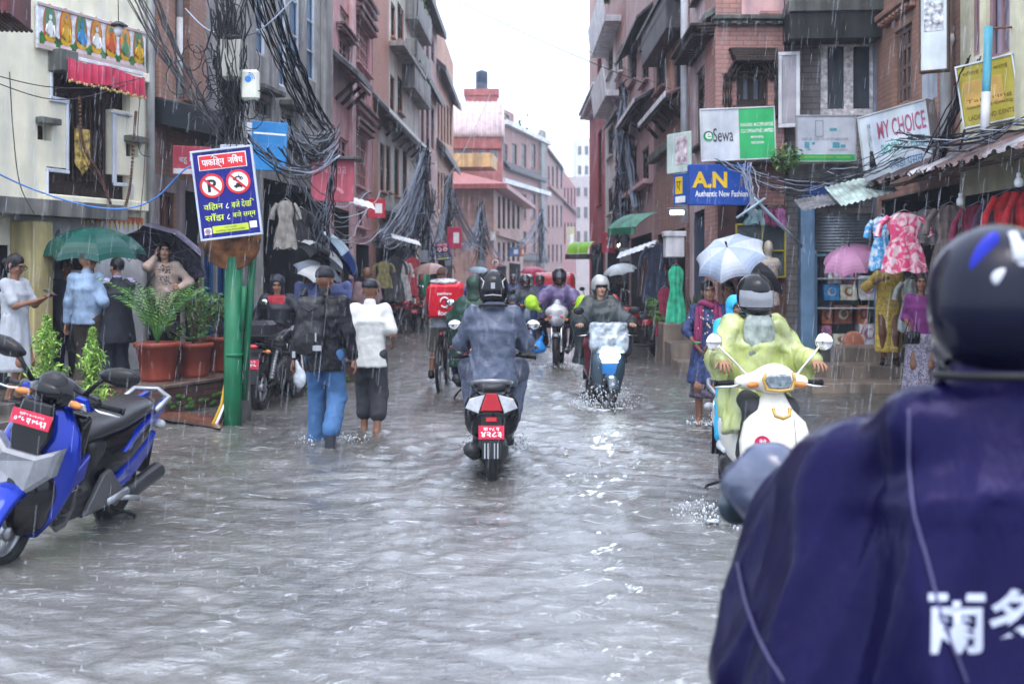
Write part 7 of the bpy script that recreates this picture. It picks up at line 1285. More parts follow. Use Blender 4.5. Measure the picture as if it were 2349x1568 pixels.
# parked and distant vehicles
q = motorcycle('parked black motorcycle with red tail, nearest of the row left of the courier', (-3.05, 31, -.05), 160, mat('dark_red_paint', (.30, .01, .03), .2, coat=1), 'parked motorcycles left of the courier')
for (x, y_, rz, l) in ((-2.55, 32.2, 165, 'parked motorcycle in the middle of the row left of the courier'), (-2.2, 34, 150, 'parked motorcycle at the right end of the row left of the courier')): o = copy_tree(q); o.location = (x, y_, -.05); o.rotation_euler.z = R(rz); o['label'] = l
q = motorcycle('parked motorcycle with a red fairing behind the woman in the grey helmet', (2.35, 21.2, -.03), -60, mat('bright_red_paint', (.50, .015, .03), .18, coat=1), 'parked motorcycles by the clothes shop', rear=None, fairing=mat('bright_red_paint', (.50, .015, .03)))
for (x, y_, rz, l) in ((2.55, 23.2, -70, 'second parked red motorcycle, behind the nearest one by the clothes shop'), (2.2, 26, -40, 'farthest parked red motorcycle by the clothes shop')): o = copy_tree(q); o.location = (x, y_, -.03); o.rotation_euler.z = R(rz); o['label'] = l
far_sc = scooter('distant scooter under the rider in a bright blue raincoat', (-1.05, 30.5, -.05), 180, gloss, rear=('बा १२ प', '१२३४')); b = MB(); b.ell((0, .92, .70), (.11, .03, .06)); b.build('brake_light', mat('lit_tail', (.7, .1, .05), .3, emis=(1, .12, .05), estr=5), far_sc)
q = scooter('distant scooter of the rider with a pale helmet, left of the red van', (.42, 27, -.05), 5, mat('dark_blue_paint', (.02, .04, .10), .2, coat=1), 'distant oncoming scooters', rear=None)
for (x, y_, rz, l) in ((.78, 30, 4, 'distant scooter directly in front of the red van'), (.05, 34, 8, 'farthest oncoming scooter left of the red umbrella'), (.3, 24.2, 8, 'cream topped scooter nearest of the distant oncoming ones')): o = copy_tree(q); o.location = (x, y_, -.05); o.rotation_euler.z = R(rz); o['label'] = l
t = thing('van', 'small red van with pale windscreen driving up in the rain', 'van', (1.45, 37, -.05), -4); S = SDF(.08); S.box((0, 0, .78), (.76, 1.6, .42), .12).box((0, .2, 1.38), (.70, 1.3, .34), .16); smesh(S, .04, 'body', mat('van_red', (.50, .015, .03), .2, coat=1), t)
b = MB(); b.prism([(-.60, 1.12), (.60, 1.12), (.54, 1.58), (-.54, 1.58)], .03, lambda u, v, d: V_(u, -1.13+.30*(v-1.12)+d, v), 0, .01); b.build('windscreen', mat('pale_windscreen', (.22, .30, .32), .08, spec=.8), t)
for s_ in (-1, 1): b = MB(); b.prism([(-.85, 1.15), (1.2, 1.15), (1.15, 1.55), (-.6, 1.55)], .02, lambda u, v, d: V_(s_*(.72+d), u, v), 0, .006); b.build('side_window', glass, t); b = MB(); b.ell((s_*.52, -1.58, .80), (.13, .06, .09)); b.build('headlight', clearlens, t); [wheel(t, (s_*.66, q_, .28), .28, .15) for q_ in (-1.05, 1.05)]
b = MB(); b.box((0, -1.62, .48), (1.4, .08, .16), b=.03); b.build('bumper', plastic, t)
# ---------------------------------------------------------------- the cast
C_ = lambda n, c, r=.6, **k: mat('cloth_'+n, c, r, **{**dict(var=.12, scale=6, bump=.35, bscale=18), **k})
rain_grey = C_('grey_rainwear', (.075, .090, .135), .30, bump=.6); leather = C_('black_leather', (.009, .009, .012), .34, bump=.6, spec=.2); denim = C_('denim', (.045, .115, .25), .75, var=.12, scale=5); offw = C_('off_white', (.56, .56, .54), .6); charcoal = C_('charcoal', (.035, .036, .042), .7); black_c = C_('black', (.010, .010, .013), .75, spec=.12)
flipm = mat('sandal_rubber', (.012, .014, .022), .6)
# man in black jacket with backpack
t, J = person('person seen from behind in a black leather jacket, cap and rolled jeans', -1.79, 10.4, -.04, 180, 1.70, .011, 'brown', lean=(.0, -.04), head=(-8, 6, 0), feet={'L': {'to': (.10, -.14, .07)}, 'R': {'to': (-.11, .26, .20), 'toe': (-.11, .19, .04)}}, hands={'L': {'to': (.30, -.06, .84)}, 'R': {'to': (-.29, -.0, .80)}},
    tops=[top(leather, hem=.20, loose=.032, collar=.05, wr=.012, seed=4, sl_loose=.012)], bottoms=[pants(denim, 1, (.105, .088, .088), 'jeans', .008)], shoes=('sandal', flipm), helmet=cap_hat(mat('black_cap', (.014, .014, .018), .55)))
b = MB(); a = J['anR']; b.loft([[V_(a.x+w_*math.cos(6.283*k/14), a.y+.01+q*.06+.02*math.sin(6.283*k/14)*0, a.z-.05-q*.22)+V_(0, .045*math.sin(6.283*k/14)*.3+.05, 0) for k in range(14)] for q, w_ in ((-.2, .03), (0, .045), (.5, .05), (.85, .04), (1, .02))]); b.build('sandal_sole', flipm, t)
bp_ = thing('backpack', 'wet black backpack on the shoulders of the man in jeans', 'backpack', (-1.79, 10.4, 0), 180); S = SDF(.05); S.box((.09, .17, 1.16), (.13, .07, .24), .06).ell((.09, .235, 1.03), (.12, .06, .14)).ell((.10, .21, 1.24), (.11, .06, .10)).ell((.12, .20, .96), (.15, .09, .12)); smesh(S, .013, 'bag', C_('nylon_black', (.016, .016, .019), .35, bump=.5), bp_, wrinkle(.008, 30, 9)); b = MB()
for dx in (-.03, .19): MB().tube([(dx, .12, 1.40), (dx, -.02, 1.47), (dx+.01, -.13, 1.38)], .022, 6, 0, True, .5).build('strap', black, bp_)
b.tube([(.03, .27, 1.30), (.10, .275, 1.26), (.17, .27, 1.30)], .008, 5); b.build('haul_loop', black, bp_); b = MB(); b.box((.03, .30, 1.02), (.015, .006, .08)); b.box((.02, .29, .92), (.08, .004, .05)); b.box((.235, .29, .86), (.03, .006, .06)); b.build('tag', mat('grey_tag', (.3, .32, .35), .4), bp_)
# man in white shirt
person('person seen from behind in a wet white shirt, black cap and cropped dark trousers', -1.45, 11.1, -.05, 176, 1.60, .011, 'brown', lean=(.0, -.03), feet={'L': {'to': (.075, -.10, .07)}, 'R': {'to': (-.085, .06, .07), 'toe': (-.10, -.07, .02)}}, hands={'L': {'to': (.20, -.16, .95), 'hint': (.3, 1, -.6)}, 'R': {'to': (-.21, -.20, .96), 'hint': (-.5, .8, -1)}}, head=(0, 4, 0),
    tops=[top(offw, 'short', .17, .030, .015, 'shirt', .02, .007, sl_loose=.012)], bottoms=[pants(charcoal, .78, (.108, .095, .092), 'cropped_trousers', .007)], helmet=cap_hat(mat('black_wet_cap', (.012, .014, .018), .35), peak=True, flat=True))
# rider in grey rain jacket
RD = {'L': {'to': (.315, -.31, 1.0), 'hint': (.35, .4, -1), 'dir': (.12, -1, -.15), 'n': (0, .2, -1)}, 'R': {'to': (-.315, -.31, 1.0), 'hint': (-.35, .4, -1), 'dir': (-.12, -1, -.15), 'n': (0, .2, -1)}}
FT = {'L': {'to': (.16, -.20, .38), 'hint': (.35, -1, .6)}, 'R': {'to': (-.16, -.20, .38), 'hint': (-.35, -1, .6)}}
def hmark(o, Q):
    b = MB()
    for s_ in (-1, 1): b.tube([Q(s_*.10, .08, .09), Q(s_*.075, .125, .06), Q(s_*.09, .13, .0)], .008, 5)
    b.box(Q(0, .165, .02), (.035, .01, .05)); b.tube([Q(-.07, .14, -.06), Q(0, .162, -.055), Q(.07, .14, -.06)], .006, 5); b.build('decal', mat('helmet_decal', (.35, .36, .38), .3), o)
person('person in a wet grey rain jacket riding away on the black scooter in the middle', -.16, 9.35, -.02, 180, 1.72, .012, 'brown', pel=(0, .10, .82), lean=(0, -.10), hands=RD, feet=FT, head=(0, 6, 0), tops=[top(rain_grey, hem=.14, loose=.045, flare=.02, collar=.10, wr=.016, seed=7, sl_loose=.016, hood=True, name='rain_jacket')], bottoms=[pants(rain_grey, 1, (.115, .095, .08), 'rain_trousers', .009)], shoes=('shoe', mat('dark_shoe', (.03, .02, .025), .5)), helmet=helm(hblack, True, None, mark=hmark), group=None)
# green poncho rider
green_p = C_('green_poncho', (.018, .052, .038), .35, bump=.6)
person('person in a dark green poncho and hood riding away beside the courier', -.50, 14.4, -.02, 178, 1.68, .016, 'brown', pel=(0, .08, .82), lean=(0, -.10), hands=RD, feet={'L': {'to': (.20, .05, .22), 'hint': (.5, -1, .5)}, 'R': FT['R']}, tops=[poncho(green_p, .42, .12, seed=5, wr=.016)], bottoms=[pants(C_('navy', (.02, .025, .06), .7))], shoes=('shoe', mat('dark_shoe', (.03, .02, .025))), helmet=hood(C_('green_hood', (.02, .045, .03), .4)))
# courier on the bicycle
person('person on a bicycle in shorts and a brown knit hat, seen from behind', -.985, 15.7, -.03, 177, 1.66, .015, 'brown', pel=(0, .22, .97), lean=(0, -.22), hands={'L': {'to': (.27, -.24, 1.05), 'hint': (.9, .3, -.4)}, 'R': {'to': (-.27, -.24, 1.05), 'hint': (-.9, .3, -.4)}}, feet={'L': {'to': (.17, .05, .21), 'hint': (.1, -1, .3)}, 'R': {'to': (-.17, .05, .50), 'hint': (-.2, -1, .5)}}, tops=[top(C_('pale_grey_shirt', (.22, .25, .29), .6), 'long', .12, .035)], bottoms=[pants(C_('khaki_shorts', (.16, .14, .12), .7), .52, (.115, .10, .10), 'shorts')], shoes=('shoe', black), helmet=cap_hat(C_('brown_knit', (.075, .042, .035), .9), peak=False))
t = thing('delivery_bag', 'square red delivery bag with white lettering on the courier', 'bag', (-.93, 15.36, 1.24), 177, rx=-8); b = MB(); b.prism([(-.23, -.22), (.23, -.22), (.25, .20), (.20, .25), (-.20, .25), (-.25, .20)], .34, lambda u, v, d: V_(u, d, v), 0, .03); b.build('bag', mat('bag_red', (.58, .012, .03), .35, var=.15, bump=.4, bscale=12), t); M_ = rot(0, 0, 180); text('pathao', t, (0, .176, .12), .20, .05, whi, bold=.02, M=M_); text('food', t, (.0, .176, -.15), .19, .07, whi, bold=.02, M=M_); b = MB(); b.tube([V_(.06*math.cos(a), .175, .0+.07*math.sin(a)) for a in [q*.35 for q in range(17)]], .012, 6); b.tube([(-.03, .175, -.09), (-.05, .175, .02)], .014, 6); b.build('emblem', whi, t); b = MB(); b.ell((.03, 0, .27), (.2, .16, .04)); b.build('rain_cover', mat('silver_foil', (.4, .4, .42), .2, var=.6, scale=12, bump=.8, bscale=16), t); b = MB(); [b.tube([(s_*.245, .12, -.18), (s_*.26, .12, 0), (s_*.25, .12, .18)], .012, 5) for s_ in (-1, 1)]; b.build('strap', mat('strap_dark_red', (.25, .01, .02), .5), t)
t = thing('folded_umbrella', 'pale green folded umbrella tip sticking out beside the courier bag', 'umbrella', P(1052, 722, 15), rz=20); b = MB(); b.loft([[V_(r_*math.cos(6.283*k/14)*1.2, r_*math.sin(6.283*k/14), z) for k in range(14)] for z, r_ in ((-.14, .04), (-.06, .09), (.03, .10), (.10, .07), (.13, .01))]); b.build('canopy', mat('pale_green_nylon', (.42, .55, .30), .35, var=.3), t); b = MB(); b.tube([(0, 0, -.3), (0, 0, -.12)], .012, 6); b.build('handle', black, t)
# motorcycle rider in purple cape, woman in grey helmet
purple = C_('purple_cape', (.115, .085, .19), .28, bump=.9)
person('person in a shiny purple cape and black helmet on the lime-mirrored motorcycle', .84, 19.7, 0, -6, 1.72, .018, 'brown', pel=(0, .26, .88), hands={'L': {'to': (.36, -.28, 1.06), 'hint': (.9, .4, -.3), 'dir': (0, -1, 0), 'n': (0, 0, -1)}, 'R': {'to': (-.36, -.28, 1.06), 'hint': (-.9, .4, -.3), 'dir': (0, -1, 0), 'n': (0, 0, -1)}}, feet={'L': {'to': (.24, .08, .38), 'hint': (.5, -1, .5)}, 'R': {'to': (-.24, .08, .38), 'hint': (-.5, -1, .5)}}, head=(0, 8, 0), tops=[poncho(purple, .25, .04, seed=8, wr=.016, name='cape')], bottoms=[pants(black_c)], shoes=('shoe', black), helmet=helm(hblack, True, visor, open_visor=True))
t = thing('plastic_bag', 'bright blue plastic bag hanging at the side of the lime-mirrored motorcycle', 'bag', P(1233, 790, 19.3)); S = SDF(.05); S.ell((0, 0, -.06), (.16, .09, .10)).cap((.03, 0, .03), (.08, 0, .15), .06, .02); smesh(S, .014, 'bag', mat('blue_film', (.02, .22, .62), .25, var=.25), t, wrinkle(.012, 35, 3)); b = MB(); b.tube([(.08, 0, .14), (.09, 0, .24), (.13, 0, .15)], .01, 5); b.build('handle', mat('blue_film', (.02, .22, .62)), t)
dgp = C_('slate_poncho', (.038, .048, .05), .33, bump=.7)
def fringe(t, J, vox):
    s = J['s']; b = MB(); Q = lambda *q: J['hc']+J['Rh'] @ (Vector(q)*s); b.grid(lambda a, v: Q(math.sin((a-.5)*2)*.082, .0-math.cos((a-.5)*2)*.098-.006, .07-.06*v-.015*abs(math.sin(a*16))*v), 16, 4); b.build('hair', hairm, t)
person('person in a slate poncho and open grey helmet on the plastic wrapped scooter', 1.13, 13.9, 0, 6, 1.64, .013, 'light', pel=(0, .06, .80), lean=(0, -.06), hands=RD, feet=FT, head=(4, 0, 0), female=True, tops=[poncho(dgp, .34, .16, seed=2, wr=.014, drop=.38, r0=.13)], bottoms=[pants(C_('wine_trousers', (.13, .02, .03), .6))], shoes=('shoe', black), helmet=helm(mat('grey_shell', (.30, .31, .31), .22, coat=1, var=.2), False, None, mark=lambda o, Q: None), extra=fringe)
# rider on the white scooter, with a child behind
ygp = mat('yellow_film', (.50, .56, .20), .16, var=.35, alpha=.72, scale=6, spec=.9, bump=.8, bscale=16, stretch=(1.5, 1.5, .4)); ygc = mat('clear_film_grey', (.27, .32, .28), .16, var=.4, scale=8, spec=.9, bump=.9, bscale=18, stretch=(1.6, 1.6, .35))
def mask_(t, J, vox):
    s = J['s']; Q = lambda *q: J['hc']+J['Rh'] @ (Vector(q)*s); S = SDF(.02); S.ell(Q(0, -.05, -.06), np.array((.070, .064, .072))*s); smesh(S, .010, 'face_mask', mat('mask_black', (.012, .012, .014), .8), t)
    S = SDF(.08); S.cone(V_(0, -.10, .50), V_(0, -.02, .86), (.27, .25), (.20, .17)); smesh(S, .014, 'rain_lap', ygp, t, wrinkle(.016, 26, 8, (1.5, 1.5, .4)))
    S = SDF(.02); S.ell(J['ch']+V_(0, -.11*s, .05*s), np.array((.12, .05, .20))*s); smesh(S, .012, 'rain_front', ygc, t, wrinkle(.012, 40, 4, (2, 1, .4)))
HW = {'L': {'to': (.315, -.30, 1.02), 'hint': (.45, .3, -1), 'dir': (.05, -1, -.25), 'n': (0, .3, -1), 'curl': 1.0}, 'R': {'to': (-.315, -.30, 1.02), 'hint': (-.45, .3, -1), 'dir': (-.05, -1, -.25), 'n': (0, .3, -1), 'curl': 1.0}}
person('person in a yellow plastic raincoat and black mask riding the white scooter', 1.72, 7.70, 0, 4, 1.66, .011, 'tan', pel=(0, .06, .80), lean=(0, -.10), hands=HW, feet={'L': {'to': (.12, -.12, .36), 'hint': (.05, -1, .2)}, 'R': {'to': (-.12, -.12, .36), 'hint': (-.05, -1, .2)}}, head=(3, 4, 0), tops=[top(C_('slate_jacket', (.10, .13, .12), .7), 'long', .1, .02), top(ygp, hem=.10, loose=.045, flare=.05, name='raincoat', collar=.09, wr=.015, seed=3, sl_loose=.02), poncho(ygp, .22, .05, drop=.13, r0=.078, seed=6, wr=.014, name='raincoat_skirt', k=.07)], bottoms=[pants(charcoal)], shoes=('shoe', black), helmet=helm(hblack, True, visorc, open_visor=False, vup=True), extra=mask_)
cy = C_('cyan_rainsuit', (.03, .36, .60), .35, bump=.5)
t, J = person('person, a small child in a cyan hooded rainsuit and white shoes behind the driver', 1.70, 8.22, .34, 14, 1.16, .012, 'brown', pel=(0, .10, .56), lean=(.05, -.08), hands={'L': {'to': (.12, -.22, .74)}, 'R': {'to': (-.14, -.2, .72)}}, feet={'R': {'to': (-.20, -.14, -.06), 'hint': (-.5, -1, .2)}, 'L': {'to': (.2, -.2, .05)}}, tops=[top(cy, hem=.1, loose=.05, name='rain_jacket', sl_loose=.02)], bottoms=[pants(cy, .9, (.10, .085, .085), 'rain_trousers')], shoes=('shoe', mat('white_sneaker', (.6, .62, .66), .5)), helmet=hood(cy, .07))
# woman with maroon scarf and the person behind her
kurta = C_('indigo_kurta', (.03, .045, .125), .7, var=.5, scale=22); mar = dye('maroon_scarf', (.16, .012, .07), (.22, .02, .09), 9)
def scarf(t, J, vox):
    s = J['s']; b = MB(); nk = J['nk']
    for sx in (-1, 1):
        b.grid(lambda a, v: nk+V_(sx*(.05+.10*a+.03*v)*s, (-.10-.05*math.sin(v*2.4)+.02*math.sin(a*14+v*3)-.02*a)*s, (.0-.50*v-.03*a)*s), 10, 14)
    b.tube([nk+V_(.085*math.cos(a)*s, .085*math.sin(a)*s-.01, .0+.02*math.sin(a*2)) for a in [q*.45 for q in range(15)]], .038*s, 8); b.build('scarf', mar, t); b = MB()
    for q in range(26): b.ell(nk+V_(rnd.gauss(0, .09)*s, -.165*s, -.05*s-.35*s*rnd.random()), (.008, .004, .010), seg=6)
    b.build('sequin', mat('gold_sequin', (.5, .42, .3), .3), t); b = MB(); b.tube([J['wrR']+V_(.033*math.cos(a), .033*math.sin(a), .05+.0*a) for a in [q*.5 for q in range(14)]], .010, 5); b.build('bangle', mat('green_bangle', (.05, .30, .12), .3), t)
person('person with a maroon scarf over an indigo kurta, wading barefoot and smiling', 2.10, 11.75, -.03, -8, 1.56, .011, 'brown', female=True, hair='bun', lean=(.03, 0), head=(12, 2, -6), hands={'R': {'to': (-.10, -.16, .86), 'hint': (-1, .2, -.3)}, 'L': {'to': (.06, -.20, .90), 'hint': (1, .4, -.2)}}, tops=[top(kurta, 'half', .42, .03, .05, 'kurta', None, .006, fem=True)], bottoms=[skirt(C_('printed_skirt', (.085, .070, .10), .8, var=.7, scale=30), .85, .34, (.17, .13), (.20, .17), folds=7)], extra=scarf)
person('person in dark clothes half hidden behind the driver of the white scooter', 2.42, 12.2, -.03, 10, 1.55, .016, 'brown', female=True, hair='long', head=(-15, 0, 0), hands={'R': {'to': (-.1, -.2, 1.25)}}, tops=[top(C_('wine_kurta', (.10, .012, .03), .7), 'half', .5, .03, .05, fem=True)], bottoms=[skirt(black_c, .8, .2, (.17, .13), (.2, .17))])
umbrella('silver umbrella tilted sideways over the woman with the maroon scarf', P(1668, 566, 11.6), (-.35, -.55, .75), .40, .17, [mat('silver_nylon', (.36, .39, .46), .4, var=.2), mat('grey_nylon', (.24, .29, .38), .35, var=.2)], 8, lambda i: i % 2, .7)
umbrella('black umbrella behind the silver one over the dark dressed person', P(1722, 590, 12.1), (.35, -.2, .9), .50, .24, [mat('black_nylon', (.012, .013, .016), .3)], 8, None, .65)
# woman in yellow, woman in purple
ylw = dye('yellow_print', (.80, .58, .09), (.5, .32, .07), 22)
person('person in a yellow printed dress standing on the tan steps', 5.44, 15.75, .30, -20, 1.60, .014, 'brown', female=True, hair='bob', head=(-5, 4, 0), hands={'R': {'to': (-.10, -.18, 1.22), 'hint': (-1, .1, -.6)}, 'L': {'to': (.24, -.06, .85)}}, feet={'R': {'to': (-.06, -.03, .08)}, 'L': {'to': (.10, -.02, .08)}}, tops=[top(ylw, 'half', .10, .03, .02, 'blouse', None, .006, fem=True, sl_loose=.02)], bottoms=[skirt(ylw, 1.28, .20, (.17, .13), (.19, .15), 'dress', 8, .010)], shoes=('shoe', black))
umbrella('pink umbrella with a dark underside next to the hanging dresses', P(1948, 566, 14.9), (-.28, -.35, .9), .42, .26, [mat('pink_nylon', (.55, .26, .42), .4, var=.15)], 8, None, .8)
person('person in a lavender patterned skirt and purple top at the edge of the garment stall', 5.05, 13.45, .05, -15, 1.56, .015, 'brown', female=True, hair='long', hands={'L': {'to': (.2, -.12, .9)}, 'R': {'to': (-.16, -.14, .95)}}, tops=[top(C_('purple_top', (.13, .02, .12), .7), 'half', .2, .03, fem=True)], bottoms=[skirt(dye('lavender_print', (.30, .28, .36), (.10, .09, .13), 26), .9, .08, (.17, .14), (.24, .2), folds=10)])
t = thing('handbag', 'small black handbag held by the person in the lavender skirt', 'bag', (4.82, 13.15, .84)); S = SDF(.02); S.box((0, 0, 0), (.10, .05, .075), .03); smesh(S, .012, 'bag', gloss, t); b = MB(); b.tube([(-.08, 0, .06), (0, 0, .3), (.08, 0, .06)], .008, 5); b.build('strap', black, t)
# people by the cream house
person('person with glasses in a grey dress looking down at a phone at the left edge', -5.52, 12.1, .16, 78, 1.66, .014, 'brown', female=True, hair='bun', head=(0, 22, 0), hands={'L': {'to': (.04, -.34, 1.18), 'hint': (.5, .3, -1), 'dir': (-.1, -1, .3), 'n': (0, .4, 1)}, 'R': {'to': (-.04, -.33, 1.16), 'hint': (-.5, .3, -1), 'dir': (.1, -1, .3), 'n': (0, .4, 1)}}, tops=[top(C_('pale_grey_dress', (.36, .38, .42), .7), 'short', .1, .03, fem=True)], bottoms=[skirt(C_('pale_grey_dress', (.36, .38, .42)), 1.05, .38, (.16, .12), (.22, .18), 'dress', 9)], shoes=('sandal', black), extra=lambda t, J, v: (lambda b: ([b.tube([J['hc']+J['Rh'] @ V_(q*.034+.026*math.cos(a), -.112, .004+.022*math.sin(a)) for a in [k*.52 for k in range(13)]], .0035, 5) for q in (-1, 1)], [b.tube([J['hc']+J['Rh'] @ V_(q*.06, -.11, .01), J['hc']+J['Rh'] @ V_(q*.08, 0, .01)], .003, 5) for q in (-1, 1)], b.build('glasses', black, t)))(MB()))
t = thing('phone', 'black phone held by the person with glasses', 'phone', (-5.10, 12.04, 1.40), 78); b = MB(); b.box((0, 0, 0), (.075, .145, .01), 0, rot(25)); b.build('case', black, t); b = MB(); b.box((0, .003, .0065), (.066, .13, .002), 0, rot(25), .0005); b.build('screen', glass, t)
lb = C_('light_blue_cotton', (.235, .33, .47), .65, var=.3)
person('person seen from behind in a light blue sweatshirt and dark cap under the green umbrella', -5.13, 13.15, .18, 172, 1.70, .012, 'tan', head=(-30, 4, 0), hands={'L': {'to': (.27, -.02, .84)}, 'R': {'to': (-.22, -.16, .98), 'hint': (-.3, 1, -.3)}}, tops=[top(lb, hem=.10, loose=.035, name='sweatshirt', collar=.02, wr=.009, sl_loose=.012)], bottoms=[pants(C_('brown_trousers', (.045, .035, .03), .7), 1, (.105, .09, .08))], shoes=('shoe', black), helmet=cap_hat(mat('charcoal_cap', (.03, .032, .036), .5)))
person('person in a long black waistcoat over a lavender shirt under the green umbrella', -4.80, 13.25, .18, -132, 1.62, .012, 'tan', hair='short', head=(0, 4, 0), hands={'L': {'to': (.10, -.32, 1.08), 'hint': (.8, .5, -.5)}, 'R': {'to': (-.10, -.32, 1.05), 'hint': (-.8, .5, -.5)}}, tops=[top(C_('lavender_shirt', (.36, .30, .50), .6), 'long', .1, .028, 0, 'shirt', .02, sl_loose=.015), top(C_('navy_black', (.014, .016, .024), .7), 'none', .30, .05, .05, 'waistcoat', .02)], bottoms=[pants(C_('dark_navy', (.016, .02, .035), .7), 1, (.12, .10, .095))], shoes=('shoe', black))
umbrella('dark green umbrella shared by two men before the cream house', P(213, 522, 13.55), (.03, -.12, 1), .64, .36, [mat('bottle_green_nylon', (.008, .075, .06), .25, var=.2)], 8, None, .75, roll=12)
person('person in a dark checked top sheltering behind the green umbrella', -5.62, 13.75, .2, 20, 1.6, .018, 'brown', hair='short', tops=[top(C_('dark_check', (.03, .035, .05), .7), 'long', .2, .03)], bottoms=[pants(black_c)], shoes=('shoe', black))
def emb(t, J, v):
    b = MB(); s = J['s']
    for q in range(110):
        a, zz = rnd.gauss(0, .06), -.02-.26*rnd.random(); b.ell(J['nk']+V_(a, -.118-.035*math.sin(min(1, -zz*4))+.9*a*a, zz-.02), (.007, .004, .009), seg=6)
    b.build('embroidery', mat('embroidery_brown', (.12, .08, .07), .7), t); b = MB(); b.box(J['hc']+V_(-.088, -.03, -.02), (.012, .04, .12), 0, rot(20)); b.build('phone', black, t)
beige = C_('beige_tunic', (.47, .36, .30), .65, var=.15)
person('person in a beige embroidered tunic talking on a phone under the checked umbrella', -4.70, 14.75, .36, 18, 1.68, .012, 'light', female=True, hair='bun', head=(0, 2, 4), hands={'R': {'to': (-.125, -.07, 1.47), 'hint': (-.5, -.5, -1), 'dir': (.15, .05, 1), 'n': (1, 0, 0), 'curl': .5}, 'L': {'to': (.17, -.24, 1.06), 'hint': (.9, .3, -.4), 'dir': (-.2, -1, .3), 'n': (-1, 0, 0), 'curl': 1.2}}, tops=[top(beige, 'long', .34, .035, .04, 'tunic', None, .007, fem=True, sl_loose=.006)], bottoms=[pants(black_c, 1, (.12, .11, .10))], shoes=('shoe', black), extra=emb)
umbrella('purplish checked umbrella held behind the woman on the phone', P(404, 552, 15.0), (.28, .62, .74), .60, .30, [mat('plum_nylon', (.06, .055, .085), .5, var=.3), mat('plum_check', (.10, .09, .14), .5, var=.5, scale=20)], 8, lambda i: i % 2, .8)
# man in red and black at the parked motorcycle
def twotone(t, J, v):
    S = SDF(.03); s = J['s']; S.cap(J['shL']+V_(.0, 0, -.02), J['shR']+V_(0, 0, -.02), .082*s).cone(J['ch']+J['T']*.0, J['nk'], (.185*s, .135*s), (.15*s, .10*s)); smesh(S, .013, 'red_yoke', C_('crimson_shell', (.36, .015, .03), .35), t, wrinkle(.006, 30, 3))
person('person in a red and black hooded rain jacket at the parked black motorcycle', -3.10, 14.4, -.02, 6, 1.60, .013, 'tan', head=(0, 14, 0), hands={'R': {'to': (-.33, -.12, .90)}, 'L': {'to': (.30, -.28, .98), 'hint': (1, .4, -.4)}}, tops=[top(C_('black_shell', (.018, .020, .028), .35), hem=.16, loose=.05, name='rain_jacket', sl_loose=.015)], bottoms=[pants(black_c)], shoes=('shoe', black), helmet=hood(C_('dark_hood', (.025, .03, .045), .4), .06), extra=twotone)
t = thing('plastic_bag', 'white carrier bag hanging at the side of the parked black motorcycle', 'bag', P(688, 865, 13.4)); S = SDF(.05); S.ell((0, 0, -.02), (.08, .06, .12)).cap((-.02, 0, .1), (-.05, 0, .22), .04, .015); smesh(S, .014, 'bag', mat('white_film', (.55, .60, .66), .3, var=.3), t, wrinkle(.010, 40, 3)); b = MB(); b.tube([(-.05, 0, .2), (-.06, 0, .3)], .008, 5); b.build('handle', mat('white_film', (.55, .60, .66)), t)
# umbrella group left of the white shirt
bs = C_('periwinkle_shirt', (.16, .20, .46), .6)
for (x, Y, rz, l, c, hr) in ((-3.45, 18.3, 150, 'person in a periwinkle shirt at the shop left of the man with the backpack', bs, 'short'), (-3.05, 19.2, 170, 'person in a periwinkle shirt under the tilted blue umbrella', bs, 'short'), (-2.45, 18.4, -160, 'person in a pinkish brown kurta left of the white shirted man', C_('rose_brown', (.22, .14, .15), .7), None)):
    person(l, x, Y, .1, rz, 1.62, .017, 'brown', hair=hr, tops=[top(c, 'short', .15, .035, sl_loose=.02)], bottoms=[pants(charcoal)], shoes=('shoe', black), helmet=cap_hat(C_('pink_cap', (.40, .16, .20), .7), peak=False) if hr and x < -3.2 else None)
navyn = mat('navy_nylon', (.02, .05, .18), .3, var=.2); skyn = mat('pale_blue_nylon', (.40, .52, .62), .3, var=.2); whn = mat('white_nylon', (.62, .64, .66), .35)
umbrella('tilted black and white umbrella, leftmost behind the man with the backpack', P(748, 568, 18.2), (.45, .25, .75), .48, .2, [whn, mat('black_nylon', (.012, .013, .016))], 8, lambda i: i % 2, .6)
umbrella('tilted blue and white umbrella, right one behind the man with the backpack', P(800, 572, 18.5), (.75, .2, .55), .52, .22, [navyn, skyn], 8, lambda i: int(i in (2, 3)), .6)
umbrella('low white umbrella between the two periwinkle shirts', P(735, 608, 18.0), (.35, -.3, .85), .42, .16, [whn, mat('grey_nylon', (.24, .29, .38))], 8, lambda i: i % 3 == 0, .5)
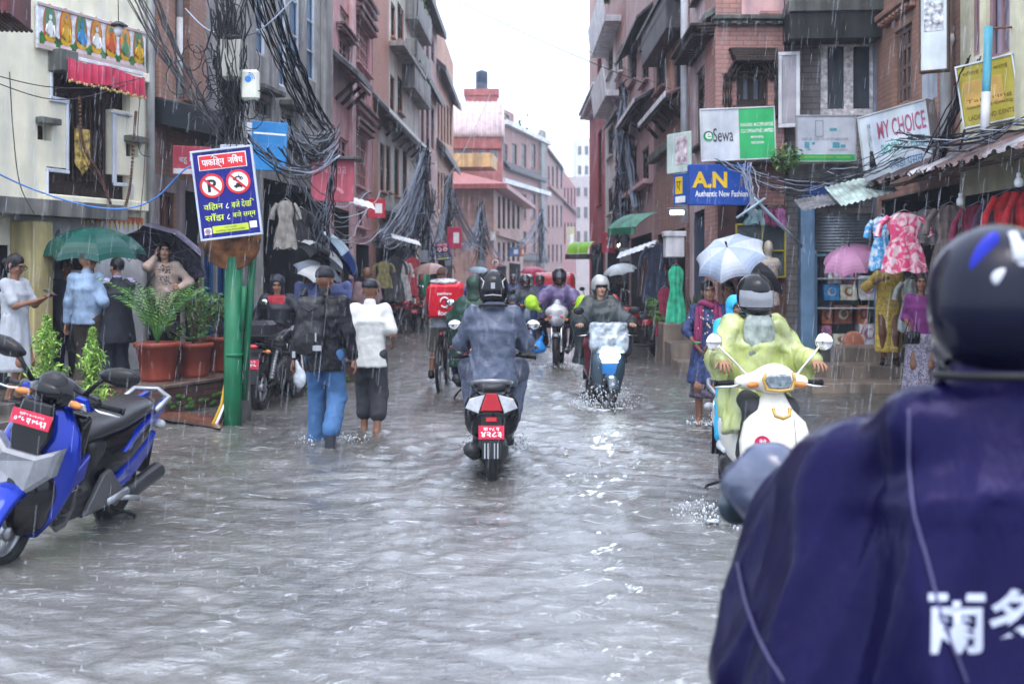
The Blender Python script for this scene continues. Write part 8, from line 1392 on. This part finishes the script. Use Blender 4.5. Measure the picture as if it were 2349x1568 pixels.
# far people
person('person in black under the brownish umbrella beyond the courier', -2.08, 30, 0, 180, 1.64, .025, 'brown', tops=[top(black_c, 'short', .15, .03)], bottoms=[pants(black_c)], shoes=('shoe', black))
umbrella('brownish pink umbrella beyond the courier', P(988, 603, 29.5), (0, -.05, 1), .50, .30, [mat('dusty_pink_nylon', (.38, .25, .24), .4, var=.2), mat('tan_nylon', (.30, .19, .17), .4)], 8, lambda i: int(i in (4, 5)), .8)
blu = C_('bright_blue_raincoat', (.015, .06, .48), .4)
SC = dict(pel=(0, .08, .8), hands=RD, feet=FT, face=True)
person('person in a bright blue hooded raincoat riding away in the distance', -1.05, 30.5, 0, 180, 1.7, .022, 'brown', **SC, tops=[top(blu, hem=.2, loose=.06, flare=.04)], bottoms=[pants(blu)], shoes=('shoe', black), helmet=hood(blu))
for (x, Y, l, c, hm) in ((.42, 27, 'person with a pale helmet on a distant scooter left of the red van', (.05, .06, .09), (.45, .42, .38)), (.78, 30, 'person in blue with a black helmet in front of the red van', (.02, .05, .2), (.012, .012, .014)), (.05, 34, 'person on the farthest oncoming scooter', (.03, .05, .15), (.1, .03, .03)), (.3, 24.2, 'person in a dark jacket on the cream topped distant scooter', (.04, .05, .07), (.02, .02, .025))):
    person(l, x, Y, 0, 5, 1.66, .024, 'brown', **SC, tops=[poncho(C_('far_%d' % int(Y), c, .5), .25, .05)], bottoms=[pants(black_c)], shoes=('shoe', black), helmet=helm(mat('far_shell_%d' % int(Y), hm, .2, coat=1), True, visor, open_visor=True))
person('person walking beneath the dull red umbrella near the red van', .95, 47, 0, 0, 1.65, .028, 'brown', tops=[top(C_('far_grey', (.1, .1, .12), .7), 'long', .15, .03)], bottoms=[pants(black_c)], shoes=('shoe', black)); umbrella('dull red umbrella near the red van', P(1224, 612, 46.8), (0, -.1, 1), .6, .28, [mat('dull_red_nylon', (.40, .04, .10), .4)], 8, None, .8)
person('person walking under the grey blue umbrella far on the left', -1.5, 52, 0, 180, 1.65, .03, 'brown', tops=[top(black_c, 'long', .15, .03)], bottoms=[pants(black_c)], shoes=('shoe', black)); umbrella('grey blue umbrella far on the left before the corner house', P(1100, 612, 52), (.1, -.1, 1), .6, .26, [mat('mist_blue_nylon', (.25, .34, .42), .4)], 8, None, .8)
person('person holding the small pale umbrella beside the crimson house', 2.75, 28, 0, 10, 1.62, .025, 'brown', tops=[top(black_c, 'long', .15, .03)], bottoms=[pants(charcoal)], shoes=('shoe', black)); umbrella('small pale umbrella beside the dark shop on the right', P(1420, 606, 27.8), (-.2, -.2, 1), .45, .2, [mat('pale_grey_nylon', (.45, .52, .56), .4)], 8, None, .8)
person('person standing in the dark clothes shop on the right', 3.25, 23.2, .2, -20, 1.6, .025, 'brown', tops=[top(C_('far_maroon', (.10, .02, .03), .7), 'long', .15, .03)], bottoms=[pants(C_('far_red', (.3, .02, .06), .7))], shoes=('shoe', black))
# ---------------------------------------------------------------- foreground rider in the navy poncho
navy = mat('navy_poncho_nylon', (.004, .003, .030), .27, var=.2, scale=4, spec=.2, bump=1, bscale=6, stretch=(1.5, 1.5, .4)); navy.node_tree.nodes['Principled BSDF'].inputs['Specular Tint'].default_value = (.5, .46, 1, 1); frx, fry = .99, 2.30
fh = mat('helmet_navy_white', (.004, .005, .020), .2, coat=.2, spec=.15)
def fmark(o, Q):
    b = MB(); b.ell(Q(-.005, .150, .065), (.022, .004, .06)); b.ell(Q(.035, .146, .05), (.03, .004, .02)); b.tube([Q(.0, .10, .135), Q(.005, .13, .11), Q(.01, .148, .08)], .014, 6); b.build('white_decal', mat('decal_white', (.6, .62, .68), .25), o); b = MB(); b.ell(Q(-.075, .122, .06), (.03, .014, .06), rot(0, 25, 0)); b.ell(Q(.06, .11, .10), (.02, .012, .05), rot(0, -30, 0)); b.ell(Q(-.045, .14, .02), (.012, .010, .04), rot(0, -20, 0)); b.build('blue_decal', mat('decal_blue', (.01, .02, .40), .25), o)
def fponcho(t, J, vox):
    S = SDF(.07); s = J['s']; nk = J['nk']; S.cone(V_(0, .16, .42), J['ch']+V_(0, .04, -.05), (.46, .32), (.24, .16)).cone(J['ch']+V_(0, .04, -.05), nk-V_(0, 0, .03), (.24, .16), (.10, .09)).cap(J['shL']-V_(0, 0, .02), J['shR']-V_(0, 0, .02), .07)
    S.cap(nk-V_(0, 0, .04), nk+V_(0, .01, .09), .092, .080, k=.04)
    for q, sx in (('L', 1), ('R', -1)):
        sh, el, w_ = J['sh'+q], J['el'+q], J['wr'+q]; sh = sh-V_(0, 0, .05); S.cap(sh, el, .065, .075).cap(el, w_, .075, .055)
        for f_, dz in ((0, .42), (.35, .40), (.7, .32)):
            a = el.lerp(w_, f_); S.cap(a, a+V_(sx*.13, .05, -dz), .06, .05, k=.14)
        S.cap(sh.lerp(el, .8), sh.lerp(el, .8)+V_(sx*.20, .12, -.50), .07, .07, k=.16)
    g = np.random.RandomState(5)
    def fold(X, Y_, Z):
        th = np.arctan2(X, Y_+.1); d = np.clip((1.40-Z)/.6, 0, 1); return d*(.05*(np.abs(np.sin(th*4.5+.8*np.sin(Z*3)+.5))-.6)+.016*(np.abs(np.sin(th*10+1.5*np.sin(Z*5+X*4)))-.6))+.004*np.sin(X*23+Z*11+2*np.sin(Y_*9))
    o = smesh(S, .014, 'poncho', navy, t, fold); J['poncho'] = o
t, J = person('person in a navy blue poncho and helmet on a scooter, large at the right edge', frx, fry, 0, 180, 1.72, .014, 'brown', pel=(0, .06, .86), lean=(0, .0), hands={'L': {'to': (.36, -.34, .95), 'hint': (.5, .3, -1)}, 'R': {'to': (-.36, -.34, .95), 'hint': (-.5, .3, -1)}}, feet=FT, head=(0, 4, 0), tops=[fponcho], bottoms=[pants(black_c)], shoes=('shoe', black), helmet=helm(fh, True, None, 1.0, mark=fmark))
from mathutils.bvhtree import BVHTree
bpy.context.view_layer.update(); po = J['poncho']; mw = Matrix.Translation((frx, fry, 0)) @ Matrix.Rotation(math.pi, 4, 'Z'); mi_ = mw.inverted()
bvh = BVHTree.FromPolygons([v.co[:] for v in po.data.vertices], [p.vertices[:] for p in po.data.polygons])
def onp(px, py, out=.006):
    o = mi_ @ Vector((0, 0, H)); d = (mi_.to_3x3() @ (P(px, py, 1)-Vector((0, 0, H)))).normalized(); h_ = bvh.ray_cast(o, d); return None if h_[0] is None else h_[0]+h_[1]*out
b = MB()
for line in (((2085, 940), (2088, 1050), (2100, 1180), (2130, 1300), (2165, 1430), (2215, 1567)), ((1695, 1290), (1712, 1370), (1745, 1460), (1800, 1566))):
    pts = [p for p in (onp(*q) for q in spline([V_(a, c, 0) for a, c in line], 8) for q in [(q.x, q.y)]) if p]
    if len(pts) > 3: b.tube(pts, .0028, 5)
b.build('pale_line', mat('pale_line_grey', (.08, .075, .17), .3), t)  # thin lines, paler than the cloth, laid along the poncho
def onto(q):
    p = onp(2262+q.x, 1425-q.z); return p if p else V_(0, .3, .8)
cu = text('雨多', t, (0, 0, 0), 265, 150, mat('poncho_print', (.42, .46, .58), .5), bold=.02, curve=onto)
fs = thing('scooter', 'dark scooter of the rider in the navy poncho, mostly out of the frame', 'scooter', (frx, fry, 0), 180)
wheel(fs, (0, .61, .23), .235, .10); wheel(fs, (0, -.64, .23), .235, .095); b = MB(); loft_y(b, [(-.1, .5, .1, .15), (.2, .55, .17, .18), (.8, .68, .08, .08)]); b.build('rear_body', gloss, fs); b = MB(); loft_y(b, [(-.15, .72, .1, .05), (.3, .76, .14, .06), (.7, .8, .08, .04)]); b.build('seat', seatm, fs); b = MB(); b.tube([(-.38, -.36, 1.03), (0, -.44, 1.0), (.38, -.36, 1.03)], .018, 8); b.tube([(0, -.44, 1), (0, -.60, .3)], .04, 8); b.build('handlebar', black, fs)
S = SDF(.05); S.ell((.36, -.46, 1.07), (.10, .08, .085)).ell((.33, -.44, 1.12), (.06, .07, .06)).cap((.34, -.42, 1.02), (.32, -.3, .96), .07, .05); smesh(S, .014, 'hand_cover', mat('hand_cover_nylon', (.05, .065, .12), .22, var=.3, scale=6, spec=.8, bump=.5, bscale=12), fs, wrinkle(.010, 40, 4))
b = MB(); b.ell((.40, -.49, 1.02), (.075, .03, .06), rot(0, 20, 20)); b.build('mirror', mat('mirror_case', (.03, .05, .07), .15, coat=1), fs)
# ---------------------------------------------------------------- splashes, rain, rainy air
foam = mat('foam_water', (.42, .45, .48), .12, var=.1, spec=.9)
def splash(label, x, Y, r, n, hh, seed, dirs=(0, 0)):
    g = random.Random(seed); b = MB()
    for i in range(n):
        a = g.random()*6.28; q = abs(g.gauss(0, 1)); rr = r*(.25+.75*g.random()); z = hh*abs(g.gauss(0, .45))*(1-.5*rr/r); s_ = .003+.008*g.random()**2; c = V_(x+rr*math.cos(a)+dirs[0]*z, Y+rr*math.sin(a)*.8+dirs[1]*z, z); b.ell(c, (s_, s_, s_*(1+g.random())), None, 5)
    for i in range(n//20):
        a = g.random()*6.28; rr = r*(.3+.5*g.random()); b.ell((x+rr*math.cos(a), Y+rr*math.sin(a)*.8, .0), (.02+.05*g.random(), .02+.03*g.random(), .004+.012*g.random()), None, 8)
    tag(b.build('splash', foam), label, 'splash', kind='stuff')
splash('water thrown up by the front wheel of the plastic wrapped scooter', 1.08, 13.05, .42, 520, .42, 1, (.2, -.2)); splash('water churned behind the black scooter in the middle', -.15, 10.05, .34, 420, .20, 2); splash('water splashing at the bicycle wheel', -.99, 16.3, .3, 120, .14, 3); splash('water splashing around the bare feet of the scarf wearer', 2.08, 11.7, .22, 120, .12, 4); splash('water churned beside the white scooter', 1.55, 7.2, .5, 420, .14, 5); splash('water splashing around the walking men', -1.72, 10.5, .38, 160, .09, 6); splash('water splashing at the lime-mirrored motorcycle', .86, 18.9, .3, 100, .16, 7)
g = np.random.RandomState(11); n = 9500; Yr = 4.5+26*g.rand(n)**1.15; Xr = (g.rand(n)*2-1)*(Yr*.5+.5); Zr = g.rand(n)*(1.6+Yr*.27)+.02; Ls = .03+.14*g.rand(n)**2; V = np.zeros((n, 6, 3)); wv = .0008
ok = ~((np.abs(Xr) > 4.6) & (Yr > 13))
for k in range(3): a = 2.094*k; V[:, k] = np.stack([Xr+wv*np.cos(a), Yr+wv*np.sin(a), Zr], 1); V[:, k+3] = np.stack([Xr+wv*np.cos(a)+Ls*.10, Yr+wv*np.sin(a), Zr+Ls], 1)
V = V[ok]; n = len(V); base = np.arange(n)[:, None]*6; fs_ = np.concatenate([base+np.array(f) for f in ((0, 1, 4, 3), (1, 2, 5, 4), (2, 0, 3, 5))])
k = 1300; Yp = 3.4+13*g.rand(k)**1.3; Xp = (g.rand(k)*2-1)*(Yp*.45+.3); q = np.zeros((k, 6, 3)); hp = .005+.013*g.rand(k)**2; rp_ = .003+.004*g.rand(k)
for j in range(3): a = 2.094*j; q[:, j] = np.stack([Xp+rp_*np.cos(a), Yp+rp_*np.sin(a), 0*Xp-.004], 1); q[:, j+3] = np.stack([Xp+rp_*.3*np.cos(a), Yp+rp_*.3*np.sin(a), hp], 1)
V = np.concatenate([V, q]); n = len(V); base = np.arange(n)[:, None]*6; fs_ = np.concatenate([base+np.array(f) for f in ((0, 1, 4, 3), (1, 2, 5, 4), (2, 0, 3, 5))])
me = bpy.data.meshes.new('rain'); me.from_pydata(V.reshape(-1, 3).tolist(), [], fs_.tolist()); me.materials.append(mat('rain_water', (.75, .80, .88), .15, var=0, alpha=.24)); o = bpy.data.objects.new('rain', me); COL.objects.link(o); tag(o, 'fine slanting streaks of falling rain all over the street', 'rain', kind='stuff')
hz = bpy.data.materials.new('haze'); hz.use_nodes = True; nn = hz.node_tree; [nn.nodes.remove(q) for q in list(nn.nodes) if q.type == 'BSDF_PRINCIPLED']; pv = nn.nodes.new('ShaderNodeVolumePrincipled'); pv.inputs['Color'].default_value = (.80, .86, 1, 1); pv.inputs['Density'].default_value = .0013; nn.links.new(pv.outputs[0], nn.nodes['Material Output'].inputs['Volume'])
b = MB(); b.box((0, 140, 9), (460, 420, 40), b=.5); tag(b.build('haze', hz), kind='stuff')
